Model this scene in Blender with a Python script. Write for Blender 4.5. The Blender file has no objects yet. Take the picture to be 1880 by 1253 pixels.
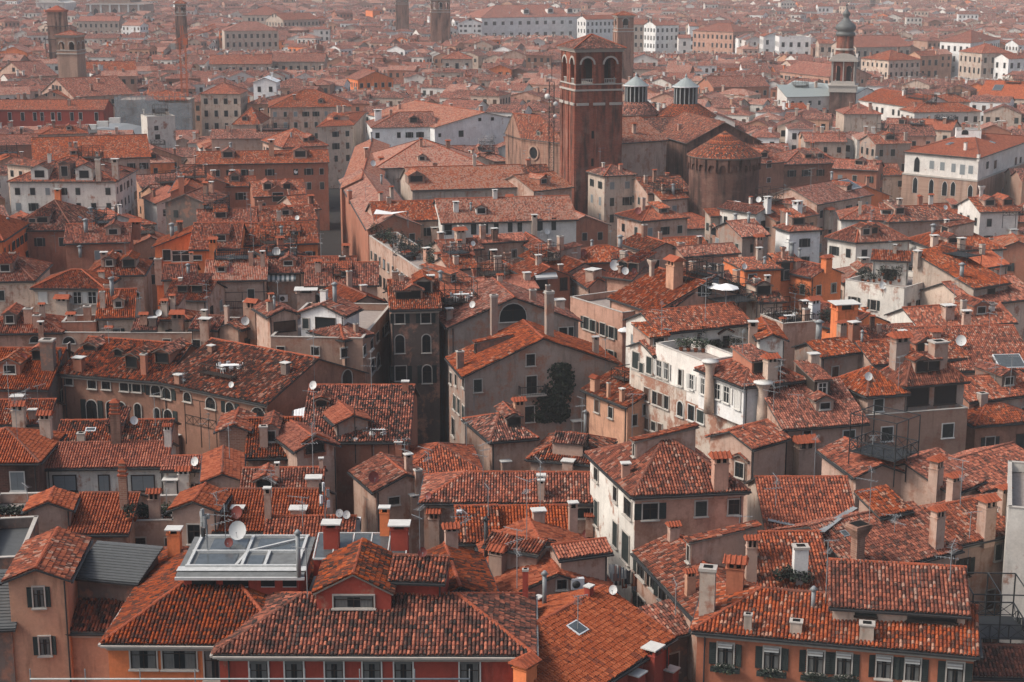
import bpy, bmesh, math, random
from mathutils import Vector, Matrix
from mathutils.bvhtree import BVHTree
import numpy as np
R = random.Random(7)
S = bpy.context.scene
COL = S.collection
# ------------------------------------------------------------------ camera
CAMZ, F, PIT = 60.0, 3000.0, math.radians(13.2)
CAM = Vector((0, 0, CAMZ))
FW = Vector((0, math.cos(PIT), -math.sin(PIT))); UP = Vector((0, math.sin(PIT), math.cos(PIT)))
def ray(x, y): return (FW + Vector((1, 0, 0)) * ((x - 940) / F) + UP * ((626.5 - y) / F))
def at(x, y, z):
    d = ray(x, y); t = (z - CAMZ) / d.z; return CAM + d * t
def atY(x, y, Y):
    d = ray(x, y); return CAM + d * (Y / d.y)
def proj(p):
    q = Vector(p) - CAM; k = q.dot(FW); return 940 + F * q.x / k, 626.5 - F * q.dot(UP) / k
def ppm(p): return F / (Vector(p) - CAM).dot(FW)
def bis(f, lo, hi, n=50):
    a = f(lo)
    for _ in range(n):
        m = (lo + hi) / 2
        if (f(m) > 0) == (a > 0): lo = m
        else: hi = m
    return (lo + hi) / 2
cam = bpy.data.objects.new('camera', bpy.data.cameras.new('camera')); COL.objects.link(cam)
cam.location = CAM; cam.rotation_euler = (math.pi / 2 - PIT, 0, 0)
cam.data.sensor_width = 36; cam.data.lens = F / 1880 * 36; cam.data.clip_end = 9000; cam.data.clip_start = 1
S.camera = cam
# ------------------------------------------------------------------ materials
M = {}
class NT:
    def __init__(s, name):
        m = bpy.data.materials.new(name); m.use_nodes = True; s.m = m; s.t = m.node_tree; s.b = s.t.nodes['Principled BSDF']; M[name] = m
    def n(s, kind, **kw):
        nd = s.t.nodes.new('ShaderNode' + kind)
        for k, v in kw.items():
            if k.startswith('i_'): nd.inputs[k[2:].replace('_', ' ')].default_value = v
            elif k.startswith('i') and k[1:].isdigit(): nd.inputs[int(k[1:])].default_value = v
            else: setattr(nd, k, v)
        return nd
    def l(s, a, b): s.t.links.new(a, b)
    def math(s, op, a, b=None, clamp=False):
        nd = s.t.nodes.new('ShaderNodeMath'); nd.operation = op; nd.use_clamp = clamp
        for i, v in enumerate((a, b)):
            if v is None: continue
            if isinstance(v, (int, float)): nd.inputs[i].default_value = v
            else: s.l(v, nd.inputs[i])
        return nd.outputs[0]
    def mix(s, f, a, b, bt='MIX'):
        nd = s.t.nodes.new('ShaderNodeMix'); nd.data_type = 'RGBA'; nd.blend_type = bt
        for sock, v in ((nd.inputs[0], f), (nd.inputs[6], a), (nd.inputs[7], b)):
            if isinstance(v, (int, float)): sock.default_value = v
            elif isinstance(v, tuple): sock.default_value = (*v, 1) if len(v) == 3 else v
            else: s.l(v, sock)
        return nd.outputs[2]
    def ramp(s, fac, pts, const=False):
        nd = s.t.nodes.new('ShaderNodeValToRGB'); cr = nd.color_ramp
        if const: cr.interpolation = 'CONSTANT'
        while len(cr.elements) < len(pts): cr.elements.new(0.5)
        for e, (p, c) in zip(cr.elements, pts):
            e.position = p; e.color = (*c, 1) if isinstance(c, tuple) else (c, c, c, 1)
        s.l(fac, nd.inputs[0]); return nd.outputs[0]
    def noise(s, vec, scale, detail=3, rough=.55):
        nd = s.n('TexNoise', i_Scale=scale, i_Detail=detail, i_Roughness=rough); s.l(vec, nd.inputs['Vector']); return nd.outputs[0]
TW, TL = 0.245, 0.36
def roof_mat(name, cols, moss, pale, bump=True):
    """coppi tiles: one colour per tile from its column and row on the slope, lichen and faded patches on top"""
    t = NT(name); uv = t.n('UVMap'); sx = t.n('SeparateXYZ'); t.l(uv.outputs[0], sx.inputs[0])
    oi = t.n('ObjectInfo'); geo = t.n('NewGeometry')
    cu = t.math('FLOOR', t.math('DIVIDE', sx.outputs[0], TW))
    wn = t.n('TexWhiteNoise', noise_dimensions='1D'); t.l(cu, wn.inputs['W'])
    vv = t.math('ADD', t.math('DIVIDE', sx.outputs[1], TL), t.math('MULTIPLY', wn.outputs[0], .0))
    cv = t.math('FLOOR', vv)
    cb = t.n('CombineXYZ'); t.l(cu, cb.inputs[0]); t.l(cv, cb.inputs[1]); t.l(t.math('MULTIPLY', oi.outputs['Random'], 500.0), cb.inputs[2])
    w2 = t.n('TexWhiteNoise', noise_dimensions='3D'); t.l(cb.outputs[0], w2.inputs[0])
    big = t.noise(geo.outputs['Position'], .22, 4, .6)
    fine = t.noise(geo.outputs['Position'], 1.3, 3, .6)
    o2 = t.n('TexWhiteNoise', noise_dimensions='1D'); t.l(t.math('MULTIPLY', oi.outputs['Random'], 37.3), o2.inputs['W'])
    kk = t.math('ADD', t.math('MULTIPLY', o2.outputs[0], .55), .5)
    sel = t.math('ADD', t.math('ADD', t.math('MULTIPLY', t.math('SUBTRACT', w2.outputs[0], .5), kk), .5), t.math('MULTIPLY', t.math('SUBTRACT', big, .5), .6), True)
    cx = t.n('CombineXYZ'); t.l(t.math('MULTIPLY', sx.outputs[0], 1.6), cx.inputs[0]); t.l(t.math('MULTIPLY', sx.outputs[1], .16), cx.inputs[1]); t.l(t.math('MULTIPLY', oi.outputs['Random'], 60.0), cx.inputs[2]); strk = t.noise(cx.outputs[0], 1.0, 3, .6)
    n = len(cols); col = t.ramp(sel, [(i / n, c) for i, c in enumerate(cols)], True)
    ms = t.math('MULTIPLY', t.math('SUBTRACT', fine, .5), 1.0)
    mossf = t.math('MULTIPLY', t.math('SUBTRACT', t.math('ADD', t.math('ADD', big, ms), t.math('MULTIPLY', t.math('SUBTRACT', strk, .5), 1.1)), t.math('SUBTRACT', .70 - moss * .25, t.math('MULTIPLY', o2.outputs[0], .2))), 3.4 * moss, True)
    col = t.mix(mossf, col, (.028, .022, .019))
    pf = t.math('MULTIPLY', t.math('SUBTRACT', t.noise(geo.outputs['Position'], .5, 5, .7), .56 - pale * .12), 5.0 * pale, True)
    col = t.mix(t.math('MULTIPLY', pf, .42), col, (.36, .20, .145))
    hs = t.n('HueSaturation'); t.l(col, hs.inputs['Color'])
    rr = t.n('MapRange'); t.l(oi.outputs['Random'], rr.inputs[0]); rr.inputs[3].default_value = .86; rr.inputs[4].default_value = 1.18
    t.l(rr.outputs[0], hs.inputs['Value'])
    w3 = t.n('TexWhiteNoise', noise_dimensions='1D'); t.l(t.math('MULTIPLY', oi.outputs['Random'], 91.7), w3.inputs['W'])
    r3 = t.n('MapRange'); t.l(w3.outputs[0], r3.inputs[0]); r3.inputs[3].default_value = .84; r3.inputs[4].default_value = 1.06
    t.l(r3.outputs[0], hs.inputs['Saturation'])
    t.l(hs.outputs[0], t.b.inputs['Base Color'])
    t.b.inputs['Roughness'].default_value = .88; t.b.inputs['Specular IOR Level'].default_value = .2
    if bump:
        fu = t.math('FRACT', t.math('DIVIDE', sx.outputs[0], TW))
        hgt = t.math('ADD', t.math('SINE', t.math('MULTIPLY', fu, math.pi)), t.math('MULTIPLY', t.math('FRACT', vv), -.35))
        b = t.n('Bump', i_Strength=.7, i_Distance=.09); t.l(hgt, b.inputs['Height']); t.l(b.outputs[0], t.b.inputs['Normal'])
def c3(*a): return tuple(a)
DK, BR, RD, OR, LO, PK = (.034, .023, .020), (.085, .034, .023), (.175, .045, .023), (.29, .068, .027), (.37, .10, .043), (.36, .19, .13)
PALS = {'old': ([DK, BR, RD, DK, OR, RD, LO, BR, PK, RD], .55, .25), 'mid': ([BR, RD, OR, RD, OR, LO, RD, BR, PK, OR], .3, .3),
        'new': ([RD, OR, OR, LO, OR, LO, OR, RD, OR, LO], .12, .1), 'pale': ([BR, RD, LO, PK, OR, PK, LO, RD, PK, LO], .22, .8),
        'dark': ([BR, DK, RD, BR, OR, RD, OR, BR, LO, RD], .55, .22)}
for k, (c, a, b) in PALS.items():
    roof_mat('tiles_' + k, c, a, b, True); roof_mat('tiles_round_' + k, c, a, b, False)
def plaster(name, col, var=.35, brick=0, streak=.4, rough=.92):
    """lime plaster with weathered patches, damp streaks and places where it has come off the bricks"""
    t = NT(name); tc = t.n('TexCoord'); oi = t.n('ObjectInfo'); geo = t.n('NewGeometry')
    p = geo.outputs['Position']
    mp = t.n('Mapping'); mp.inputs['Scale'].default_value = (1.1, 1.1, .16); t.l(p, mp.inputs[0])
    big = t.noise(p, .35, 5, .65); st = t.noise(mp.outputs[0], 1.6, 4, .6); fine = t.noise(p, 4.5, 4, .7)
    dk = tuple(c * .55 for c in col); lt = tuple(min(.8, c * 1.12 + .01) for c in col)
    c = t.mix(t.ramp(big, [(.3, 0.0), (.7, 1.0)]), dk, lt)
    c = t.mix(1 - var, c, col)
    sf = t.math('MULTIPLY', t.ramp(st, [(.52, 0.0), (.75, 1.0)]), streak)
    c = t.mix(sf, c, tuple(x * .30 + .005 for x in col))
    pk = t.ramp(t.noise(p, .13, 6, .72), [(.47, 0.0), (.53, 1.0)]); c = t.mix(t.math('MULTIPLY', pk, .35), c, tuple(min(.8, x * a + .01) for x, a in zip(col, (.78, .74, .72))))
    ff = t.ramp(fine, [(.3, .88), (.7, 1.06)]); c = t.mix(1.0, c, ff, 'MULTIPLY')
    if brick:
        bf = t.math('MULTIPLY', t.math('SUBTRACT', t.math('ADD', t.noise(p, .5, 6, .7), t.math('MULTIPLY', st, .25)), .76 - .25 * brick), 9.0, True)
        br = t.mix(fine, (.20, .085, .055), (.36, .20, .14)); c = t.mix(bf, c, br)
    hs = t.n('HueSaturation'); t.l(c, hs.inputs['Color'])
    rr = t.n('MapRange'); t.l(oi.outputs['Random'], rr.inputs[0]); rr.inputs[3].default_value = 1.06; rr.inputs[4].default_value = 1.3
    t.l(rr.outputs[0], hs.inputs['Value']); t.l(hs.outputs[0], t.b.inputs['Base Color'])
    t.b.inputs['Roughness'].default_value = rough; t.b.inputs['Specular IOR Level'].default_value = .15
    b = t.n('Bump', i_Strength=.25, i_Distance=.03); t.l(fine, b.inputs['Height']); t.l(b.outputs[0], t.b.inputs['Normal'])
WALLC = {'tan': (.44, .30, .235), 'pink': (.45, .255, .185), 'peach': (.50, .27, .175), 'cream': (.53, .41, .325), 'white': (.62, .58, .53), 'grey': (.31, .24, .20),
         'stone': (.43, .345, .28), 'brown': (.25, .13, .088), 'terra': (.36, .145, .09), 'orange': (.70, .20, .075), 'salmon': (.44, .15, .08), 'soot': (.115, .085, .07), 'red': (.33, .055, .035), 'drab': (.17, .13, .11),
         'blanc': (.72, .70, .67)}
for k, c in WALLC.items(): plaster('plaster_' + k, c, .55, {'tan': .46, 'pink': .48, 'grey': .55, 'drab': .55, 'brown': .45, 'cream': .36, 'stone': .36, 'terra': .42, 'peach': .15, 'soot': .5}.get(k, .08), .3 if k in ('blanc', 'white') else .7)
plaster('plaster_worn', (.50, .42, .35), .5, .75, .6); plaster('plaster_wornpink', (.36, .225, .165), .5, .5, .6); plaster('plaster_wornwhite', (.60, .56, .50), .5, .3, .5)
def brickm(name, c1, c2, mort, stn=.85):
    t = NT(name); geo = t.n('NewGeometry'); sx = t.n('SeparateXYZ'); t.l(geo.outputs['Position'], sx.inputs[0])
    cb = t.n('CombineXYZ'); t.l(t.math('ADD', sx.outputs[0], sx.outputs[1]), cb.inputs[0]); t.l(sx.outputs[2], cb.inputs[1])
    br = t.n('TexBrick', i_Scale=1.0); br.inputs['Brick Width'].default_value = .5; br.inputs['Row Height'].default_value = .16; br.inputs['Mortar Size'].default_value = .02
    br.inputs['Color1'].default_value = (*c1, 1); br.inputs['Color2'].default_value = (*c2, 1); br.inputs['Mortar'].default_value = (*mort, 1)
    t.l(cb.outputs[0], br.inputs[0])
    mp = t.n('Mapping'); mp.inputs['Scale'].default_value = (1, 1, .12); t.l(geo.outputs['Position'], mp.inputs[0])
    st = t.noise(mp.outputs[0], .7, 4, .6); bg = t.noise(geo.outputs['Position'], .3, 5, .65)
    c = t.mix(t.math('MULTIPLY', t.ramp(st, [(.46, 0.0), (.64, 1.0)]), stn), br.outputs[0], (.035, .026, .023))
    c = t.mix(t.math('MULTIPLY', t.ramp(bg, [(.5, 0.0), (.75, 1.0)]), .45), c, (.40, .24, .18))
    t.l(c, t.b.inputs['Base Color']); t.b.inputs['Roughness'].default_value = .93; t.b.inputs['Specular IOR Level'].default_value = .1
brickm('brick_red', (.31, .070, .036), (.17, .042, .025), (.30, .14, .10)); brickm('brick_tan', (.33, .17, .115), (.25, .115, .08), (.36, .25, .19)); brickm('brick_pale', (.40, .25, .18), (.33, .19, .135), (.42, .31, .25), .35); brickm('brick_dark', (.135, .06, .045), (.095, .048, .038), (.15, .09, .07))
def plain(name, col, rough=.6, spec=.3, metal=0, var=.25, scale=2.0):
    t = NT(name); geo = t.n('NewGeometry'); nz = t.noise(geo.outputs['Position'], scale, 4, .65)
    c = t.mix(nz, tuple(x * (1 - var) for x in col), tuple(min(.85, x * (1 + var)) for x in col))
    t.l(c, t.b.inputs['Base Color']); t.b.inputs['Roughness'].default_value = rough; t.b.inputs['Specular IOR Level'].default_value = spec; t.b.inputs['Metallic'].default_value = metal
for a in [('stone_trim', (.42, .38, .335), .85, .2, 0, .3), ('stone_white', (.56, .54, .50), .85, .2, 0, .22), ('stone_grey', (.30, .285, .265), .9, .2, 0, .4), ('pane', (.014, .018, .020), .3, .22, 0, .3), ('void', (.012, .012, .012), .9, .05, 0, .3),
          ('shutter_green', (.028, .036, .034), .7, .25, 0, .3), ('shutter_brown', (.07, .038, .026), .7, .25, 0, .3), ('shutter_white', (.58, .56, .52), .7, .25, 0, .12), ('shutter_grey', (.20, .22, .225), .7, .25, 0, .15),
          ('gutter', (.035, .036, .037), .6, .4, 0, .4), ('iron', (.022, .024, .025), .6, .4, 0, .3), ('wood_dark', (.045, .034, .028), .85, .2, 0, .5), ('lead', (.33, .345, .335), .6, .3, 0, .4),
          ('metal_white', (.66, .67, .67), .5, .4, 0, .2), ('dish_white', (.62, .61, .58), .5, .4, 0, .1), ('dish_red', (.20, .045, .035), .55, .4, 0, .2), ('glass_roof', (.075, .085, .088), .2, .5, 0, .6), ('slate', (.085, .088, .088), .7, .3, 0, .3),
          ('lead_dark', (.10, .105, .10), .55, .4, 0, .5), ('lead_pale', (.27, .30, .29), .55, .4, 0, .2), ('roof_sheet', (.15, .153, .148), .6, .3, 0, .5), ('frame_white', (.48, .48, .46), .6, .3, 0, .35, 3.0), ('zinc', (.24, .25, .25), .55, .4, 0, .35), ('curtain', (.13, .128, .12), .9, .1, 0, .3), ('white_cloth', (.74, .73, .70), .9, .1, 0, .08), ('crane_orange', (.50, .12, .045), .6, .4, 0, .15),
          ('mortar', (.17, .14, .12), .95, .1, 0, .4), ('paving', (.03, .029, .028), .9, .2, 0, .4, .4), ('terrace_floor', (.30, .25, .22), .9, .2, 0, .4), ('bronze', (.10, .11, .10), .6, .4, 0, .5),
          ('pot', (.30, .10, .05), .8, .2, 0, .2), ('soil', (.03, .022, .016), .95, .1, 0, .3), ('awning_pale', (.50, .50, .48), .8, .1, 0, .1), ('awning_dark', (.10, .13, .14), .8, .1, 0, .1), ('ridge', (.30, .075, .036), .88, .2, 0, .55, 3.0),
          ('ridge_dark', (.16, .06, .04), .88, .2, 0, .7, 3.0), ('water', (.02, .03, .028), .08, .5, 0, .2)]: plain(*a)
def netm():
    t = NT('net'); tr = t.n('BsdfTransparent'); mx = t.n('MixShader'); geo = t.n('NewGeometry'); nz = t.noise(geo.outputs['Position'], .35, 3)
    t.b.inputs['Base Color'].default_value = (.34, .36, .37, 1); t.b.inputs['Roughness'].default_value = .9; t.l(t.ramp(nz, [(.3, .15), (.7, .6)]), mx.inputs[0]); t.l(tr.outputs[0], mx.inputs[1]); t.l(t.b.outputs[0], mx.inputs[2]); t.l(mx.outputs[0], [x for x in t.t.nodes if x.type == 'OUTPUT_MATERIAL'][0].inputs[0])
netm()
def leafm(name, a, b):
    t = NT(name); geo = t.n('NewGeometry'); nz = t.noise(geo.outputs['Position'], 2.5, 3); t.l(t.mix(t.ramp(nz, [(.3, 0.0), (.7, 1.0)]), a, b), t.b.inputs['Base Color']); t.b.inputs['Roughness'].default_value = .7; t.b.inputs['Specular IOR Level'].default_value = .2
leafm('leaf', (.022, .034, .022), (.06, .075, .042)); leafm('leaf_dark', (.013, .02, .016), (.032, .042, .03)); leafm('bloom', (.45, .42, .40), (.30, .26, .25))
# ------------------------------------------------------------------ mesh builder
class MB:
    def __init__(s): s.v = []; s.f = []; s.mi = []; s.uv = []; s.mats = []; s.sm = []
    def m(s, name):
        if name not in s.mats: s.mats.append(name)
        return s.mats.index(name)
    def poly(s, pts, mat, uvs=None, smooth=False):
        b = len(s.v); s.v += [tuple(p) for p in pts]; s.f.append(tuple(range(b, b + len(pts)))); s.mi.append(s.m(mat)); s.sm.append(smooth)
        s.uv += uvs if uvs else [(0.0, 0.0)] * len(pts)
    def mesh(s, verts, faces, mat, uvs=None, smooth=False):
        b = len(s.v); s.v += [tuple(p) for p in verts]; k = s.m(mat)
        for f in faces: s.f.append(tuple(b + i for i in f)); s.mi.append(k); s.sm.append(smooth)
        s.uv += uvs if uvs else [(0.0, 0.0)] * sum(len(f) for f in faces)
    def box(s, c, sz, mat, yaw=0, taper=1.0, bottom=True):
        """c = centre of the base"""
        cx, cy, cz = c; a, b, h = sz[0] / 2, sz[1] / 2, sz[2]; cs, sn = math.cos(yaw), math.sin(yaw); vs = []
        for k, z in ((1, cz), (taper, cz + h)):
            for x, y in ((-a, -b), (a, -b), (a, b), (-a, b)): vs.append((cx + (x * cs - y * sn) * k, cy + (x * sn + y * cs) * k, z))
        fs = [(0, 1, 5, 4), (1, 2, 6, 5), (2, 3, 7, 6), (3, 0, 4, 7), (4, 5, 6, 7)] + ([(3, 2, 1, 0)] if bottom else [])
        s.mesh(vs, fs, mat)
    def bar(s, p, q, r, mat, n=4):
        p, q = Vector(p), Vector(q); d = (q - p)
        if d.length < 1e-5: return
        d.normalize(); a = d.cross(Vector((0, 0, 1)) if abs(d.z) < .9 else Vector((1, 0, 0))).normalized(); b = d.cross(a); vs = []
        for e in (p, q):
            for i in range(n):
                t = 2 * math.pi * (i + .5) / n; vs.append(e + a * (r * math.cos(t)) + b * (r * math.sin(t)))
        fs = [(i, (i + 1) % n, n + (i + 1) % n, n + i) for i in range(n)] + [tuple(range(n))[::-1], tuple(range(n, 2 * n))]
        s.mesh(vs, fs, mat, smooth=n > 6)
    def lathe(s, c, prof, mat, n=12, smooth=True, cap=True):
        c = Vector(c); vs = []
        for r, z in prof:
            for i in range(n):
                t = 2 * math.pi * (i + .5) / n; vs.append((c.x + r * math.cos(t), c.y + r * math.sin(t), c.z + z))
        fs = [(k * n + i, k * n + (i + 1) % n, (k + 1) * n + (i + 1) % n, (k + 1) * n + i) for k in range(len(prof) - 1) for i in range(n)]
        if cap: fs += [tuple(range((len(prof) - 1) * n, len(prof) * n)), tuple(range(n))[::-1]]
        s.mesh(vs, fs, mat, smooth=smooth)
    def extr(s, pts, vec, mat, cap_mat=None):
        """closed prism of a planar outline pushed along vec"""
        pts = [Vector(p) for p in pts]; n = len(pts); vec = Vector(vec); vs = pts + [p + vec for p in pts]
        s.mesh(vs, [(i, (i + 1) % n, n + (i + 1) % n, n + i) for i in range(n)], mat)
        s.mesh(vs, [tuple(range(n))[::-1], tuple(range(n, 2 * n))], cap_mat or mat)
    def data(s, name):
        me = bpy.data.meshes.new(name); me.from_pydata(s.v, [], s.f)
        for k in s.mats: me.materials.append(M[k])
        me.polygons.foreach_set('material_index', s.mi)
        if any(s.sm): me.polygons.foreach_set('use_smooth', s.sm)
        u = me.uv_layers.new(name='UVMap'); u.data.foreach_set('uv', [x for p in s.uv for x in p]); me.update(); return me
    def build(s, name, parent=None, loc=None):
        if not s.f: return None
        return link(name, s.data(name), parent, loc)
def link(name, me, parent=None, loc=None, rz=0.0):
    o = bpy.data.objects.new(name, me); COL.objects.link(o)
    if parent: o.parent = parent
    if loc is not None: o.location = loc
    if rz: o.rotation_euler[2] = rz
    return o
def tag(o, label=None, cat=None, group=None, kind=None):
    for k, v in (('label', label), ('category', cat), ('group', group), ('kind', kind)):
        if v: o[k] = v
    return o
# ------------------------------------------------------------------ tiled slopes
def tile_grid(u0, u1, v0, v1, lod, seed):
    rng = np.random.default_rng(seed); c0, c1 = math.floor(u0 / TW), math.ceil(u1 / TW); ncol = c1 - c0
    if lod == 0:
        T = np.array([0, .13, .16, .30, .5, .70, .84, .87, 1.0]); H = np.array([0, 0, .55, .9, 1, .9, .55, 0, 0]) * .125
        r0, r1 = math.floor(v0 / TL), math.ceil(v1 / TL); nr = r1 - r0
        U = ((np.arange(c0, c1)[:, None] + T[None, :]) * TW); nt = len(T)
        vs = np.zeros((ncol, nr, 2, nt, 3)); jit = rng.uniform(-.012, .012, (ncol, nr)); sl = rng.uniform(-.035, .035, (ncol, nr)); drop = (rng.random((ncol, nr)) < .02) * .04
        rows = np.arange(r0, r1) * TL
        for k, (dv, up) in enumerate(((0, .032), (TL + .02, -.012))):
            vs[:, :, k, :, 0] = U[:, None, :] + (jit * .8)[:, :, None]
            vs[:, :, k, :, 1] = rows[None, :, None] + dv + sl[:, :, None]
            vs[:, :, k, :, 2] = .03 + H[None, None, :] + up + jit[:, :, None] - drop[:, :, None] + .035 * np.sin(U[:, None, :] * .9 + seed) * np.sin((rows[None, :, None] + dv) * .8 + seed * 2) + .02 * np.sin(U[:, None, :] * 2.3 + seed * 3)
        uvm = vs[..., :2].copy(); uvm[..., 0] = ((np.arange(c0, c1) + .5) * TW)[:, None, None, None] + (np.array(T) - .5)[None, None, None, :] * TW * .9
        uvm[:, :, :, :, 1] = (rows + TL * .5)[None, :, None, None] + np.array([-.45, .45])[None, None, :, None] * TL
        vs = vs.reshape(-1, 3); uvm = uvm.reshape(-1, 2)
        base = (np.arange(ncol * nr) * (2 * nt))[:, None]; i = np.arange(nt - 1)[None, :]
        q = np.stack([base + i, base + i + 1, base + nt + i + 1, base + nt + i], -1).reshape(-1, 4)
        # riser at the low end of every tile
        low = vs.reshape(-1, 2, nt, 3)[:, 0].copy(); low[..., 2] -= .05; lb = len(vs); luv = uvm.reshape(-1, 2, nt, 2)[:, 0]
        vs = np.concatenate([vs, low.reshape(-1, 3)]); uvm = np.concatenate([uvm, luv.reshape(-1, 2)])
        b2 = lb + (np.arange(ncol * nr) * nt)[:, None]
        q2 = np.stack([b2 + i, b2 + i + 1, base + i + 1, base + i], -1).reshape(-1, 4); q = np.concatenate([q, q2])
    else:
        T = np.array([0, .2, .5, .8, 1.0]); H = np.array([0, .06, 1, .06, 0]) * .125; nt = len(T)
        U = ((np.arange(c0, c1)[:, None] + T[None, :]) * TW); vs = np.zeros((ncol, 2, nt, 3)); j = rng.uniform(-.015, .015, ncol)
        for k, vv in enumerate((v0, v1)):
            vs[:, k, :, 0] = U; vs[:, k, :, 1] = vv; vs[:, k, :, 2] = .02 + H[None, :] + j[:, None]
        uvm = vs[..., :2].reshape(-1, 2).copy(); uvm[:, 0] = ((np.arange(c0, c1) + .5) * TW)[:, None, None].repeat(2, 1).repeat(nt, 2).reshape(-1) + ((np.array(T) - .5) * TW * .9)[None, None, :].repeat(ncol, 0).repeat(2, 1).reshape(-1)
        vs = vs.reshape(-1, 3); base = (np.arange(ncol) * (2 * nt))[:, None]; i = np.arange(nt - 1)[None, :]
        q = np.stack([base + i, base + i + 1, base + nt + i + 1, base + nt + i], -1).reshape(-1, 4)
    return vs, q, uvm
def slope(mb, poly, mat, lod, thick=.14, seed=0, edge='mortar'):
    """one planar roof slope: a slab with its tiles; poly[0]->poly[1] is the eave"""
    P = [Vector(p) for p in poly]; n = Vector((0, 0, 0))
    for i in range(len(P)): n += P[i].cross(P[(i + 1) % len(P)])
    n.normalize()
    if n.z < 0: P.reverse(); n = -n; P = [P[-2], P[-1]] + P[:-2] if len(P) > 2 else P
    e = P[1] - P[0]; ux = Vector((-n.y, n.x, 0))
    ux = ux.normalized() if ux.length > 1e-3 else e.normalized()
    vx = n.cross(ux).normalized(); o = P[0]
    loc = [((p - o).dot(ux), (p - o).dot(vx)) for p in P]
    top = list(range(len(P))); k = len(P); dn = [p - Vector((0, 0, thick)) for p in P]
    if lod == 2: mb.poly(P, 'tiles_' + mat if mat in PALS else mat, list(loc))
    elif mat not in PALS:
        mb.poly(P, mat, list(loc))
        if mat in ('slate', 'metal_white', 'zinc'):
            c0 = min(a for a, b in loc); c1 = max(a for a, b in loc); v0 = min(b for a, b in loc); v1 = max(b for a, b in loc); nr = int((v1 - v0) / .3)
            for j in range(nr):
                y = v0 + .3 * (j + .5); q0, q1 = o + ux * (c0 + .03) + vx * y, o + ux * (c1 - .03) + vx * y; mb.extr([q0 + n * .004, q0 + n * .004 + vx * .16, q0 + n * .055 + vx * .02], q1 - q0, mat)
    else: mb.poly(P, 'mortar')
    mb.mesh(dn, [tuple(range(k))[::-1]], edge)
    mb.mesh(P + dn, [(k + i, k + (i + 1) % k, (i + 1) % k, i) for i in range(k)], edge)
    if lod < 2 and mat in PALS:
        us = [a for a, b in loc]; vs_ = [b for a, b in loc]
        vs, q, uvm = tile_grid(min(us), max(us), min(vs_), max(vs_), lod, seed)
        me = bpy.data.meshes.new('tmp'); me.from_pydata(vs.tolist(), [], q.tolist()); ul = me.uv_layers.new(name='UVMap')
        ul.data.foreach_set('uv', uvm[q.reshape(-1)].reshape(-1)); bm = bmesh.new(); bm.from_mesh(me)
        m = len(loc)
        for i in range(m):
            a, b = loc[i], loc[(i + 1) % m]; nx, ny = (b[1] - a[1]), -(b[0] - a[0]); L = math.hypot(nx, ny)
            if L < 1e-4: continue
            if lod == 0 and abs(a[1] - b[1]) < 1e-3: # along the courses: let whole tiles reach over
                a = (a[0] + nx / L * .06, a[1] + ny / L * .06)
            bmesh.ops.bisect_plane(bm, geom=bm.verts[:] + bm.edges[:] + bm.faces[:], plane_co=(a[0], a[1], 0), plane_no=(nx / L, ny / L, 0), clear_outer=True)
        bm.verts.ensure_lookup_table(); uvl = bm.loops.layers.uv.active
        V = [o + ux * v.co.x + vx * v.co.y + n * v.co.z for v in bm.verts]
        Fc = [tuple(v.index for v in f.verts) for f in bm.faces] if not bm.verts.index_update() else None
        UV = [tuple(l[uvl].uv) for f in bm.faces for l in f.loops]
        mb.mesh(V, Fc, 'tiles_round_' + mat, UV); bm.free(); bpy.data.meshes.remove(me)
def ridge(mb, p, q, mat='ridge', r=.15, lod=0):
    p, q = Vector(p), Vector(q); d = q - p; L = d.length
    if L < .2: return
    if lod == 2: mb.bar(p + Vector((0, 0, .02)), q + Vector((0, 0, .02)), r * .9, mat, 4); return
    d.normalize(); side = d.cross(Vector((0, 0, 1))).normalized(); up = side.cross(d); n = max(1, int(L / .45)) if lod == 0 else 1
    for i in range(n):
        a, b = p + d * (L * i / n), p + d * (L * (i + 1) / n + .03); k = R.uniform(-.012, .012); vs = []
        for e, rr in ((a, r * 1.06), (b, r * .93)):
            for j in range(5):
                t = math.pi * j / 4; vs.append(e + side * (rr * math.cos(t)) + up * (rr * math.sin(t) * .9 + .05 + k))
        mb.mesh(vs, [(j, j + 1, 6 + j, 5 + j) for j in range(4)] + [(4, 3, 2, 1, 0)], mat)
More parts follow.
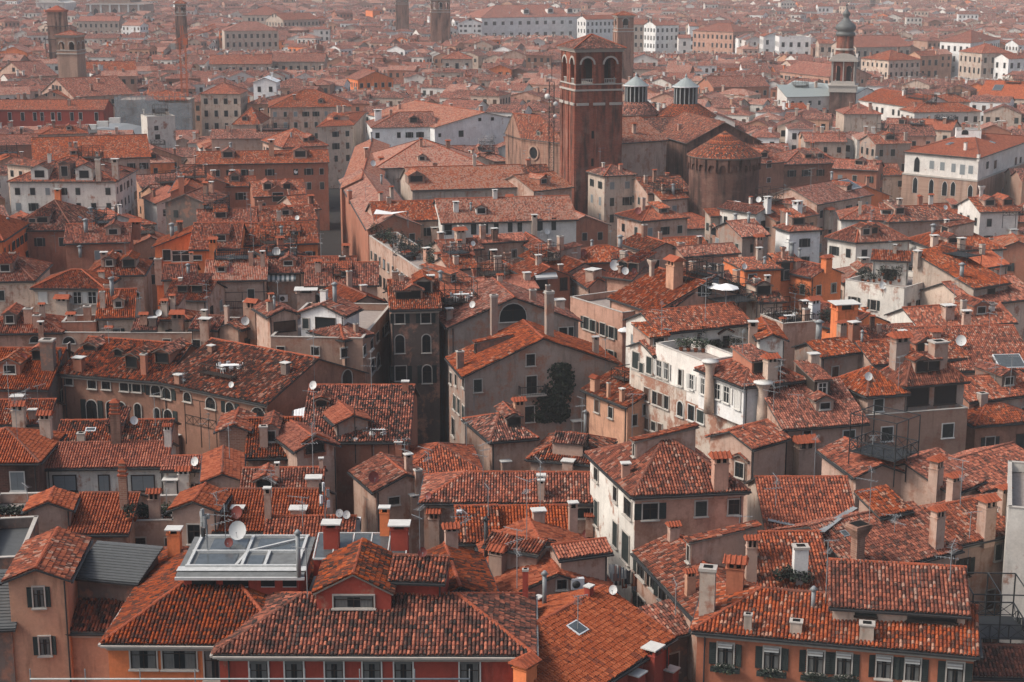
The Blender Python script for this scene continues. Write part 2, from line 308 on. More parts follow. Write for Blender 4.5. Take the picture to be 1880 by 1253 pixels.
# ------------------------------------------------------------------ houses
HS = []; POLY = []; POLY_OWNER = []
ZO = 2.0
class House: pass
def reg(h, pts, kind, extra=None): POLY.append([tuple(p) for p in pts]); POLY_OWNER.append((h, kind, extra))
def H(label, A, B, z, T='G', ry=None, wall='tan', roof='mid', C=None, Rr=None, dep=None, by=None, pitch=.40, hl=1, hr=1, w='auto', cor=0, cat='house', name='house', parent=None, nc=None, ov=.32, world=None, group=None, zlow=0.0, lod=None, cut=0.0, wl=None):
    """a house from the picture points of its front eave A-B at height z (plan in metres), its roof type and the picture row of its ridge"""
    h = House(); h.label = label
    if world: a, b, c = [Vector(p) for p in world]; z = a.z
    else:
        z += ZO; a, b = at(*A, z), at(*B, z); c = None
    e1 = b - a; W = e1.length; n = Vector((-e1.y, e1.x, 0)).normalized()
    if n.y < 0 and abs(n.y) > abs(n.x): n = -n
    mid = (a + b) / 2
    if world: e2 = c - a
    elif C: e2 = at(*C, z) - a
    elif Rr: e2 = at(*Rr, z) - b
    elif dep: e2 = n * dep
    elif T in 'GHY' and ry is not None: e2 = n * (2 * bis(lambda q: proj(mid + n * q + Vector((0, 0, pitch * q)))[1] - ry, .4, 30))
    elif T == 'S' and ry is not None: e2 = n * bis(lambda q: proj(mid + n * q + Vector((0, 0, pitch * q)))[1] - ry, .4, 30)
    elif T == 'P' and by is not None:
        rz = pitch * W / 2; e2 = n * max(3, bis(lambda q: proj(mid + n * q + Vector((0, 0, rz)))[1] - by, .5, 90))
    else: e2 = n * 9.0
    Dp = e2.length
    if (C or Rr) and ry is not None and T in 'GHYS':
        f = 1.0 if T == 'S' else .5
        rise = bis(lambda q: proj(mid + e2 * f + Vector((0, 0, q)))[1] - ry, 0.1, 12)
    else: rise = pitch * (W / 2 if T in ('P', 'Q') else Dp if T == 'S' else W if T in ('L', 'r') else 0 if T == 'F' else min(Dp, 99) / 2)
    if cut: rise = cut
    h.a, h.b, h.e1, h.e2, h.W, h.Dp, h.z, h.rise, h.T = a, b, e1, e2, W, Dp, z, rise, T
    ctr = a + e1 * .5 + e2 * .5; h.base = Vector((ctr.x, ctr.y, zlow)); h.ctr = ctr; h.yaw = math.atan2(e1.y, e1.x)
    h.dist = (ctr - CAM).length
    if lod is None: lod = 0 if h.dist < 205 else 1 if h.dist < 300 else 2
    h.lod = lod
    if parent: root = parent.root; h.base = parent.base; h.root = root
    else:
        root = bpy.data.objects.new(name, None); COL.objects.link(root); root.location = h.base; root.empty_display_size = 2
        tag(root, label, cat, group or ('near tiled houses' if h.dist < 170 else 'middle-distance tiled houses' if h.dist < 330 else 'far tiled houses')); h.root = root
    h.host = parent or h
    B0 = h.base
    def pt(s, t, zz): return a + e1 * s + e2 * t + Vector((0, 0, zz - z))
    h.pt = pt
    os_, ot = ov / W, ov / Dp
    hgt = None; SL = []; RG = []; GB = []
    if T == 'G':
        k = rise * 2 * ot
        SL = [[(-os_, -ot, -k), (1 + os_, -ot, -k), (1 + os_, .5, rise), (-os_, .5, rise)], [(1 + os_, 1 + ot, -k), (-os_, 1 + ot, -k), (-os_, .5, rise), (1 + os_, .5, rise)]]
        RG = [((-os_, .5, rise), (1 + os_, .5, rise))]; GB = [[(0, 0, 0), (0, 1, 0), (0, .5, rise)], [(1, 1, 0), (1, 0, 0), (1, .5, rise)]]
    elif T == 'P':
        k = rise * 2 * os_
        SL = [[(-os_, 1 + ot, -k), (-os_, -ot, -k), (.5, -ot, rise), (.5, 1 + ot, rise)], [(1 + os_, -ot, -k), (1 + os_, 1 + ot, -k), (.5, 1 + ot, rise), (.5, -ot, rise)]]
        RG = [((.5, -ot, rise), (.5, 1 + ot, rise))]; GB = [[(0, 0, 0), (1, 0, 0), (.5, 0, rise)], [(1, 1, 0), (0, 1, 0), (.5, 1, rise)]]
    elif T in ('H', 'Y', 'Q'):
        k = rise * 2 * ot
        if T == 'Q': # hip with the ridge running away from the front
            f = min(.5, W / 2 / Dp); k = rise * 2 * os_; g = f
            SL = [[(-os_, -ot, -k), (1 + os_, -ot, -k), (.5, f, rise)], [(1 + os_, 1 + ot, -k), (-os_, 1 + ot, -k), (.5, 1 - f, rise)],
                  [(-os_, 1 + ot, -k), (-os_, -ot, -k), (.5, f, rise), (.5, 1 - f, rise)], [(1 + os_, -ot, -k), (1 + os_, 1 + ot, -k), (.5, 1 - f, rise), (.5, f, rise)]]
            RG = [((.5, f, rise), (.5, 1 - f, rise)), ((-os_, -ot, -k), (.5, f, rise)), ((1 + os_, -ot, -k), (.5, f, rise)), ((-os_, 1 + ot, -k), (.5, 1 - f, rise)), ((1 + os_, 1 + ot, -k), (.5, 1 - f, rise))]
        else:
            q = min(.5, Dp / 2 / W); s0 = .5 if T == 'Y' else (q if hl else -os_); s1 = .5 if T == 'Y' else (1 - q if hr else 1 + os_)
            fr = [(-os_, -ot, -k), (1 + os_, -ot, -k), (s1, .5, rise)] + ([(s0, .5, rise)] if s1 - s0 > 1e-4 else [])
            bk = [(1 + os_, 1 + ot, -k), (-os_, 1 + ot, -k), (s0, .5, rise)] + ([(s1, .5, rise)] if s1 - s0 > 1e-4 else [])
            SL = [fr, bk]; RG = [((s0, .5, rise), (s1, .5, rise))]
            if s0 > 0: SL.append([(-os_, 1 + ot, -k), (-os_, -ot, -k), (s0, .5, rise)]); RG += [((-os_, -ot, -k), (s0, .5, rise)), ((-os_, 1 + ot, -k), (s0, .5, rise))]
            else: GB.append([(0, 0, 0), (0, 1, 0), (0, .5, rise)])
            if s1 < 1: SL.append([(1 + os_, -ot, -k), (1 + os_, 1 + ot, -k), (s1, .5, rise)]); RG += [((1 + os_, -ot, -k), (s1, .5, rise)), ((1 + os_, 1 + ot, -k), (s1, .5, rise))]
            else: GB.append([(1, 1, 0), (1, 0, 0), (1, .5, rise)])
    elif T == 'S':
        k = rise * ot; SL = [[(-os_, -ot, -k), (1 + os_, -ot, -k), (1 + os_, 1 + ot, rise + k), (-os_, 1 + ot, rise + k)]]
        GB = [[(0, 0, 0), (0, 1, 0), (0, 1, rise)], [(1, 1, 0), (1, 0, 0), (1, 1, rise)], [(0, 1, 0), (1, 1, 0), (1, 1, rise), (0, 1, rise)]]
    elif T == 'L': # low on the left
        k = rise * os_; SL = [[(-os_, 1 + ot, -k), (-os_, -ot, -k), (1 + os_, -ot, rise + k), (1 + os_, 1 + ot, rise + k)]]
        GB = [[(0, 0, 0), (1, 0, 0), (1, 0, rise)], [(1, 1, 0), (0, 1, 0), (1, 1, rise)], [(1, 0, 0), (1, 1, 0), (1, 1, rise), (1, 0, rise)]]
    elif T == 'r': # low on the right
        k = rise * os_; SL = [[(1 + os_, -ot, -k), (1 + os_, 1 + ot, -k), (-os_, 1 + ot, rise + k), (-os_, -ot, rise + k)]]
        GB = [[(0, 0, 0), (1, 0, 0), (0, 0, rise)], [(1, 1, 0), (0, 1, 0), (0, 1, rise)], [(0, 1, 0), (0, 0, 0), (0, 0, rise), (0, 1, rise)]]
    wm = wall if wall in M else 'plaster_' + wall; h.wall = wm; h.roofm = roof
    mb = MB(); crn = [(0, 0), (1, 0), (1, 1), (0, 1)]
    for i in range(4):
        (s0, t0), (s1, t1) = crn[i], crn[(i + 1) % 4]; q = [pt(s0, t0, zlow), pt(s1, t1, zlow), pt(s1, t1, z), pt(s0, t0, z)]
        mb.poly([p - B0 for p in q], 'plaster_' + wl if wl and i == 3 else wm); nn = (q[1] - q[0]).cross(Vector((0, 0, 1))).normalized(); reg(h, q, 'wall', nn)
    for g in GB:
        q = [pt(s, t, z + k) for s, t, k in g]; mb.poly([p - B0 for p in q], wm); nn = Vector(q[1] - q[0]).cross(q[-1] - q[0]).normalized(); reg(h, q, 'wall', nn)
    pre = 'upper_' if parent else ''
    if T == 'F':
        ph = .8; q = [pt(s, t, z - .05) for s, t in crn]; reg(h, q, 'roof'); fl = MB(); fl.poly([p - B0 for p in q], 'terrace_floor' if roof in PALS else 'stone_grey' if roof == 'bare' else roof)
        th = .22
        for i in range(4):
            (s0, t0), (s1, t1) = crn[i], crn[(i + 1) % 4]; p0, p1 = pt(s0, t0, z), pt(s1, t1, z); d = (p1 - p0).normalized(); nn = Vector((-d.y, d.x, 0)) * th
            pp = [p0 - B0, p1 - B0, p1 + nn - d * th - B0, p0 + nn + d * th - B0]; mb.extr(pp, (0, 0, ph if roof != 'bare' else .12), wm)
            pp = [p0 - nn * .25 - B0, p1 - nn * .25 - B0, p1 + nn * 1.2 - B0, p0 + nn * 1.2 - B0]; pp = [p + Vector((0, 0, ph if roof != 'bare' else .12)) for p in pp]; mb.extr(pp, (0, 0, .07), 'stone_trim')
        h.roof = fl.build(pre + 'roof', root)
    else:
        rm = MB()
        for i, sl in enumerate(SL):
            q = [pt(s, t, z + k) for s, t, k in sl]; reg(h, q, 'roof')
            nrm = (q[1] - q[0]).cross(q[2] - q[0]); nrm = nrm if nrm.z > 0 else -nrm; vis = nrm.dot(CAM - q[0]) > 0
            slope(rm, [p - B0 for p in q], roof, lod if vis else 2, seed=len(HS) * 7 + i, edge='mortar' if lod == 2 else 'gutter')
        if roof in PALS:
            for p, q in RG: ridge(rm, pt(p[0], p[1], z + p[2]) - B0, pt(q[0], q[1], z + q[2]) - B0, R.choice(['ridge', 'ridge', 'ridge_dark']), lod=lod)
        h.roof = rm.build(pre + 'roof', root)
    h.wallobj = mb.build(pre + 'wall', root)
    # eaves: gutter / cornice with little brackets
    if T != 'F' and h.dist < 420:
        sides = {'G': (0, 2), 'S': (0,), 'P': (1, 3), 'L': (3,), 'r': (1,)}.get(T, (0, 1, 2, 3))
        for i in sides:
            (s0, t0), (s1, t1) = crn[i], crn[(i + 1) % 4]; p0, p1 = pt(s0, t0, z) - B0, pt(s1, t1, z) - B0; d = (p1 - p0).normalized(); out = Vector((d.y, -d.x, 0))
            if out.dot(CAM - ctr) < 0 and abs(out.y) > .5: continue
            gb = MB()
            dz = Vector((0, 0, -rise * .0)); g0 = p0 + out * (ov + .05) - d * ov; g1 = p1 + out * (ov + .05) + d * ov
            drop = -((rise * 2 * ov / (W if T in ('P', 'Q') else Dp)) if T not in ('S', 'L', 'r') else rise * ov / (Dp if T == 'S' else W)) - .2
            gb.extr([g0 + Vector((0, 0, drop)), g0 + out * .14 + Vector((0, 0, drop)), g0 + out * .16 + Vector((0, 0, drop + .13)), g0 + Vector((0, 0, drop + .13))], g1 - g0, 'gutter' if cor != 2 else 'stone_trim')
            if cor:
                gb.extr([p0 + out * .004 + Vector((0, 0, -.62)), p0 + out * .12 + Vector((0, 0, -.62)), p0 + out * .2 + Vector((0, 0, -.42)), p0 + out * .004 + Vector((0, 0, -.42))], p1 - p0, 'stone_trim')
                L = (p1 - p0).length; nb = int(L / .75)
                if h.dist < 300:
                    for j in range(nb + 1):
                        c = p0 + d * (L * j / max(1, nb)) + out * .16; gb.box((c.x, c.y, z - B0.z - .42), (.2, .3, .2), 'stone_trim', math.atan2(d.y, d.x))
            gb.build(pre + ('cornice' if cor else 'gutter'), root)
    h.w = w; h.nc = nc
    if Dp > 24 or W > 30: print('BIG', label, round(W), round(Dp))
    h.par = parent; HS.append(h); return h
# ------------------------------------------------------------------ things seen through a picture point
TREE = [None]
def rebuild():
    v, f = [], []
    for p in POLY: b = len(v); v += p; f.append(tuple(range(b, b + len(p))))
    TREE[0] = BVHTree.FromPolygons(v, f, all_triangles=False)
def hit(x, y, solid=False):
    d = ray(x, y).normalized(); loc, nrm, i, dist = TREE[0].ray_cast(CAM, d)
    if loc is None: return None
    h, kind, extra = POLY_OWNER[i]
    if kind == 'tower' and not solid: return None
    n = nrm if nrm.dot(d) < 0 else -nrm
    return loc, n, h, kind, dist
def visible(p, tol=.35):
    d = Vector(p) - CAM; L = d.length; loc, n, i, dist = TREE[0].ray_cast(CAM, d / L); x, y = proj(p)
    return -15 < x < 1895 and -15 < y < 1268 and (loc is None or dist > L - tol)
CACHE = {}
def cached(key, fn):
    if key not in CACHE: CACHE[key] = fn()
    return CACHE[key]
def arch_pts(w, h, style, n=8):
    if style == 'rect': return [(-w / 2, 0), (w / 2, 0), (w / 2, h), (-w / 2, h)]
    r = w / 2
    if style == 'pointed': a = [(w / 2, 0), (w / 2, h - w * .8), (w * .42, h - w * .5), (w * .25, h - w * .22), (0, h), (-w * .25, h - w * .22), (-w * .42, h - w * .5), (-w / 2, h - w * .8)]; return [(-w / 2, 0)] + a
    return [(-r, 0), (r, 0)] + [(r * math.cos(math.pi * i / n), h - r + r * math.sin(math.pi * i / n)) for i in range(n + 1)]
def flat(mb, pts, y, mat): mb.poly([(x, y, z) for x, z in pts], mat)
def win_meshes(style, w, h, trim, far):
    """frame, pane and shutters of one window: x along the wall, -y out of it, z up from the sill"""
    shp = 'arch' if style.startswith('arch') else 'pointed' if style.startswith('point') else 'rect'
    inner = arch_pts(w, h, shp); outer = [(x * (1 + .18 / w), (z * (1 + .09 / h) if z > 0 else -.05)) for x, z in inner]
    fr = MB(); n = len(inner)
    if far:
        if trim: flat(fr, outer, -.03, trim)
        flat(fr, inner, -.05, 'pane' if 'cl' not in style else ('shutter_grey' if 'g' in style else 'shutter_green'))
        if 'sh' in style:
            for sx in (-1, 1): fr.box((sx * (w * .75 + .04), -.06, 0), (w * .46, .05, h), 'shutter_white' if 'w' in style else 'shutter_green')
        return fr.data('window_far'), None, None, None
    tm = trim or 'wood_dark'
    vs = [(x, 0, z) for x, z in outer] + [(x, -.10, z) for x, z in outer] + [(x, -.10, z) for x, z in inner] + [(x, .0, z) for x, z in inner]
    fs = []
    for k in range(3):
        for i in range(n): j = (i + 1) % n; fs.append((k * n + i, k * n + j, (k + 1) * n + j, (k + 1) * n + i))
    fr.mesh(vs, fs, tm); fr.box((0, -.11, -.13), (w + .3, .24, .08), tm)
    pn = MB(); flat(pn, inner, -.012, 'pane')
    mb_ = 'wood_dark' if 'w' not in style else 'shutter_white'
    if 'void' not in style:
        pn.box((0, -.035, 0), (.06, .045, h * .99 if shp == 'rect' else h * .93), mb_)
        pn.box((0, -.033, h * .62), (w * .98, .04, .05), mb_)
        for sx in (-1, 1): pn.box((sx * (w / 2 - .04), -.034, 0), (.07, .043, h if shp == 'rect' else h - w / 2), mb_)
    if 'cur' in style:
        for sx in (-1, 1):
            m = 7; vs = []
            for i in range(m + 1):
                x = sx * w * (.46 - .30 * i / m)
                vs += [(x, -.016 - .012 * (i % 2), 0.02), (x + sx * -.06 * (1 - i / m) * 0, -.016 - .012 * (i % 2), h * .92)]
            pn.mesh(vs, [(2 * i, 2 * i + 2, 2 * i + 3, 2 * i + 1) for i in range(m)], 'curtain')
        pn.box((0, -.06, h * .86), (w * .96, .03, h * .13), 'curtain')
    sh = None; kind = None
    if 'sh' in style or 'cl' in style:
        kind = 'shutter_white' if 'w' in style else 'shutter_brown' if 'b' in style.replace('curb', '') else 'shutter_grey' if 'g' in style else 'shutter_green'; sh = MB(); pw = w / 2
        sh.box((0, -.03, 0), (pw * .97, .05, h), kind)
        for j in range(int(h / .14)): sh.box((0, -.062, .06 + j * .14), (pw * .8, .02, .05), kind)
    return fr.data('window'), pn.data('pane'), (sh.data('shutter') if sh else None), kind
def place_win(h, P, nrm, w, hh, style='sh', trim='stone_trim', parent=None, name='window', label=None):
    """P = middle of the sill on the wall face"""
    w, hh = max(.3, round(w * 10) / 10), max(.3, round(hh * 10) / 10); far = (P - CAM).length > 270
    fr, pn, sh, k = cached((style, w, hh, trim, far), lambda: win_meshes(style, w, hh, trim, far))
    yaw = math.atan2(nrm.x, -nrm.y); root = parent or h.host.root; base = h.host.base if not parent else Vector(parent['pos'])
    o = link(name, fr, root, P + nrm * .004 - base, yaw)
    if label: o['label'] = label
    if pn: link('pane', pn, o)
    if sh:
        if 'cl' in style:
            for sx in (-1, 1): link('shutter', sh, o, (sx * w / 4, -.02, 0))
        else:
            for sx in (-1, 1): link('shutter', sh, o, (sx * (w * .75 + .06), -.005, 0), sx * -R.choice([0, 0, .05, .12, .35]))
    return o
def WIN(x, y, w, hh, style='sh', trim='stone_trim', label=None):
    """window by its picture box: centre x, y and size in picture pixels"""
    r = hit(x, y)
    if not r or r[3] != 'wall': return None
    P, n, h, k, d = r; n = Vector((n.x, n.y, 0)).normalized(); t = Vector((-n.y, n.x, 0))
    x0, y0 = proj(P); x1, y1 = proj(P + t); x2, y2 = proj(P + Vector((0, 0, 1)))
    ww = max(.45, w / max(3.0, abs(x1 - x0))); h_ = max(.5, hh / abs(y2 - y0)); ww = min(ww, 4.5)
    return place_win(h, P - Vector((0, 0, h_ / 2)), n, ww, h_, style, trim, label=label)
def auto_windows(h, style=None, rows=3, gap=2.7, prob=.86, w=.95, hh=1.55, top=1.35, fh=3.3, trim='stone_trim', sides=(0, 1, 3)):
    crn = [(0, 0), (1, 0), (1, 1), (0, 1)]; rr = random.Random(int(h.W * 1000) + int(h.Dp * 77)); cnt = 0
    for i in sides:
        (s0, t0), (s1, t1) = crn[i], crn[(i + 1) % 4]; p0, p1 = h.pt(s0, t0, h.z), h.pt(s1, t1, h.z); d = p1 - p0; L = d.length; d.normalize(); n = Vector((d.y, -d.x, 0))
        if n.dot((CAM - p0).normalized()) < .12: continue
        m = max(1, int((L - .6) / gap)); 
        gr = 0
        if (h.T == 'P' and i in (0, 2)) or (h.T == 'G' and i in (1, 3)): gr = 1
        for r in range(-gr, rows):
            for j in range(m):
                if r == -1 and abs((j + .5) / m - .5) > .18: continue
                if rr.random() > prob: continue
                P = p0 + d * (L * (j + .5) / m) + Vector((0, 0, -top - hh - fh * r + (.9 if r == -1 else 0)))
                if P.z < 1: continue
                if r == -1 and h.rise < 2.6: continue
                if not visible(P + Vector((0, 0, hh * .6)) + n * .05): continue
                st = style or rr.choice(['sh', 'sh', 'shcur', 'fr', 'frcur', 'cl', 'clb', 'clg', 'shb'])
                place_win(h, P, n, w * rr.uniform(.9, 1.1), hh * (1 if r else .92), st, trim if rr.random() < .8 else None); cnt += 1
    return cnt
# ---------------------------------------------------------------- chimneys, dishes, aerials, skylights, dormers
def chimney_mesh(style, w, h, mat, lod):
    mb = MB(); d = w * .85
    if style == 'round':
        r = w * .5; mb.lathe((0, 0, -.6), [(r * .95, 0), (r * .9, h * .25 + .6), (r * .8, h * .7 + .6), (r * .84, h * .84 + .6), (r * 1.25, h * .97 + .6), (r * 1.25, h * .985 + .6)], mat, 14)
        mb.lathe((0, 0, h * .985), [(r * 1.55, 0), (r * 1.55, h * .02 + .04)], 'stone_white', 14); return mb.data('chimney')
    if style == 'pipe':
        mb.lathe((0, 0, -.3), [(w * .4, 0), (w * .4, h + .25)], 'zinc' if mat != 'iron' else 'gutter', 8); mb.lathe((0, 0, h), [(w * .75, 0), (w * .2, .25)], 'zinc' if mat != 'iron' else 'gutter', 8); return mb.data('chimney')
    if style == 'flare':
        mb.box((0, 0, -.6), (w * .62, d * .62, h * .62 + .6), mat); b = .0
        mb.mesh([(sx * w * .31, sy * d * .31, h * .62) for sx, sy in ((-1, -1), (1, -1), (1, 1), (-1, 1))] + [(sx * w * .6, sy * d * .6, h * .9) for sx, sy in ((-1, -1), (1, -1), (1, 1), (-1, 1))], [(0, 1, 5, 4), (1, 2, 6, 5), (2, 3, 7, 6), (3, 0, 4, 7)], mat)
        mb.box((0, 0, h * .9), (w * 1.2, d * 1.2, h * .1), mat); mb.box((0, 0, h + .002), (w * .9, d * .9, .02), 'void'); return mb.data('chimney')
    s = h * .8 if style in ('cap', 'tile') else h * .95
    mb.box((0, 0, -.8), (w, d, s + .8), mat)
    if style == 'cap': # flat stone slab on four little posts
        mb.box((0, 0, s), (w * 1.12, d * 1.12, .06), mat)
        for sx in (-1, 1):
            for sy in (-1, 1): mb.box((sx * w * .42, sy * d * .42, s + .06), (w * .2, d * .2, h * .2 - .1), mat)
        mb.box((0, 0, s + .06), (w * .5, d * .5, h * .12), 'void'); mb.box((0, 0, h - .05), (w * 1.3, d * 1.3, .09), 'stone_white')
    elif style == 'slab':
        mb.box((0, 0, s), (w * 1.15, d * 1.15, h * .05 + .04), 'stone_trim'); mb.box((0, 0, s + h * .05 + .042), (w * .6, d * .6, .03), 'void')
    elif style == 'tile': # openings under a small tiled gable
        mb.box((0, 0, s), (w * 1.14, d * 1.14, .06), mat); g = h * .2 - .06
        for sx in (-1, 0, 1): mb.box((sx * w * .42, 0, s + .06), (w * .15, d * .9, g), mat)
        mb.box((0, 0, s + .061), (w * .8, d * .7, g * .9), 'void'); z = h; a, b = w * .75, d * .72; r = w * .34
        V = [(-a, -b, z), (a, -b, z), (a, b, z), (-a, b, z), (-a * .9, 0, z + r), (a * .9, 0, z + r)]
        mb.mesh(V, [(0, 1, 5, 4), (2, 3, 4, 5), (1, 2, 5), (3, 0, 4), (3, 2, 1, 0)], 'ridge')
        if lod < 1:
            for k in range(5):
                x = -a * .85 + k * a * .42
                for sy in (-1, 1): mb.bar((x, sy * b * 1.04, z + .01), (x, 0, z + r + .02), .06, 'ridge', 6)
    elif style == 'tiers':
        for k in range(3):
            z = s + k * .36 * 1.0; mb.box((0, 0, z), (w * (1.25 - .15 * k), d * (1.25 - .15 * k), .12), 'ridge'); mb.box((0, 0, z + .121), (w * .8, d * .8, .24), mat)
        mb.box((0, 0, s + 1.09), (w * 1.1, d * 1.1, .3), 'ridge', 0, .3)
    return mb.data('chimney')
def chim_at(P, h, w, hh, style, mat, yaw=None):
    w, hh = round(w * 8) / 8 or .25, round(hh * 4) / 4 or .5; lod = 0 if h.dist < 190 else 1
    me = cached(('ch', style, w, hh, mat, lod), lambda: chimney_mesh(style, w, hh, mat, lod))
    o = link('chimney', me, h.roof or h.root, P - h.host.base, h.yaw if yaw is None else yaw); return o
def CH(x, yb, yt, w, style='cap', mat=None):
    r = hit(x, yb)
    if not r: return
    P, n, h, k, d = r
    if k == 'wall': P = P + n * max(.3, w / ppm(P) * .46)
    k = ppm(P); hh = bis(lambda q: proj(P + Vector((0, 0, q)))[1] - yt, .3, 12); ww = w / k
    chim_at(P - Vector((0, 0, .0)), h, max(.4, ww), max(.6, hh), style, mat or h.wall)
def auto_chimneys(h, n):
    rr = random.Random(int(h.W * 997) + 3)
    for i in range(n):
        s, t = rr.uniform(.08, .92), rr.uniform(.1, .9); T = h.T
        if T == 'F': zz = h.z - .05
        else:
            tt = {'G': 1 - abs(2 * t - 1), 'P': 1 - abs(2 * s - 1), 'S': t, 'L': s, 'r': 1 - s}.get(T)
            if tt is None: tt = min(1 - abs(2 * t - 1), (1 - abs(2 * s - 1)) * h.W / h.Dp if T != 'Y' else 1 - abs(2 * s - 1), 1)
            zz = h.z + h.rise * tt
        P = h.pt(s, t, zz); hh = rr.uniform(.9, 2.3)
        if not visible(P + Vector((0, 0, hh)), .6): continue
        chim_at(P, h, rr.uniform(.5, .95), hh, rr.choice(['cap', 'cap', 'tile', 'tile', 'slab', 'slab', 'pipe', 'flare'] if h.dist < 420 else ['cap', 'slab', 'slab', 'flare']), rr.choice([h.wall, h.wall, 'plaster_tan', 'plaster_pink', 'brick_tan', 'plaster_stone']))
def dish_mesh(r, mat):
    mb = MB(); n = 14; ring = []
    prof = [(0, .0), (.5, .06), (.85, .18), (1, .26)]
    for q, z in prof[1:]: ring.append([(r * q * math.cos(2 * math.pi * i / n), -r * z * 1.0, r * q * math.sin(2 * math.pi * i / n) * 1.08) for i in range(n)])
    V = [(0, 0, 0)]; 
    for g in ring: V += g
    fs = [(0, 1 + i, 1 + (i + 1) % n) for i in range(n)]
    for k in range(2): fs += [(1 + k * n + i, 1 + (k + 1) * n + i, 1 + (k + 1) * n + (i + 1) % n, 1 + k * n + (i + 1) % n) for i in range(n)]
    mb.mesh(V, fs, mat, smooth=True); V2 = [(x * 1.01, y + .035, z * 1.01) for x, y, z in V]; mb.mesh(V2, [f[::-1] for f in fs], mat, smooth=True)
    mb.bar((0, 0, -r), (0, -r * .8, -r * .3), .012, 'zinc'); mb.box((0, -r * .8, -r * .33), (.06, .08, .08), 'zinc'); mb.bar((0, .03, 0), (0, .28, -.05), .04, 'iron'); mb.bar((0, .28, .1), (0, .28, -r - 1.0), .03, 'iron'); return mb.data('satellite_dish')
def DISH(x, y, r, mat='dish_white', face=None):
    """centre and radius in picture pixels"""
    q = hit(x, y + r + 3) or hit(x, y)
    if not q: return
    P, n, h, k, d = q; kk = ppm(P); rr = max(.3, round(r / kk * 10) / 10); Y = P.y - .1; C = atY(x, y, Y)
    me = cached(('di', rr, mat), lambda: dish_mesh(rr, mat)); yw = face if face is not None else R.uniform(-.5, .5)
    o = link('satellite_dish', me, h.host.root, C - h.host.base, yw); o.rotation_euler[0] = -.35
    return o
def aerial_mesh(hh, v):
    mb = MB(); r = random.Random(v); mb.bar((0, 0, -.5), (0, 0, hh), .032, 'zinc')
    for k in range(1 + v % 3):
        z = hh * (1 - .17 * k) - .08; a = r.uniform(-.8, .8) + k; L = r.uniform(.6, 1.2); dx, dy = math.cos(a), math.sin(a); mb.bar((-dx * L * .4, -dy * L * .4, z), (dx * L, dy * L, z + .1), .022, 'zinc')
        for j in range(6):
            t = -.4 + j * .26; q = .28 - .02 * j; mb.bar((dx * L * t - dy * q, dy * L * t + dx * q, z + .03), (dx * L * t + dy * q, dy * L * t - dx * q, z + .03), .015, 'zinc', 3)
    return mb.data('aerial')
def ANT(x, yb, yt, v=None):
    q = hit(x, yb)
    if not q: return
    P, n, h, k, d = q; hh = min(7, bis(lambda s: proj(P + Vector((0, 0, s)))[1] - yt, .3, 14)); v = R.randrange(6) if v is None else v
    hh = round(hh * 2) / 2; me = cached(('an', hh, v), lambda: aerial_mesh(hh, v)); return link('aerial', me, h.host.root, P - h.host.base, R.uniform(0, 3))
def on_slope(q):
    P, n, h, k, d = q; up = Vector((0, 0, 1)); ux = up.cross(n).normalized() if n.z < .999 else Vector((1, 0, 0)); vx = n.cross(ux).normalized(); return ux, vx
def SKY(x, y, w, hgt, frame='zinc', glass='glass_roof'):
    q = hit(x, y)
    if not q or q[3] != 'roof': return
    P, n, h, k, d = q; ux, vx = on_slope(q); kk = ppm(P); pv = proj(P + vx); p0 = proj(P); sc = max(1.5, abs(pv[1] - p0[1])); W = w / kk; L = max(.4, min(4, hgt / sc)); B0 = h.host.base
    c = P - B0; fr = MB(); gl = MB()
    def q4(a, b, e, dz): return [c + ux * (sx * a) + vx * (sy * b) + n * dz for sx, sy in ((-1, -1), (1, -1), (1, 1), (-1, 1))]
    lo = q4(W / 2, L / 2, 0, .0); fr.extr(lo, n * .2, frame); gl.extr(q4(W / 2 - .09, L / 2 - .09, 0, .203), n * .012, glass)
    o = fr.build('skylight', h.host.root); gl.build('skylight_pane', o); return o
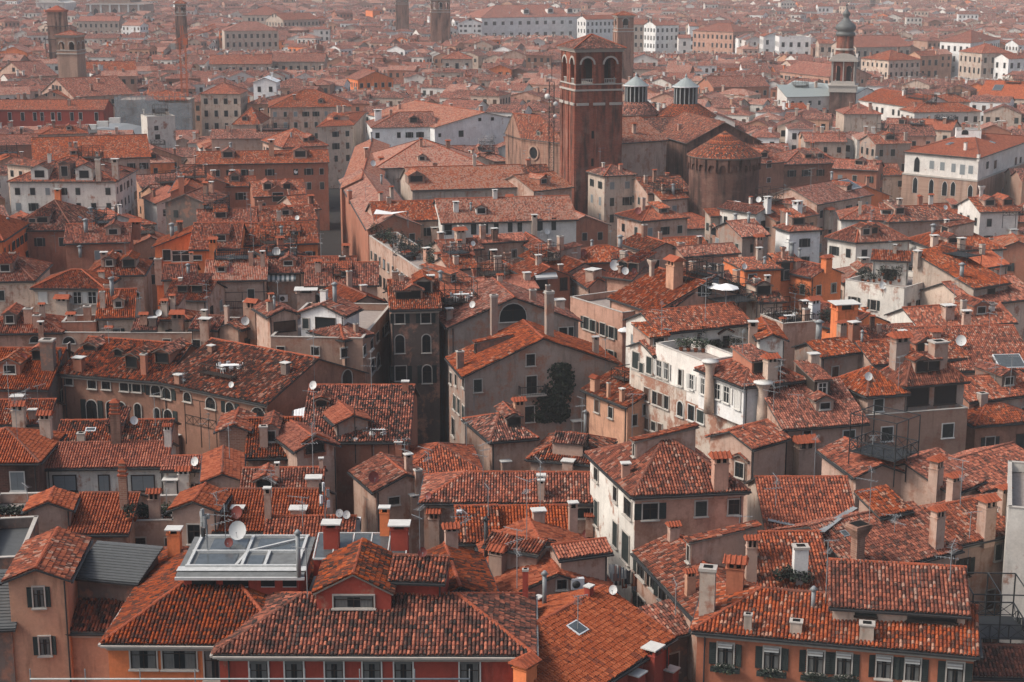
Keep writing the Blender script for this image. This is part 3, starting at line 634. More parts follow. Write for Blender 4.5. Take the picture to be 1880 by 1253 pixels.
def DORM(x, yb, w, hgt, style='gable', wall=None, roof=None, win='sh', deep=None, z0=None):
    """a dormer standing on the roof: bottom middle of its front and its width and front height in picture pixels"""
    q = hit(x, yb)
    if not q: return
    P, n, h, k, d = q; kk = ppm(P); W = w / kk; Ht = hgt / kk; B0 = h.host.base
    hz = Vector((n.x, n.y, 0)); 
    if hz.length < .05: hz = Vector((math.sin(h.yaw), -math.cos(h.yaw), 0))
    hz.normalize(); t = Vector((-hz.y, hz.x, 0)); sl = math.hypot(n.x, n.y) / max(.05, n.z); L = deep or min(4.5, (Ht + .5) / max(.2, sl)); wm = (wall if wall in M else 'plaster_' + wall) if wall else h.wall
    rise = W * .26 if style == 'gable' else 0; roof = roof or (h.roofm if h.roofm in PALS else 'mid'); c = P - B0; mb = MB(); rm = MB()
    def p(s, b, z): return c + t * (s * W / 2) - hz * b + Vector((0, 0, z))
    dn = -.3; bz = lambda b: dn
    mb.poly([p(-1, 0, dn), p(1, 0, dn), p(1, 0, Ht)] + ([p(0, 0, Ht + rise)] if rise else []) + [p(-1, 0, Ht)], wm)
    for s in (-1, 1): mb.poly([p(s, 0, dn), p(s, L, dn), p(s, L, Ht), p(s, 0, Ht)], wm)
    lod = h.lod; o_ = .18; e = 1 + 2 * o_ / W
    if style == 'gable':
        rk = rise * 2 * o_ / W
        for s in (-1, 1):
            sl_ = [p(s * e, L, Ht - rk), p(s * e, -o_ * 1.3, Ht - rk), p(0, -o_ * 1.3, Ht + rise), p(0, L, Ht + rise)]
            if s > 0: sl_ = [sl_[1], sl_[0], sl_[3], sl_[2]]
            slope(rm, sl_, roof, lod, .1, seed=int(x) + s); reg(h, [v + B0 for v in sl_], 'roof')
        ridge(rm, p(0, -o_ * 1.3, Ht + rise), p(0, L, Ht + rise), lod=lod, r=.12)
    else: # shed roof falling to the front
        r2 = L * .16; sl_ = [p(-e, -o_ * 1.4, Ht - .05), p(e, -o_ * 1.4, Ht - .05), p(e, L * 1.05, Ht + r2), p(-e, L * 1.05, Ht + r2)]; slope(rm, sl_, roof, lod, .1, seed=int(x)); reg(h, [v + B0 for v in sl_], 'roof')
        for s in (-1, 1): mb.poly([p(s, 0, Ht), p(s, L, Ht), p(s, L, Ht + r2)], wm)
    o = mb.build('dormer', h.host.root); rm.build('dormer_roof', o)
    if win:
        ww, wh = (W * .55, Ht * .62) if 'void' not in win else (W * .74, Ht * .72); far = h.dist > 270; ww, wh = max(.3, round(ww * 10) / 10), max(.3, round(wh * 10) / 10)
        trim = None if 'void' in win else 'stone_trim'; fr, pn, sh, kd = cached((win, ww, wh, trim, far), lambda: win_meshes(win, ww, wh, trim, far)); yaw = math.atan2(hz.x, -hz.y)
        wo = link('dormer_window', fr, o, p(0, -.004, Ht * .2), yaw)
        if pn: link('window_pane', pn, o, p(0, -.004, Ht * .2), yaw)
        if sh and 'cl' not in win:
            for sx in (-1, 1): link('shutter', sh, o, p(sx * (ww * .75 + .06) * 2 / W, -.008, Ht * .2), yaw)
    return o
def AC(x, y, w=16, hgt=12):
    q = hit(x, y)
    if not q: return
    P, n, h, k, d = q; kk = ppm(P); a = round(w / kk * 10) / 10; b = round(hgt / kk * 10) / 10
    def mk():
        mb = MB(); mb.box((0, -.2, 0), (a, .36, b), 'metal_white'); mb.lathe((0, 0, 0), [(b * .36, 0), (b * .36, .03)], 'gutter', 12)
        for i in range(len(mb.v) - 24, len(mb.v)):
            x_, y_, z_ = mb.v[i]; mb.v[i] = (x_ - a * .14, -.385 - z_, y_ + b * .5)
        mb.box((0, -.2, -.06), (a * .8, .3, .055), 'iron'); return mb.data('air_conditioner')
    hz = Vector((n.x, n.y, 0)); hz = hz.normalized() if hz.length > .1 else Vector((0, -1, 0))
    return link('air_conditioner', cached(('ac', a, b), mk), h.host.root, P - Vector((0, 0, b / 2)) - h.host.base, math.atan2(hz.x, -hz.y))
def rail_mesh(mb, p, q, hh, mat='iron', step=.18, r=.018, cross=False):
    p, q = Vector(p), Vector(q); L = (q - p).length; up = Vector((0, 0, hh)); mb.bar(p + up, q + up, r * 1.7, mat); mb.bar(p + up * .08, q + up * .08, r * 1.3, mat)
    n = max(1, int(L / step))
    if cross:
        n = max(1, int(L / (hh * 1.1)))
        for i in range(n):
            a, b = p.lerp(q, i / n), p.lerp(q, (i + 1) / n); mb.bar(a, b + up, r, mat); mb.bar(b, a + up, r, mat)
    for i in range(n + 1): a = p.lerp(q, i / n); mb.bar(a, a + up, r if not cross else r * 1.8, mat)
def TERR(x, yb, w, deep=3.0, hgt=1.0, posts=0.0, lift=None, mat='wood_dark', cross=True, name='roof_terrace', pergola=True, floor=True):
    """a wooden altana on a roof: middle of its front edge in the picture, width in pixels, depth in metres"""
    q = hit(x, yb)
    if not q: return None
    P, n, h, k, d = q; kk = ppm(P); W = w / kk; B0 = h.host.base; yw = h.yaw; t = Vector((math.cos(yw), math.sin(yw), 0)); b = Vector((-t.y, t.x, 0)); 
    if lift is None: lift = .5
    c = P - B0 + Vector((0, 0, lift)); fl = MB(); rl = MB(); po = MB(); p = lambda s, e, z=0: c + t * (s * W / 2) + b * (e * deep) + Vector((0, 0, z))
    if floor:
        nb = max(3, int(deep / .16))
        for i in range(nb): fl.extr([p(-1, i / nb), p(1, i / nb), p(1, (i + .85) / nb), p(-1, (i + .85) / nb)], (0, 0, .05), mat)
    for e0, e1 in (((-1, 0), (1, 0)), ((1, 0), (1, 1)), ((-1, 0), (-1, 1)), ((-1, 1), (1, 1))): rail_mesh(rl, p(*e0, .06), p(*e1, .06), hgt, mat, r=.03, cross=cross, step=.25)
    sep = []
    for s in (-1, 0, 1):
        for e in (0, 1):
            if posts: po.bar(p(s, e, -2.2), p(s, e, posts), .06, mat)
            else: k1 = MB(); k1.bar(p(s, e, -2.2), p(s, e, .05), .06, mat); sep.append(k1)
    if posts and pergola:
        for e in (0, 1): po.bar(p(-1, e, posts), p(1, e, posts), .05, mat)
        for s in (-1, 0, 1): po.bar(p(s, 0, posts), p(s, 1, posts), .045, mat)
    o = fl.build(name, h.host.root) if floor else po.build(name, h.host.root)
    rl.build('railing', o)
    po.build('pergola_frame', o) if posts else [k1.build('post', o) for k1 in sep]
    reg(h, [p(-1, 0, .06) + B0, p(1, 0, .06) + B0, p(1, 1, .06) + B0, p(-1, 1, .06) + B0], 'roof')
    h.terr = (lambda s, e, z=0: p(s, e, z + .055) + B0); return h.terr, h
def plant_mesh(hh, r, seed, mat='leaf', n=110, pot=True):
    mb = MB(); rr = random.Random(seed)
    if pot: mb.lathe((0, 0, 0), [(.17, 0), (.24, .36), (.26, .4)], 'pot', 10); mb.lathe((0, 0, .38), [(.22, 0), (.2, .01)], 'soil', 8)
    lv = MB(); st = MB(); b0 = .4 if pot else 0
    for i in range(6): st.bar((0, 0, b0 - .02), (rr.uniform(-r, r) * .6, rr.uniform(-r, r) * .6, b0 + hh * rr.uniform(.5, .9)), .02, 'wood_dark', 3)
    leaves(lv, (0, 0, b0 + hh * .55), (r, r, hh * .5), n, rr, mat, .16)
    return mb, st, lv
def leaves(mb, c, rad, n, rr, mat, sz):
    for i in range(n):
        while True:
            a = [rr.uniform(-1, 1) for _ in range(3)]
            l = sum(x * x for x in a)
            if l < 1: break
        k = rr.uniform(.75, 1.15); p = Vector((c[0] + a[0] * rad[0] * k, c[1] + a[1] * rad[1] * k, c[2] + a[2] * rad[2] * k)); u = Vector((rr.uniform(-1, 1), rr.uniform(-1, 1), rr.uniform(-.6, .6))).normalized(); v = u.cross(Vector((rr.uniform(-1, 1), rr.uniform(-1, 1), 1))).normalized(); s = sz * rr.uniform(.6, 1.3)
        mb.poly([p - u * s, p + v * s * .5, p + u * s, p - v * s * .5], mat)
def PLANT(P, label, group, hh=1.0, r=.45, seed=0, mat='leaf', name='potted_plant', pot=True, cat='potted plant', n=110):
    key = ('pl', round(hh, 1), round(r, 1), seed % 4, mat, pot, n)
    def mk():
        a, b, c = plant_mesh(round(hh, 1), round(r, 1), seed % 4, mat, n, pot); return (a.data('pot') if pot else None, b.data('stem'), c.data('foliage'))
    a, b, c = cached(key, mk); o = bpy.data.objects.new(name, None); COL.objects.link(o); o.location = P; o.empty_display_size = .3; tag(o, label, cat, group); 
    if a: link('pot', a, o)
    link('stem', b, o); link('foliage', c, o); o.rotation_euler[2] = R.uniform(0, 6); return o
# ================================================================== the near and middle houses, front to back
# --- bottom row
hK = H('red house with dark mottled hipped roof, white gutter and white-framed windows', (402, 1195), (973, 1197), 17, 'H', 1092, 'red', 'dark', cor=2, w=None)
hL = H('orange house under the big white-framed glass roof, next to the red house', (197, 1176), (520, 1178), 17, 'H', None, 'orange', 'dark', dep=16, cor=2, w=None, pitch=.3)
hB1 = H('peach house with green-shuttered windows below a red lean-to roof', (-60, 1152), (212, 1155), 14.8, 'S', 1107, 'peach', 'dark', w=None, cor=1)
hG1 = H('peach gabled house end with patchy red roof above the lean-to', (15, 1063), (121, 1060), 18.6, 'P', by=974, wall='peach', roof='mid', w=None)
hSl = H('loggia under a grey ribbed metal roof beside the peach gable', (141, 1054), (250, 1064), 17.5, 'S', 1003, 'drab', 'slate', w=None, pitch=.28)
H('dark house with ribbed metal roof at the left edge by the peach gable', (-60, 1150), (21, 1147), 15.5, 'S', 1052, 'drab', 'slate', w=None)
H('low flat roof with a white dome light behind the peach gable', (-40, 1046), (40, 1042), 14.5, 'F', dep=9, wall='drab', roof='slate', w=None)
hX = H('orange house with dark shutters, striped blinds and flower boxes', (1280, 1152), (1789, 1197), 16, 'H', 1093, 'salmon', 'mid', hr=0, cor=1, w=None)
hX2 = H('', (1530, 1108), (1773, 1123), 17.8, 'G', 1036, 'cream', 'mid', parent=hX, w=None)
hP = H('house with bright orange roof and one skylight right of the red house', (1040, 1291), (1229, 1168), 14.6, 'G', 1133, 'red', 'new', w=None)
H('dark red upper storey with small tiled roof behind the red house', (722, 1060), (810, 1063), 20, 'G', 1022, 'red', 'dark', w=None)
H('roof sloping down to a white gutter behind the red house', (780, 1104), (908, 1096), 17.4, 'P', by=1001, wall='tan', roof='dark', w=None)
hQ = H('tan gabled house with air conditioner between red house and white house', (926, 1096), (1122, 1083), 15, 'P', by=955, wall='tan', roof='new', w=None)
H('short orange wing with small window against the white house', (1030, 1021), (1115, 1010), 17.5, 'G', 996, 'tan', 'new', w='auto')
H('short orange wing of tiles left of the dotted ridge', (897, 997), (985, 1013), 17.2, 'G', 985, 'tan', 'mid')
H('steep roof facing us with dark flue in front', (846, 993), (913, 991), 15.2, 'G', 930, 'tan', 'mid')
H('plain orange roof with a small chimney behind the dotted ridge', (908, 984), (1040, 982), 15.0, 'G', 930, 'tan', 'new', hl=0)
hS = H('long house with dark shutters and a chimney rising from its speckled roof', (778, 919), (1088, 920), 14, 'H', 868, 'tan', 'mid', hr=0, w=None, cor=1)
hT = H('tall house with white side wall and pink front beside the laundry alley', (1166, 906), (1366, 897), 18, 'H', 800, 'pink', 'mid', C=(1084, 830), w=None, cor=1, wl='wornwhite')
hV = H('house with row of green shutters along the laundry alley', (1281, 1132), (1425, 1118), 14.6, 'P', 1085, 'tan', 'mid', C=(1171, 1013), w=None)
hY = H('house with cream side wall and wide roof falling to a grey valley', (1410, 968), (1572, 968), 14.6, 'G', 877, 'cream', 'mid', w='auto')
H('roof with dark tiles facing us below the grey valley', (1335, 1088), (1528, 1086), 14.2, 'G', 978, 'tan', 'mid', w=None)
hZ = H('wide dark speckled roof with tall chimney right of the valley', (1575, 1052), (1757, 1006), 14.5, 'G', 945, 'tan', 'mid', w='auto')
hZ2 = H('tan house with three tall chimneys and bracketed eaves at the right', (1747, 999), (1900, 966), 14, 'G', 922, 'tan', 'mid', w='auto', cor=1)
H('small raised roof panel beside the trellis terrace', (1615, 945), (1665, 934), 16.6, 'S', 903, 'tan', 'mid')
hAA = H('plain tan gabled house in front of the iron trellis', (1572, 873), (1660, 866), 15, 'P', wall='tan', roof='mid', C=(1510, 827), w=None)
hCC = H('white house with dark shutters at the right edge', (1850, 950), (1960, 960), 17, 'F', dep=12, wall='wornwhite', w='auto')
H('low dark roof under the iron railing at bottom right', (1785, 1236), (1960, 1240), 12, 'G', 1188, 'tan', 'dark', w='auto')
H('shaded roof beside the orange house bottom right', (1190, 1175), (1282, 1150), 13, 'S', 1118, 'drab', 'mid')
# --- left, second row
H('brown brick house with grey window under orange hipped roof at left edge', (-90, 847), (68, 846), 14, 'H', 787, 'brick_dark', 'new', w=None)
hE = H('low terrace with potted shrubs at the left edge', (-40, 974), (56, 972), 12.5, 'F', dep=7, wall='tan', w='auto')
hF = H('tan tower house with little orange gabled roof at left', (51, 936), (127, 933), 15.4, 'P', by=898, wall='tan', roof='new', w=None)
H('orange tile roof between the two small tower houses', (129, 976), (231, 976), 13.6, 'G', 906, 'tan', 'new', w='auto')
hTe = H('flat terrace with plants between the two small tower houses', (231, 975), (322, 973), 12.6, 'F', dep=6.5, wall='tan', w='auto')
hI = H('tan tower house with dark window next to the white dish', (317, 934), (397, 935), 15.4, 'P', by=891, wall='tan', roof='new', w=None)
hJ = H('wide orange roof with stub chimneys behind the white dish', (397, 972), (588, 972), 13.6, 'G', 899, 'tan', 'new', w=None)
H('lower orange roof in front of the wide one beside the glass roof', (486, 1010), (640, 1010), 14.4, 'G', 949, 'tan', 'mid')
hWE = H('long white house with grey roller shutters under a bright orange roof', (82, 857), (303, 854), 12.6, 'G', 813, 'wornwhite', 'new', w=None)
H('short white house with orange roof adjoining the long white one', (301, 860), (388, 859), 12.4, 'G', 838, 'wornwhite', 'new', w='auto')
H('tan gabled house with bright ridge right of the white houses', (376, 882), (440, 879), 13.4, 'P', by=822, wall='tan', roof='new', w=None)
H('brick gabled house below the altana', (402, 790), (455, 789), 14.4, 'P', by=752, wall='brick_tan', roof='mid', w=None)
hDk = H('dark tiled roof with a chimney dormer right of the brick gable', (455, 838), (545, 836), 12.6, 'G', 768, 'tan', 'dark')
hK2 = H('orange roof with round-topped dormer left of the red chimneys', (446, 899), (588, 897), 13.0, 'G', 860, 'tan', 'mid')
H('gabled house with dark loggia under an orange roof', (545, 826), (616, 816), 14.0, 'P', by=775, wall='tan', roof='new', w=None)
H('tiny house with white metal ridge roof', (545, 768), (607, 766), 13.6, 'P', by=748, wall='stone', roof='metal_white', w=None, pitch=.2)
hN = H('big speckled roof with orange end wall beside the dark canal', (556, 808), (748, 808), 13.6, 'G', 708, 'terra', 'old', w=None)
H('small grey gable standing on the big speckled roof', (618, 776), (676, 770), 15.2, 'P', dep=5, wall='grey', roof='new', w=None)
hD4 = H('low dark roof in front of the curved brown house', (104, 814), (306, 812), 11.2, 'G', 772, 'tan', 'old', w=None)
H('grey house with stone side wall and drooping roof at left', (-70, 712), (86, 713), 13.2, 'G', 640, 'drab', 'mid', w='auto')
H('small roof at left edge below the stone-sided house', (-50, 727), (56, 726), 12.2, 'S', 694, 'tan', 'mid')
H('low roof with pale chimneys at the left edge', (-60, 778), (86, 776), 11.0, 'G', 735, 'tan', 'mid')
hC1 = H('curved brown house with two rows of arched windows, left part', (113, 684), (298, 699), 14, 'G', 626, 'brown', 'old', w=None, cor=1)
hC2 = H('right part of the curved brown house with the roof terrace', (298, 699), (490, 739), 14, 'G', 640, 'brown', 'old', w=None, cor=1)
hO = H('long low building with dentil cornice behind the curved house', (-40, 622), (420, 624), 12.4, 'F', dep=9, wall='wornpink', w=None, cor=1)
H('orange hipped roof with a chimney at left above the cornice', (-40, 611), (112, 608), 13.4, 'H', 576, 'pink', 'mid')
H('small tan roof house above the long cornice', (180, 583), (243, 581), 14.6, 'G', 532, 'cream', 'mid')
H('little white house with small window and grey chimney on the terrace', (288, 584), (345, 585), 14.4, 'H', 568, 'cream', 'mid')
hQ2 = H('weathered palace with dentil cornice and arched door by the canal', (497, 631), (666, 634), 14.6, 'F', wall='wornpink', Rr=(719, 570), w=None, cor=1)
hWG = H('white gabled attic with large dark window', (552, 573), (631, 579), 17.6, 'P', by=546, wall='blanc', roof='mid', w=None)
hTG = H('tan gabled attic with pair of brown shutters', (495, 580), (546, 575), 17.4, 'P', by=552, wall='tan', roof='mid', w=None)
H('small orange roof step right of the white gabled attic', (632, 622), (680, 612), 15.4, 'H', 588, 'wornpink', 'mid')
hDF = H('dark shaded house with arched windows at the head of the canal', (719, 567), (806, 565), 17.5, 'G', 514, 'soot', 'mid', w=None, cor=1)
hLun = H('grey house with big half-round window under its gable', (824, 600), (1062, 588), 15.2, 'P', by=512, wall='grey', roof='mid', w=None)
hGr = H('tall grey rendered house with ivy and one balcony by the canal', (853, 690), (1136, 668), 13.4, 'P', 629, wall='grey', roof='mid', C=(824, 656), w=None)
hPav = H('glazed pavilion with hipped roof in front of the ivy wall', (903, 808), (981, 802), 12.2, 'H', 760, 'tan', 'old', C=(857, 769), w=None)
H('low gabled roofs below the pavilion to its right', (974, 840), (1090, 850), 11.2, 'H', 795, 'tan', 'old', w=None)
H('orange roof ridge left of the pavilion', (745, 868), (880, 862), 11.6, 'H', 815, 'tan', 'mid', w=None)
H('slanting roof left below the pavilion', (690, 900), (800, 885), 11.8, 'P', by=835, wall='tan', roof='mid', w=None)
hPe = H('narrow peach house with two windows left of the white palace', (1074, 714), (1152, 745), 11.4, 'S', 690, 'peach', 'mid', w=None)
hPk = H('pink house with green shutters below a terrace', (1047, 556), (1143, 586), 13, 'F', dep=8, wall='pink', w=None)
# --- white palace on the right
hII = H('white weathered palace with long flank of windows', (1376, 778), (1450, 768), 13.6, 'F', wall='worn', C=(1158, 692), w=None, cor=1)
hI0 = H('planted white terrace storey on the white palace flank', (1290, 678), (1355, 668), 17.4, 'F', wall='white', C=(1204, 644), w=None, zlow=15.4)
hI1 = H('white attic with hipped roof and white shutters on the palace', (1367, 707), (1477, 695), 17.6, 'H', 652, 'blanc', 'mid', C=(1284, 675), w=None, zlow=15.4)
hI2 = H('white gabled attic over the terrace of the white palace', (1211, 610), (1375, 592), 18.6, 'G', 565, 'wornwhite', 'mid', w='auto', zlow=14)
H('small white attic with shutters at the far end of the palace', (1200, 650), (1240, 646), 17.0, 'G', 625, 'wornwhite', 'mid', C=(1157, 634), zlow=14)
H('white attic house with single shuttered window behind palace terrace', (1395, 622), (1440, 622), 18.2, 'P', by=585, wall='wornwhite', roof='mid', w='auto')
hFF = H('tan house under a long white cornice behind the iron trellis', (1444, 789), (1776, 764), 13.6, 'F', dep=10, wall='wornpink', w=None, cor=1)
hLo = H('open loggia house with pyramid roof and dark openings', (1664, 703), (1771, 694), 17.2, 'H', 650, 'grey', 'mid', C=(1613, 685), w=None)
hPy = H('small house with pyramid roof left of the open loggia', (1594, 724), (1662, 719), 16.4, 'H', 674, 'tan', 'mid', C=(1533, 697), w=None)
hHH = H('slope with black dormer left of the small pyramid roof', (1440, 785), (1588, 774), 14.6, 'G', 700, 'tan', 'mid', w=None)
H('roof step with tan wall in front of the cornice house', (1380, 821), (1443, 802), 14.4, 'G', 782, 'tan', 'mid', w=None)
H('roof with white side wall right of the orange chimney house', (1690, 602), (1862, 590), 13.6, 'G', 560, 'wornwhite', 'mid', w='auto')
H('long roof behind the pyramid loggia', (1605, 668), (1775, 655), 13.6, 'G', 622, 'tan', 'mid')
H('broad roof slope at the right with a wide white skylight', (1700, 680), (1900, 676), 12.6, 'G', 600, 'tan', 'mid')
H('grey-walled house with low roof between palace and loggia', (1508, 653), (1612, 640), 14.4, 'G', 622, 'grey', 'mid')
H('low roof with small chimney in front of the orange chimney', (1560, 630), (1690, 624), 13.4, 'G', 598, 'tan', 'mid')
H('dark red house with balcony at the right edge', (1791, 779), (1905, 770), 11.6, 'H', 743, 'brown', 'mid')
H('gable with grey wall above the dark red house', (1780, 735), (1905, 720), 13.2, 'G', 690, 'grey', 'mid')
H('bright roof at right edge below the balcony house', (1800, 900), (1920, 862), 13.6, 'G', 832, 'tan', 'mid')
H('roof between the tall chimneys right of the trellis', (1745, 905), (1800, 880), 14.2, 'G', 838, 'tan', 'mid')
# --- orange group and terraces, right middle
hOr = H('bright orange house with square window and flat-pitched roof', (1368, 496), (1434, 493), 14.2, 'S', 474, 'orange', 'old', C=(1328, 478), w=None)
H('orange wing with dark door right of the bright orange house', (1425, 480), (1464, 476), 14.4, 'S', 466, 'orange', 'old')
H('orange house with roof terrace frame of dark glass', (1275, 536), (1357, 531), 12.6, 'G', 500, 'terra', 'old')
H('orange house with hipped roof behind the leafy courtyard', (1490, 508), (1545, 500), 12.6, 'P', by=470, wall='orange', roof='mid')
H('orange house with big capped chimney', (1549, 606), (1636, 592), 12.6, 'P', dep=9, wall='orange', roof='mid', w=None)
H('little white-walled house with tile roof beside the balcony table', (1395, 553), (1437, 551), 15.4, 'G', 537, 'cream', 'old', C=(1371, 545), w=None)
hBal = H('tan block with the white balcony table', (1437, 607), (1500, 602), 14.0, 'F', dep=6, wall='tan', w='auto')
hWt = H('white terrace building with plants and balustrade', (1552, 524), (1660, 540), 12.8, 'F', dep=12, wall='wornwhite', w='auto')
H('white back house of the planted terrace', (1603, 475), (1668, 478), 16.4, 'S', 462, 'wornwhite', 'mid')
hGw = H('big bare grey gable wall beside the white terrace', (1676, 505), (1788, 528), 14.4, 'r', wall='stone', roof='mid', dep=7, pitch=.3, w=None)
H('white house with hipped roof and dark opening, right middle', (1572, 443), (1667, 438), 13.4, 'H', 410, 'wornwhite', 'mid', C=(1520, 434), w='auto')
H('wide hipped roof on white walls with two chimneys', (1730, 460), (1842, 455), 13, 'H', 415, 'wornwhite', 'mid', C=(1670, 438), w='auto')
H('white narrow house in front of the hipped pair', (1450, 424), (1506, 421), 13.4, 'H', 407, 'blanc', 'mid', w='auto')
H('brownish long roof behind the white hipped houses', (1632, 406), (1775, 400), 13.2, 'H', 378, 'tan', 'old', w='auto')
H('long roof with pale dormer left of the brownish one', (1545, 402), (1650, 404), 13.2, 'H', 378, 'wornwhite', 'mid')
H('reddish steep roof under the white palace windows', (1800, 388), (1870, 386), 13, 'G', 362, 'white', 'mid')
H('house with two new orange roof wings and white chimney', (1742, 500), (1850, 484), 13, 'G', 468, 'cream', 'new')
H('roof with antenna at the right edge below the air conditioners', (1780, 560), (1905, 545), 12.4, 'G', 512, 'cream', 'mid')
H('small hipped roof in front of the round apse', (1305, 396), (1392, 390), 12.8, 'S', 382, 'stone', 'mid')
H('house with steep red roof left of the white narrow house', (1363, 434), (1410, 430), 13, 'G', 405, 'grey', 'mid')
H('long roof with dark roof garden left of the orange house', (1257, 470), (1356, 463), 13, 'G', 450, 'pink', 'mid')
H('white house end with tall chimney right of the apse roofs', (1388, 392), (1420, 388), 14.2, 'P', by=370, wall='wornwhite', roof='mid')
H('tan house with roof sloping left near the solar panel', (1500, 374), (1600, 356), 13, 'G', 336, 'tan', 'mid')
H('brick-fronted white house with tall chimney', (1425, 405), (1500, 392), 13, 'G', 370, 'wornpink', 'mid')
H('brown house with hipped roof and arches right of the apse', (1441, 301), (1546, 298), 14, 'H', 272, 'brown', 'old', w='auto')
H('orange-tan house with bracketed eaves right of the brown arches', (1530, 308), (1610, 312), 13.4, 'G', 294, 'terra', 'mid', w='auto')
# --- centre, behind
H('gabled orange house with pale awning', (972, 510), (1046, 505), 13, 'P', by=474, wall='terra', roof='mid', w=None)
H('striped orange roof left of the awning house', (885, 536), (986, 528), 13.2, 'G', 508, 'terra', 'new')
H('orange roof just left of the roof terrace with table', (808, 545), (880, 520), 14.6, 'G', 505, 'tan', 'mid')
H('pink house with pair of white dormers under dishes', (1120, 545), (1200, 572), 14.6, 'G', 505, 'pink', 'mid')
H('pink house with roof falling away behind the small dishes', (1185, 548), (1240, 560), 15.2, 'G', 500, 'peach', 'mid')
H('brick-walled terrace house with red wall panel', (1060, 482), (1178, 477), 13, 'H', 452, 'terra', 'mid')
H('house with two shuttered windows in a wide dormer', (1190, 462), (1252, 457), 13.4, 'P', dep=9, wall='tan', roof='old')
hGd = H('long house with roof garden along the narrow street', (780, 512), (836, 503), 12.2, 'F', wall='tan', C=(678, 442), w='auto')
H('house with pale facade and two dark shutters in the centre', (880, 446), (965, 440), 13, 'S', 432, 'tan', 'mid', w='auto')
H('low roof in front of the loggia with rows of tiles', (812, 460), (885, 455), 12.6, 'G', 440, 'tan', 'mid')
# convent block
hCv1 = H('long orange building along the dark street with pale roof', (676, 420), (772, 412), 13.6, 'P', 388, 'terra', 'pale', C=(624, 330), w='auto')
H('faded roof along the dark street, far part of the courtyard block', (627, 345), (700, 341), 13.8, 'P', None, 'terra', 'pale', C=(654, 268), w='auto')
hCv2 = H('broad faded roof of the big courtyard block', (690, 308), (890, 303), 14.4, 'H', 256, 'cream', 'pale', w=None)
hCv3 = H('long faded roof with dormer over a bare white wall', (757, 348), (968, 342), 14.4, 'G', 305, 'stone', 'pale', w=None, cor=1)
hCv4 = H('long tiled roof over a white timber loggia with railing', (812, 409), (1058, 402), 14.4, 'G', 363, 'white', 'pale', w=None)
H('speckled roof left of the white loggia with cloth canopy in front', (690, 406), (808, 402), 14.2, 'G', 370, 'tan', 'mid')
H('small roofs at the foot of the brick bell tower', (980, 350), (1050, 342), 14.2, 'G', 318, 'tan', 'pale')
hWp = H('white house with five dark windows behind the courtyard block', (683, 234), (800, 232), 14.4, 'H', 206, 'blanc', 'mid', w='auto', hr=0)
hWp2 = H('wide white gable wall with two tiny windows', (798, 234), (978, 224), 14.4, 'P', by=185, wall='blanc', roof='pale', w=None, pitch=.22)
hOc = H('brick church wall with round window beside the bell tower', (957, 252), (1040, 262), 16, 'H', 212, 'brick_tan', 'mid', C=(928, 243), w=None, hl=0)
H('brick house with small roof turret right of the bell tower', (1147, 269), (1217, 267), 15, 'H', 245, 'wornpink', 'mid', w='auto')
H('tall tan house with glazed top storey right of the bell tower', (1110, 322), (1166, 319), 16.4, 'H', 302, 'stone', 'old', w='auto')
H('mixed brown roofs right of the glazed top storey', (1190, 354), (1268, 350), 13.6, 'G', 324, 'tan', 'old')
H('cream house with lean-to roof near the brick tower foot', (1215, 366), (1262, 362), 13, 'S', 352, 'cream', 'mid')
H('orange-gabled roofs between the dormer house and apse', (1180, 405), (1262, 398), 13, 'H', 378, 'tan', 'mid')
# --- left middle
H('orange roof and orange wall at the left edge facing right', (-90, 443), (3, 441), 14, 'H', 390, 'orange', 'new', Rr=(49, 410))
H('pale house with hipped roof at the left edge', (-60, 516), (60, 514), 13.6, 'H', 468, 'cream', 'mid', w='auto', hl=0, cor=1)
hHip = H('cream house with dentil eaves and four white-shuttered windows', (62, 527), (189, 528), 14, 'H', 496, 'cream', 'mid', w=None, cor=1)
H('hipped roof stepping up behind the cream house', (160, 505), (262, 503), 14.4, 'H', 466, 'tan', 'mid', w=None)
H('orange house with lean-to wall and white balcony glass', (284, 452), (350, 451), 13, 'L', wall='orange', roof='mid', dep=7, pitch=.38, w=None)
H('orange house with skylight and chimney on its red roof', (350, 457), (438, 456), 13.8, 'G', 410, 'orange', 'mid', w=None)
H('wide roof on orange walls next to the skylight house', (450, 449), (583, 445), 13, 'G', 409, 'orange', 'mid')
H('smooth roof on reddish walls left of the orange houses', (120, 446), (236, 443), 13, 'G', 411, 'terra', 'mid')
H('dark hipped roof with grey gutter, left middle', (10, 422), (133, 421), 13, 'H', 368, 'terra', 'old', Rr=(191, 392))
H('tiled roof with flat skylights above the orange house', (365, 411), (470, 408), 13, 'G', 384, 'tan', 'mid')
H('tiled roof with a dish near the dark street', (470, 407), (580, 402), 13, 'G', 379, 'tan', 'mid')
H('grey gabled house with two white windows', (303, 371), (379, 373), 13.4, 'P', by=342, wall='drab', roof='mid', w='auto')
H('orange-pink house with gabled roof left of the small orange one', (313, 352), (374, 351), 14.4, 'P', by=318, wall='terra', roof='mid')
H('pink house with window and gable between two chimneys', (374, 338), (415, 336), 14.6, 'P', by=312, wall='terra', roof='mid')
H('small orange-walled house with two windows', (415, 341), (467, 340), 14, 'G', 324, 'terra', 'mid', w='auto')
H('roof with gabled dormer near the dark street', (467, 360), (560, 357), 13.4, 'G', 330, 'terra', 'mid')
H('roof with small gabled front left of the dark street', (545, 385), (586, 382), 13.4, 'G', 358, 'tan', 'mid')
H('long orange-walled house with two dormers beside the dark street', (362, 301), (602, 297), 13.6, 'G', 277, 'terra', 'mid', w='auto')
hSt = H('stone-fronted house with three dormers and dark roof', (17, 332), (211, 332), 14, 'H', 288, 'wornwhite', 'old', w='auto')
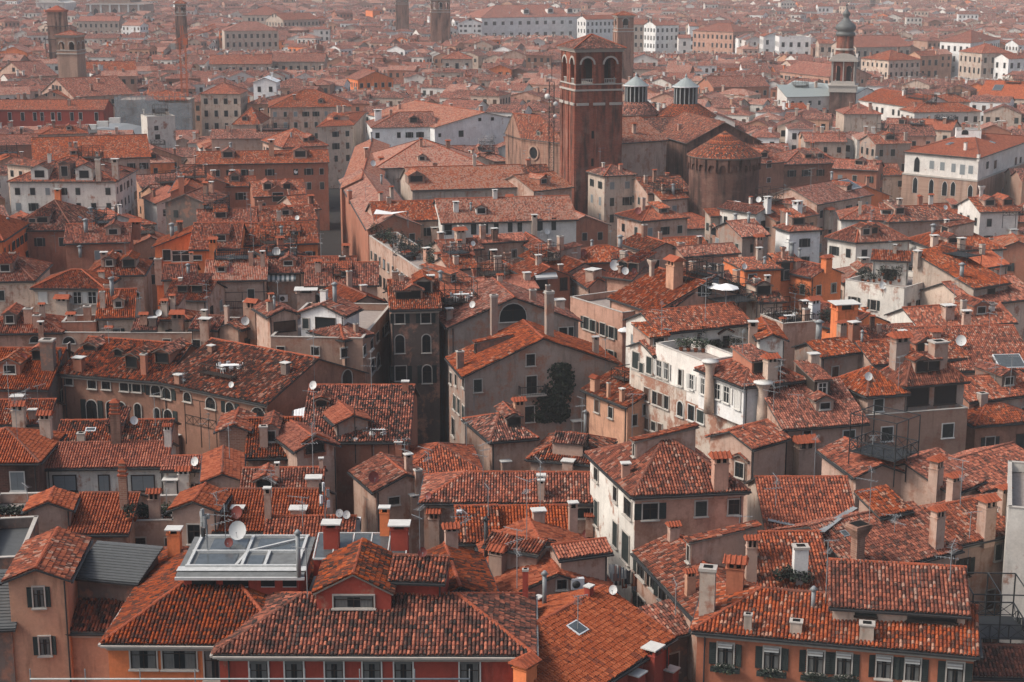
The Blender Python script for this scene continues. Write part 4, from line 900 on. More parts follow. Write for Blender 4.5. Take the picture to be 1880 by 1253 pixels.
H('long wing with dark windows behind the stone-fronted house', (212, 320), (240, 316), 14, 'P', 295, 'cream', 'old', dep=34, w='auto')
H('wide roof with white chimneys behind the stone-fronted house', (62, 294), (275, 287), 13.6, 'G', 250, 'tan', 'mid')
H('flat-walled tan house below the black roof terrace', (388, 254), (523, 253), 14, 'S', 238, 'tan', 'mid', w=None)
H('roof with black dormer right of the flat-walled house', (520, 270), (600, 266), 14, 'H', 236, 'tan', 'mid')
H('light speckled roof on tan walls with white dish', (378, 514), (487, 512), 13.4, 'G', 477, 'tan', 'pale', w='auto')
H('small roof left of the light speckled one', (300, 512), (356, 511), 13.4, 'G', 485, 'tan', 'mid')
H('grey house with striped awning', (488, 500), (548, 499), 13.6, 'G', 472, 'grey', 'mid', w='auto')
H('red roof right of the striped awning', (548, 498), (650, 497), 13.6, 'G', 472, 'tan', 'mid')
H('roof with folding chairs terrace right of the striped awning', (562, 524), (692, 522), 13.4, 'G', 483, 'tan', 'mid')
H('low red roof with dark courtyard in front', (303, 548), (378, 550), 12.6, 'G', 515, 'tan', 'mid')
H('open orange gable canopy near the street mouth', (494, 473), (560, 468), 13.2, 'P', by=444, wall='terra', roof='mid', w=None)
H('rooftop house with dish left of the canal head', (640, 560), (705, 553), 15.2, 'P', by=520, wall='tan', roof='mid')

H('narrow house with dark balcony rail along the narrow street', (955, 470), (1040, 500), 12.8, 'G', None, 'tan', 'mid', dep=6)
H('long narrow-street house with flank windows right of the garden terraces', (1080, 527), (1114, 518), 12.2, 'P', wall='tan', roof='mid', C=(950, 441), w='auto')
H('small orange roof behind the roof terrace with table', (826, 494), (876, 490), 13, 'G', 470, 'tan', 'mid')
H('tan house front with dark windows behind the garden terraces', (815, 470), (868, 468), 12.4, 'S', 455, 'tan', 'mid', w='auto')
H('little roofs stepping down left of the awning house', (890, 500), (955, 498), 12.6, 'H', 476, 'tan', 'old')
H('tall pink house above the railed terrace', (1112, 506), (1160, 512), 15.2, 'G', 486, 'pink', 'mid', w='auto')
H('terrace room with dark panels between the orange hip and the small tan roof house', (114, 604), (176, 603), 13.4, 'F', dep=4, wall='terra', w='auto')
H('tiny orange-roofed hut right of the small white terrace house', (352, 602), (398, 604), 14.2, 'G', 580, 'tan', 'mid', w='auto')
H('low hut with shed roof on the long terrace, beside the small tan roof house', (246, 604), (284, 604), 13.6, 'S', 588, 'drab', 'old', w='auto')
H('narrow hut with chimneyed roof at the right end of the long terrace', (402, 600), (440, 604), 14.4, 'P', dep=6, wall='wornpink', roof='old', w='auto')
# ================================================================== landmark houses farther back
H('long red building with nine white-framed windows', (-20, 201), (190, 201), 13, 'G', 183, 'red', 'mid', w=None, cor=1)
H('pink gable with two tiny windows behind the long red building', (57, 183), (132, 183), 13, 'P', by=158, wall='pink', roof='mid', w=None)
H('wide church roof right of the pink gable', (135, 178), (245, 172), 14, 'G', 142, 'tan', 'mid')
H('long roof behind the twin-arched bell tower', (150, 141), (252, 139), 14, 'G', 113, 'tan', 'mid')
H('steep roof left of the twin-arched bell tower', (52, 141), (106, 138), 14, 'G', 113, 'tan', 'mid')
H('pale palace with rows of square windows above the bell tower', (143, 39), (218, 39), 15, 'G', 30, 'stone', 'mid', w='grid', cat='palace')
H('big cream palace with arched central window, upper left', (412, 57), (511, 56), 16, 'H', 40, 'stone', 'mid', w='grid', cat='palace', cor=1)
H('cream block with hipped roof behind the big cream palace', (445, 28), (518, 28), 16, 'H', 11, 'cream', 'mid', w='grid')
H('long pale block right of the hipped cream block', (520, 37), (585, 35), 15, 'G', 24, 'stone', 'mid', w='grid')
hDp = H('cream palace with three storeys of tall dark windows', (368, 172), (441, 172), 17, 'H', 152, 'cream', 'mid', w='grid', cat='palace', cor=1)
H('white attic with triangular pediment beside the cream palace', (465, 151), (507, 151), 18, 'P', wall='blanc', roof='metal_white', w='grid')
H('row of small windows under a long orange roof', (385, 118), (498, 117), 13, 'G', 101, 'cream', 'mid', w='grid')
H('pale row house with dark windows right of the long orange roof', (500, 113), (595, 113), 13, 'G', 98, 'stone', 'mid', w='grid')
H('big red hipped roof behind the black roof terrace', (495, 197), (645, 195), 15, 'H', 165, 'tan', 'mid')
H('orange roof left of the black roof terrace', (428, 228), (476, 228), 14, 'H', 197, 'tan', 'mid')
H('hipped roof with two windows right of the black roof terrace', (583, 233), (648, 230), 14.6, 'H', 210, 'cream', 'mid', Rr=(672, 204), w='auto')
H('grey-white roof block beside the netted scaffold', (272, 181), (336, 180), 13.4, 'H', 166, 'stone', 'mid')
hWb = H('bare white cube with one small window', (270, 216), (321, 214), 16.4, 'F', dep=8, wall='wornwhite', roof='bare', w=None)
hWpal = H('long white palace with two rows of dark windows at top centre', (884, 33), (1070, 30), 17.5, 'H', 9, 'blanc', 'mid', w='grid', cat='palace')
H('white gabled wing left of the long white palace', (842, 42), (884, 42), 16, 'P', dep=16, wall='blanc', roof='mid')
H('bright orange house with two windows and gable, upper centre', (657, 146), (722, 144), 13.4, 'P', dep=14, wall='orange', roof='mid', w='grid')
H('grey hipped house with four windows below the square brick tower', (812, 108), (866, 108), 14, 'H', 95, 'stone', 'mid', w='grid')
H('small white gable with triple window, upper centre', (898, 144), (928, 144), 13, 'P', wall='stone', roof='mid', w='grid', dep=12)
H('pale palace with tall windows left of the pink one, top right', (1288, 48), (1346, 46), 16, 'G', 38, 'stone', 'mid', w='grid', cat='palace')
H('narrow white palace with balconies at the far canal', (1266, 48), (1288, 48), 16, 'G', 41, 'blanc', 'mid', w='grid', cat='palace')
H('pink palace with brown side wall, top right', (1346, 59), (1386, 57), 16, 'Q', None, 'pink', 'mid', dep=30, w='grid', cat='palace')
H('ornate white palace with a small gable, top right', (1402, 67), (1431, 67), 17, 'P', wall='blanc', roof='mid', w='grid', dep=14, cat='palace')
hCa = H('ornate white palace with battlements and arcades', (1431, 71), (1489, 71), 17, 'F', dep=14, wall='blanc', w='grid', cat='palace')
H('white arcaded block left of the onion dome tip', (1502, 12), (1530, 12), 16, 'G', 7, 'blanc', 'mid', w='grid')
H('cream palace end left of the onion tower', (1504, 80), (1530, 80), 15, 'G', 72, 'cream', 'mid', w='grid')
H('long stone house with wide roof right of the onion tower', (1572, 87), (1672, 85), 16, 'G', 66, 'stone', 'mid', w='grid')
H('cream hipped house right of the onion tower', (1632, 111), (1690, 109), 15, 'H', 92, 'cream', 'mid', w='grid')
H('narrow peach house between cream house and tall white palace', (1690, 103), (1725, 102), 15, 'G', 94, 'peach', 'mid', w='grid')
H('tall white palace with arched balcony windows, top right', (1726, 76), (1782, 79), 18, 'H', 56, 'blanc', 'mid', Rr=(1836, 72), w='grid', cat='palace')
H('grey-white palace with arched ground windows at right edge', (1803, 98), (1858, 97), 16, 'H', 80, 'stone', 'mid', w='grid', cat='palace')
H('white house at the far right beside the grey-white palace', (1852, 108), (1915, 106), 14, 'G', 98, 'blanc', 'mid', w='grid')
H('long bright orange roof with skylights at right edge', (1795, 178), (1920, 183), 14, 'G', 150, 'cream', 'new', w='grid')
H('white house with dentil eaves and square windows, upper right', (1679, 206), (1800, 204), 14, 'H', 189, 'white', 'mid', w='grid', cor=1)
H('cream roof pavilion on the white house, upper right', (1708, 186), (1780, 187), 15.6, 'H', 173, 'cream', 'mid')
H('white facade falling to the right beside the octagon', (1577, 183), (1677, 197), 14.4, 'G', 170, 'white', 'mid', w='grid')
H('cream octagon-like house under an orange pyramid roof', (1550, 209), (1618, 209), 14, 'Y', 188, 'cream', 'mid', dep=12, w=None)
H('peach house with flat orange roof below the octagon', (1626, 234), (1684, 236), 13.4, 'G', 218, 'peach', 'mid', w='grid')
H('low orange roof above the white gothic palace', (1684, 236), (1746, 239), 13.2, 'G', 220, 'cream', 'new', w='grid')
H('grey house with dark windows left of the gothic palace', (1608, 264), (1672, 262), 13, 'G', 247, 'grey', 'mid', w='grid')
H('dark red house with white-framed windows behind the two lanterns', (1310, 160), (1412, 158), 14, 'G', 140, 'terra', 'mid', w='grid')
H('long pink house with flat front left of the onion tower', (1432, 131), (1522, 141), 14, 'G', 116, 'pink', 'mid')
H('white lead roof beside the onion tower', (1445, 178), (1530, 176), 14, 'S', 156, 'white', 'lead_pale')
H('second white lead roof right of the onion tower', (1572, 172), (1610, 170), 14.4, 'P', by=148, wall='blanc', roof='lead_pale')
H('white house with shed roof left of the onion tower', (1448, 200), (1482, 199), 14.4, 'S', 190, 'white', 'mid')
H('white palace just left of the single-arched brick tower', (1076, 36), (1130, 35), 16, 'G', 28, 'blanc', 'mid', w='grid', cat='palace')
H('cream palace right of the single-arched brick tower', (1163, 45), (1202, 45), 16, 'G', 36, 'stone', 'mid', w='grid', cat='palace')
H('white balconied palace, second right of the single-arched brick tower', (1204, 47), (1246, 46), 16, 'G', 38, 'blanc', 'mid', w='grid', cat='palace')
H('low white house by the far canal before the pale palaces', (1246, 70), (1268, 70), 14, 'G', 64, 'white', 'mid', w='grid')
# white gothic palace on the right
hGo = H('cream gothic palace with pointed windows and orange hipped roof', (1662, 278), (1797, 290), 15, 'H', 244, 'white', 'new', Rr=(1905, 252), w=None, cat='palace', pitch=.3)
zb_ = atY(1662, 320, hGo.a.y).z; Bg = hGo.base; m_ = MB(); e_ = .012; cr_ = [(-e_, -e_), (1 + e_, -e_), (1 + e_, 1 + e_), (-e_, 1 + e_)]
for i in range(4):
    a_, b_ = cr_[i], cr_[(i + 1) % 4]; q_ = [hGo.pt(*a_, 0), hGo.pt(*b_, 0), hGo.pt(*b_, zb_), hGo.pt(*a_, zb_)]; m_.poly([v - Bg for v in q_], 'brick_pale'); reg(hGo, q_, 'wall')
m_.build('lower_wall', hGo.root); m_ = MB(); m_.extr([hGo.pt(s * (1 + .03) - .015, t * 1.03 - .015, zb_) - Bg for s, t in ((0, 0), (1, 0), (1, 1), (0, 1))], (0, 0, .35), 'stone_trim'); m_.build('belt_course', hGo.root)
hLt = H('', (1756, 240), (1802, 241), 18.6, 'F', dep=6, wall='blanc', roof='bare', parent=hGo, w=None)
# church of the brick tower
hCh1 = H('church nave roof behind the brick tower', (1140, 262), (1224, 256), 19.6, 'G', 216, 'tan', 'pale', w=None, cat='church')
hCh2 = H('dark brick church gable behind the round apse', (1262, 262), (1395, 258), 19.2, 'P', by=206, wall='brick_dark', roof='old', w=None, pitch=.5, cat='church')
H('church aisle roof below the right glazed lantern', (1200, 246), (1325, 240), 19.4, 'G', 214, 'terra', 'old', w=None, cat='church')
H('dark red house wall with white window right of the apse', (1392, 300), (1440, 296), 15.4, 'G', 262, 'brown', 'mid', w=None)

def thing(name, label, cat, P, rz=0.0, group=None):
    o = bpy.data.objects.new(name, None); COL.objects.link(o); o.location = P; o.rotation_euler[2] = rz; o.empty_display_size = 1; tag(o, label, cat, group); return o
def arch_wall(mb, p0, p1, z0, z1, n, w, spring, th, mat, tip=1.0):
    """a wall panel with n real arched openings; spring = height where the arches begin"""
    p0, p1 = Vector((p0[0], p0[1], 0)), Vector((p1[0], p1[1], 0)); d = p1 - p0; L = d.length; d.normalize(); inn = Vector((-d.y, d.x, 0)) * th; pitch = L / n; r = w / 2; up = lambda z: Vector((0, 0, z))
    edges = [0.0]
    for i in range(n): c = pitch * (i + .5); edges += [c - r, c + r]
    edges.append(L)
    for i in range(0, len(edges), 2):
        a, b = edges[i], edges[i + 1]; mb.extr([p0 + d * a + up(z0), p0 + d * b + up(z0), p0 + d * b + up(spring), p0 + d * a + up(spring)], inn, mat)
    for i in range(n):
        c = pitch * (i + .5); a0, a1 = pitch * i, pitch * (i + 1); pts = [p0 + d * a0 + up(spring), p0 + d * (c - r) + up(spring)]
        for k in range(1, 8): t = math.pi * (1 - k / 8); pts.append(p0 + d * (c + r * math.cos(t)) + up(spring + r * math.sin(t) * tip))
        pts += [p0 + d * (c + r) + up(spring), p0 + d * a1 + up(spring), p0 + d * a1 + up(z1), p0 + d * a0 + up(z1)]; mb.extr(pts, inn, mat)
def zat(x, y, Y): return atY(x, y, Y).z
def square(s): return [(-s, -s), (s, -s), (s, s), (-s, s)]
def ring(mb, s, z, h, out, mat):
    mb.box((0, 0, z), ((s + out) * 2, (s + out) * 2, h), mat)
def TOWER(label, xc, wpx, Y, ycor, yap, belf, rot, wall='brick_tan', nar=2, roof='mid', trim='stone_trim', extra=True):
    P = atY(xc, ycor, Y); k = ppm(P); s = wpx / k / 2; zc = P.z; zt = zat(xc, yap, Y); z1, z0 = zat(xc, belf[0], Y), zat(xc, belf[1], Y); o = thing('bell_tower', label, 'bell tower', (P.x, P.y, 0), rot, 'brick bell towers')
    sh = MB(); sh.box((0, 0, 0), (2 * s, 2 * s, z0 - 1.0), wall); 
    if extra:
        for q in range(4):
            c, sn = math.cos(q * math.pi / 2), math.sin(q * math.pi / 2)
            for e in (-.86, -.02, .86): x, y = e * s, -s - .1; sh.box((x * c - y * sn, x * sn + y * c, 0), (.28 * s, .25, z0 - 1.6), wall, q * math.pi / 2)
    sh.build('shaft', o)
    b = MB(); sq = square(s)
    for i in range(4): arch_wall(b, sq[i], sq[(i + 1) % 4], z0, zc - .4, nar, 2 * s * (.27 if nar == 2 else .36 if nar == 1 else .2), z1 - 2 * s * .135, s * .22, wall)
    b.build('belfry', o)
    f = MB(); ring(f, s, z0 - 1.0, 1.0, .02, wall); f.box((0, 0, z0 - .999), (2 * s * .9, 2 * s * .9, 1.03), 'void'); f.box((s * .25, 0, z0 + .03), (s * .62, s * 1.1, zc - z0 - .5), 'void'); f.box((0, 0, zc - .45), (2 * s * .9, 2 * s * .9, .04), 'void'); f.build('belfry_floor_and_shade', o)  # floor, plus near-black core and ceiling painted as the shade inside the belfry
    t = MB(); ring(t, s, z0 - 1.35, .35, .32, trim); ring(t, s, z0 - .1, .25, .2, trim)
    ring(t, s, zc - .4, .4, .3, trim); ring(t, s, zc - .02, .4, .55, trim); t.build('cornice', o)
    for i in range(4): pass
    zs = z1 - 2 * s * .135
    for q in range(4):
        M3 = Matrix.Rotation(q * math.pi / 2, 3, 'Z'); rad = s * (.27 if nar == 2 else .36 if nar == 1 else .2)
        for e in ((-.5, .5) if nar == 2 else (0,) if nar == 1 else (-.667, 0, .667)):
            ar = MB(); g = lambda r_, t_: M3 @ Vector((e * s + r_ * math.cos(t_), -s - .01, zs + r_ * math.sin(t_))); ts = [math.pi * j / 8 for j in range(9)]
            ar.extr([g(rad, t_) for t_ in ts] + [g(rad * 1.28, t_) for t_ in ts[::-1]], M3 @ Vector((0, -.14, 0)), trim)
            ar.build('arch_trim', o)
    im = MB(); 
    for q in range(4):
        c, sn = math.cos(q * math.pi / 2), math.sin(q * math.pi / 2); zs = z1 - 2 * s * .135
        for e in ((-.5, .5) if nar == 2 else (0,)): x, y = e * s, -s - .04; im.box((x * c - y * sn, x * sn + y * c, zs - .15), (2 * s * .42, .12, .22), trim, q * math.pi / 2); 
    rl = MB()
    if extra:
        for q in range(4):
            c, sn = math.cos(q * math.pi / 2), math.sin(q * math.pi / 2)
            for e in ((-.5, .5) if nar == 2 else (0,)):
                for j in range(-3, 4): x, y = e * s + j * s * .075, -s * .94; rl.bar((x * c - y * sn, x * sn + y * c, z0 + .15), (x * c - y * sn, x * sn + y * c, z0 + 1.0), .08, trim)
                x, y = e * s, -s * .94; rl.box((x * c - y * sn, x * sn + y * c, z0 + 1.0), (2 * s * .29, .25, .15), trim, q * math.pi / 2)
        rl.build('balustrade', o)
    r = MB(); e = s + .75; zr = zc + .38; ap = Vector((0, 0, zt)); sq = square(e)
    for i in range(4): slope(r, [(*sq[i], zr), (*sq[(i + 1) % 4], zr), ap], roof, 2, .15)
    for i in range(4): ridge(r, (*sq[i], zr), ap, lod=2, r=.18)
    r.build('roof', o)
    pts = [(P.x + x * math.cos(rot) - y * math.sin(rot), P.y + x * math.sin(rot) + y * math.cos(rot)) for x, y in square(s)]
    th = House(); th.dist = Y
    for i in range(4): a, c = pts[i], pts[(i + 1) % 4]; reg(th, [(*a, 0), (*c, 0), (*c, zt), (*a, zt)], 'tower')
    FOOT.append((P.x, P.y, s * 1.5)); return o, s, z0, zc
FOOT = []
oS, sS, z0S, zcS = TOWER('tall dark red brick bell tower with twin belfry arches and pyramid roof', 1086, 88, 345, 90, 63, (104, 152), math.radians(16), 'brick_red', 2, 'old', 'stone_trim')
mb = MB(); zz = zat(1086, 190, 345)
for q in range(4):
    c, sn = math.cos(q * math.pi / 2), math.sin(q * math.pi / 2)
    for e in (-.72, 0, .72): x, y = e * sS, -sS - .28; mb.box((x * c - y * sn, x * sn + y * c, zz), (sS * .52, .3, .55), 'stone_trim', q * math.pi / 2)
mb.build('belt_course', oS)
mb = MB()
for y_ in (250, 300, 350):
    mb.box((sS * -.25, -sS - .02, zat(1086, y_, 345)), (.5, .1, 1.6), 'void')
mb.build('slit_window', oS)
TOWER('brick bell tower with single-arched belfry behind the great brick tower', 1145, 30, 640, 30, 21, (35, 52), math.radians(12), 'brick_tan', 1, 'mid')
TOWER('pinkish bell tower with two arched belfry windows, upper left', 129, 38, 600, 66, 56, (76, 92), math.radians(-9), 'brick_pale', 2, 'mid', extra=False)
TOWER('square brown tower cut by the top edge, centre', 808, 34, 900, 0, -8, (3, 18), math.radians(5), 'brick_tan', 3, 'mid')
TOWER('slim brown tower at the top edge left of the square one', 738, 23, 1050, 0, -6, (-2, 4), math.radians(5), 'brick_tan', 2, 'mid')
TOWER('slim tower with arched belfry at the top edge behind the crane', 331, 17, 850, 8, 0, (13, 24), 0, 'brick_tan', 2, 'mid')
TOWER('dark slab tower far off at the top right edge', 1602, 9, 1500, 0, -2, (2, 4), 0, 'brick_dark', 1, 'old', extra=False)
# the scaffolded tower
P = atY(105, 30, 760); k = ppm(P); s = 30 / k / 2; o = thing('scaffolded_tower', 'tower wrapped in scaffolding behind the pinkish bell tower', 'tower', (P.x, P.y, 0)); m = MB(); zt = zat(105, 22, 760); m.box((0, 0, 0), (2 * s, 2 * s, zt), 'brick_tan'); m.build('shaft', o)
m = MB(); zs = zat(105, 48, 760)
for i in range(6):
    z = zs * i / 5
    for q in square(s + 1.0): m.bar((q[0], q[1], 0), (q[0], q[1], zs), .12, 'iron')
    for a, b in zip(square(s + 1), square(s + 1)[1:] + square(s + 1)[:1]): m.bar((*a, z), (*b, z), .15, 'iron'); m.extr([(*a, z), (*b, z), (*[v * .85 for v in b], z), (*[v * .85 for v in a], z)], (0, 0, .12), 'wood_dark')
m.build('scaffolding', o); m = MB(); m.box((0, 0, zt), (2 * s + 1, 2 * s + 1, .8), 'ridge'); m.box((0, 0, zt + .8), (2 * s, 2 * s, 2), 'ridge', 0, .1); m.build('roof', o); FOOT.append((P.x, P.y, s * 2))
# onion-domed tower
P = atY(1548, 160, 540); k = ppm(P); s = 46 / k / 2; Z = lambda y: zat(1548, y, 540); rot = math.radians(-14); o = thing('onion_bell_tower', 'slender bell tower with grey onion dome and white belfry bands', 'bell tower', (P.x, P.y, 0), rot); FOOT.append((P.x, P.y, s * 1.5))
m = MB(); m.box((0, 0, 0), (2 * s, 2 * s, Z(168)), 'brick_dark'); m.build('shaft', o)
m = MB(); ring(m, s, Z(168), Z(157) - Z(168), .35, 'stone_trim'); ring(m, s, Z(157), .4, .65, 'stone_trim'); ring(m, s * .92, Z(156), Z(148) - Z(156), .1, 'stone_trim'); m.build('balcony_band', o)
m = MB(); s2 = s * .9; z0, z1 = Z(148), Z(112)
for i in range(4): q = square(s2); arch_wall(m, q[i], q[(i + 1) % 4], z0, z1, 2, s2 * .5, z1 - s2 * .62, s2 * .24, 'brick_red')
m.box((0, 0, z0), (s2 * 1.2, s2 * 1.2, z1 - z0), 'void'); m.build('belfry', o)  # near-black inner block stands in for the shade behind the arches
m = MB()
for q in range(4):
    c, sn = math.cos(q * math.pi / 2), math.sin(q * math.pi / 2)
    for e in (-.93, 0, .93): x, y = e * s2, -s2 - .06; m.box((x * c - y * sn, x * sn + y * c, z0), (.32, .26, z1 - z0), 'stone_trim', q * math.pi / 2)
    pts = []
    for k_ in range(9): t = math.pi * k_ / 8; pts.append((s * 1.02 * math.cos(t), -s - .3, Z(108) + 1.9 * math.sin(t)))
    M3 = Matrix.Rotation(q * math.pi / 2, 3, 'Z'); m.extr([M3 @ Vector(p) for p in pts], M3 @ Vector((0, .7, 0)), 'stone_trim')
ring(m, s, Z(112), Z(108) - Z(112), .5, 'stone_trim'); m.build('pediment', o)
m = MB(); r8 = s * .78; m.lathe((0, 0, Z(108)), [(r8, 0), (r8, Z(96) - Z(108))], 'brick_red', 8, False); m.lathe((0, 0, Z(96)), [(r8 * .92, 0), (r8 * .92, Z(66) - Z(96))], 'brick_red', 8, False); m.lathe((0, 0, Z(92)), [(r8 * 1.05, 0), (r8 * 1.05, Z(88.5) - Z(92))], 'stone_trim', 8, False); m.build('drum', o)
m = MB(); zb = Z(66); hh = Z(8) - zb; m.lathe((0, 0, zb), [(r8 * 1.0, 0), (r8 * .95, .1 * hh), (r8 * .8, .13 * hh), (r8 * .98, .18 * hh), (r8 * 1.05, .25 * hh), (r8 * .98, .33 * hh), (r8 * .66, .42 * hh), (r8 * .4, .5 * hh), (r8 * .28, .56 * hh), (r8 * .26, .6 * hh), (r8 * .4, .66 * hh), (r8 * .38, .72 * hh), (r8 * .2, .79 * hh), (r8 * .06, .86 * hh), (.12, hh)], 'lead_dark' if 'lead_dark' in M else 'zinc', 20); m.lathe((0, 0, zb + hh * .93), [(.1, 0), (.4, .4), (.1, .8)], 'bronze', 8); m.build('onion_dome', o)
# two lanterns over conical tiled roofs
for xc, ye, hw, yl0, yl1, yap, lw, lab in ((1167, 208, 44, 186, 158, 140, 20, 'left glazed lantern with white conical cap over a tiled cone'), (1258, 212, 58, 190, 160, 142, 21, 'right glazed lantern with white conical cap over a tiled cone')):
    Y = 385; P = atY(xc, ye, Y); k = ppm(P); o = thing('church_lantern', lab, 'lantern', (P.x, P.y, 0)); Z = lambda y: zat(xc, y, Y); FOOT.append((P.x, P.y, hw / k * 1.1))
    m = MB(); n = 16; rr, zr, rt, zt = hw / k, P.z, lw / k * 1.15, Z(yl0)
    m.lathe((0, 0, 0), [(rr * .93, 0), (rr * .93, zr)], 'plaster_tan', 16, False); m.build('wall', o); m = MB()
    for i in range(n):
        a, b = 2 * math.pi * i / n, 2 * math.pi * (i + 1) / n; slope(m, [(rr * math.cos(a), rr * math.sin(a), zr), (rr * math.cos(b), rr * math.sin(b), zr), (rt * math.cos(b), rt * math.sin(b), zt), (rt * math.cos(a), rt * math.sin(a), zt)], 'old', 2, .15)
    m.build('roof', o); m = MB(); rl = lw / k; m.lathe((0, 0, zt - .2), [(rl * .93, 0), (rl * .93, Z(yl1) - zt + .2)], 'pane', 16, False)
    for i in range(16): a = 2 * math.pi * (i + .5) / 16; m.box((rl * math.cos(a), rl * math.sin(a), zt - .2), (.22, .22, Z(yl1) - zt + .2), 'lead', a)
    m.build('glazing', o); m = MB(); m.lathe((0, 0, Z(yl1)), [(rl * 1.18, 0), (rl * 1.18, .25)], 'metal_white', 16, False); m.lathe((0, 0, Z(yl1) + .25), [(rl * 1.12, 0), (rl * .1, Z(yap) - Z(yl1) - .3)], 'lead_pale', 16, False); m.lathe((0, 0, Z(yap)), [(.25, -.2), (.3, .3), (.02, .9)], 'lead', 8); m.build('cap', o)
# round apse
Y = 318; xc = 1330; P = atY(xc, 284, Y); k = ppm(P); o = thing('church_apse', 'round brick apse with blind arches and conical tiled roof', 'church', (P.x, P.y, 0)); rr = 64 / k; FOOT.append((P.x, P.y, rr)); m = MB(); m.lathe((0, 0, 0), [(rr, 0), (rr, P.z)], 'brick_dark', 24, False)
m.build('wall', o); m = MB()
for i in range(20):
    a = 2 * math.pi * (i + .5) / 20; c = Vector((rr * math.cos(a), rr * math.sin(a), P.z - 2.6)); t = Vector((-math.sin(a), math.cos(a), 0)); n_ = Vector((math.cos(a), math.sin(a), 0)); w_ = rr * .095
    pts = [c - t * w_ * 1.3, c - t * w_] + [c + t * w_ * math.cos(math.pi * (1 - j / 6)) + Vector((0, 0, .6 + w_ * math.sin(math.pi * j / 6))) for j in range(7)] + [c + t * w_, c + t * w_ * 1.3, c + t * w_ * 1.45 + Vector((0, 0, 2.3)), c - t * w_ * 1.45 + Vector((0, 0, 2.3))]
    m.extr([p + n_ * .02 for p in pts], n_ * .3, 'brick_dark')
m.lathe((0, 0, P.z - .32), [(rr * 1.03, 0), (rr * 1.07, .3)], 'stone_grey', 24, False); m.build('blind_arcade', o); m = MB(); ap = Vector((0, 0, zat(xc, 240, Y)))
for i in range(24): a, b = 2 * math.pi * i / 24, 2 * math.pi * (i + 1) / 24; q = rr * 1.08; slope(m, [(q * math.cos(a), q * math.sin(a), P.z), (q * math.cos(b), q * math.sin(b), P.z), ap], 'old', 2, .12)
m.build('roof', o)
th = House(); th.dist = Y
for i in range(8): a, b = 2 * math.pi * i / 8, 2 * math.pi * (i + 1) / 8; reg(th, [(P.x + rr * math.cos(a), P.y + rr * math.sin(a), 0), (P.x + rr * math.cos(b), P.y + rr * math.sin(b), 0), (P.x + rr * math.cos(b), P.y + rr * math.sin(b), P.z), (P.x + rr * math.cos(a), P.y + rr * math.sin(a), P.z)], 'tower')
# orange crane
def lattice(mb, p, q, w, mat, n):
    p, q = Vector(p), Vector(q); d = (q - p).normalized(); a = d.cross(Vector((0, 1, .01))).normalized(); b = d.cross(a); cs = [a * w + b * w, a * -w + b * w, a * -w + b * -w, a * w + b * -w]
    for c in cs: mb.bar(p + c, q + c, w * .16, mat)
    for i in range(n):
        u, v = p.lerp(q, i / n), p.lerp(q, (i + 1) / n)
        for j in range(4): mb.bar(u + cs[j], v + cs[(j + 1) % 4], w * .055, mat); mb.bar(v + cs[j], v + cs[(j + 1) % 4], w * .055, mat)
Y = 560; P = atY(339, 170, Y); o = thing('tower_crane', 'orange lattice crane with raised jib above the netted building', 'crane', (P.x, P.y, 0)); zt = zat(338, 70, Y); m = MB(); lattice(m, (0, 0, 0), (0, 0, zt), .95, 'crane_orange', 22); m.build('mast', o); m = MB()
q = atY(395, 48, Y) - Vector((P.x, P.y, 0)); lattice(m, (0, 0, zt), q, .7, 'crane_orange', 12); m.build('jib', o); m = MB(); q = atY(318, 80, Y) - Vector((P.x, P.y, 0)); lattice(m, (0, 0, zt), q, .5, 'crane_orange', 4); m.box((q.x, q.y, q.z - 2), (1.6, 1.2, 2), 'stone_grey'); m.build('counter_jib', o); m = MB(); m.box((1.2, -.6, zt - 2.2), (1.3, 1.4, 2), 'crane_orange'); m.build('cab', o)
q2 = atY(333, 48, Y) - Vector((P.x, P.y, 0)); m = MB(); lattice(m, (0, 0, zt), q2, .4, 'crane_orange', 4); m.build('apex_frame', o)
# netted scaffold
Y = 500; a = atY(211, 178, Y); b = atY(352, 186, Y); zt = a.z; c = (a + b) / 2; o = thing('netted_building', 'building wrapped in grey scaffold netting', 'building', (c.x, c.y, 0)); L = b.x - a.x; m = MB(); m.box((0, 5, 0), (L - 2, 9, zt - 1), 'plaster_stone'); m.build('wall', o); m = MB()
for i in range(15):
    x = -L / 2 + L * i / 14
    for y in (-.9, .1): m.bar((x, y, 0), (x, y, zt + .8), .06, 'zinc')
for j in range(7): z = zt * j / 6; m.bar((-L / 2, -.9, z), (L / 2, -.9, z), .07, 'zinc'); m.box((0, -.4, z), (L, .9, .08), 'wood_dark')
m.build('scaffolding', o); m = MB(); m.extr([(-L / 2, -1.0, 0), (L * .5, -1.0, 0), (L * .5, -1.0, zt - 2), (L * .1, -1.0, zt - 1.6), (-L * .05, -1.0, zt + .6), (-L / 2, -1.0, zt)], (0, .03, 0), 'net'); m.extr([(-L / 2, -1.0, 0), (-L / 2, 8, 0), (-L / 2, 8, zt), (-L / 2, -1.0, zt)], (.03, 0, 0), 'net'); m.build('netting', o); m = MB(); slope(m, [(-L * .12, -.2, zt - 1.2), (L / 2 - 1, -.2, zt - 1.2), (L / 2 - 4, 4.5, zt + 1.2), (-L * .1, 4.5, zt + 1.2)], 'mid', 2); m.build('roof', o); FOOT.append((c.x, c.y + 4, L * .5))
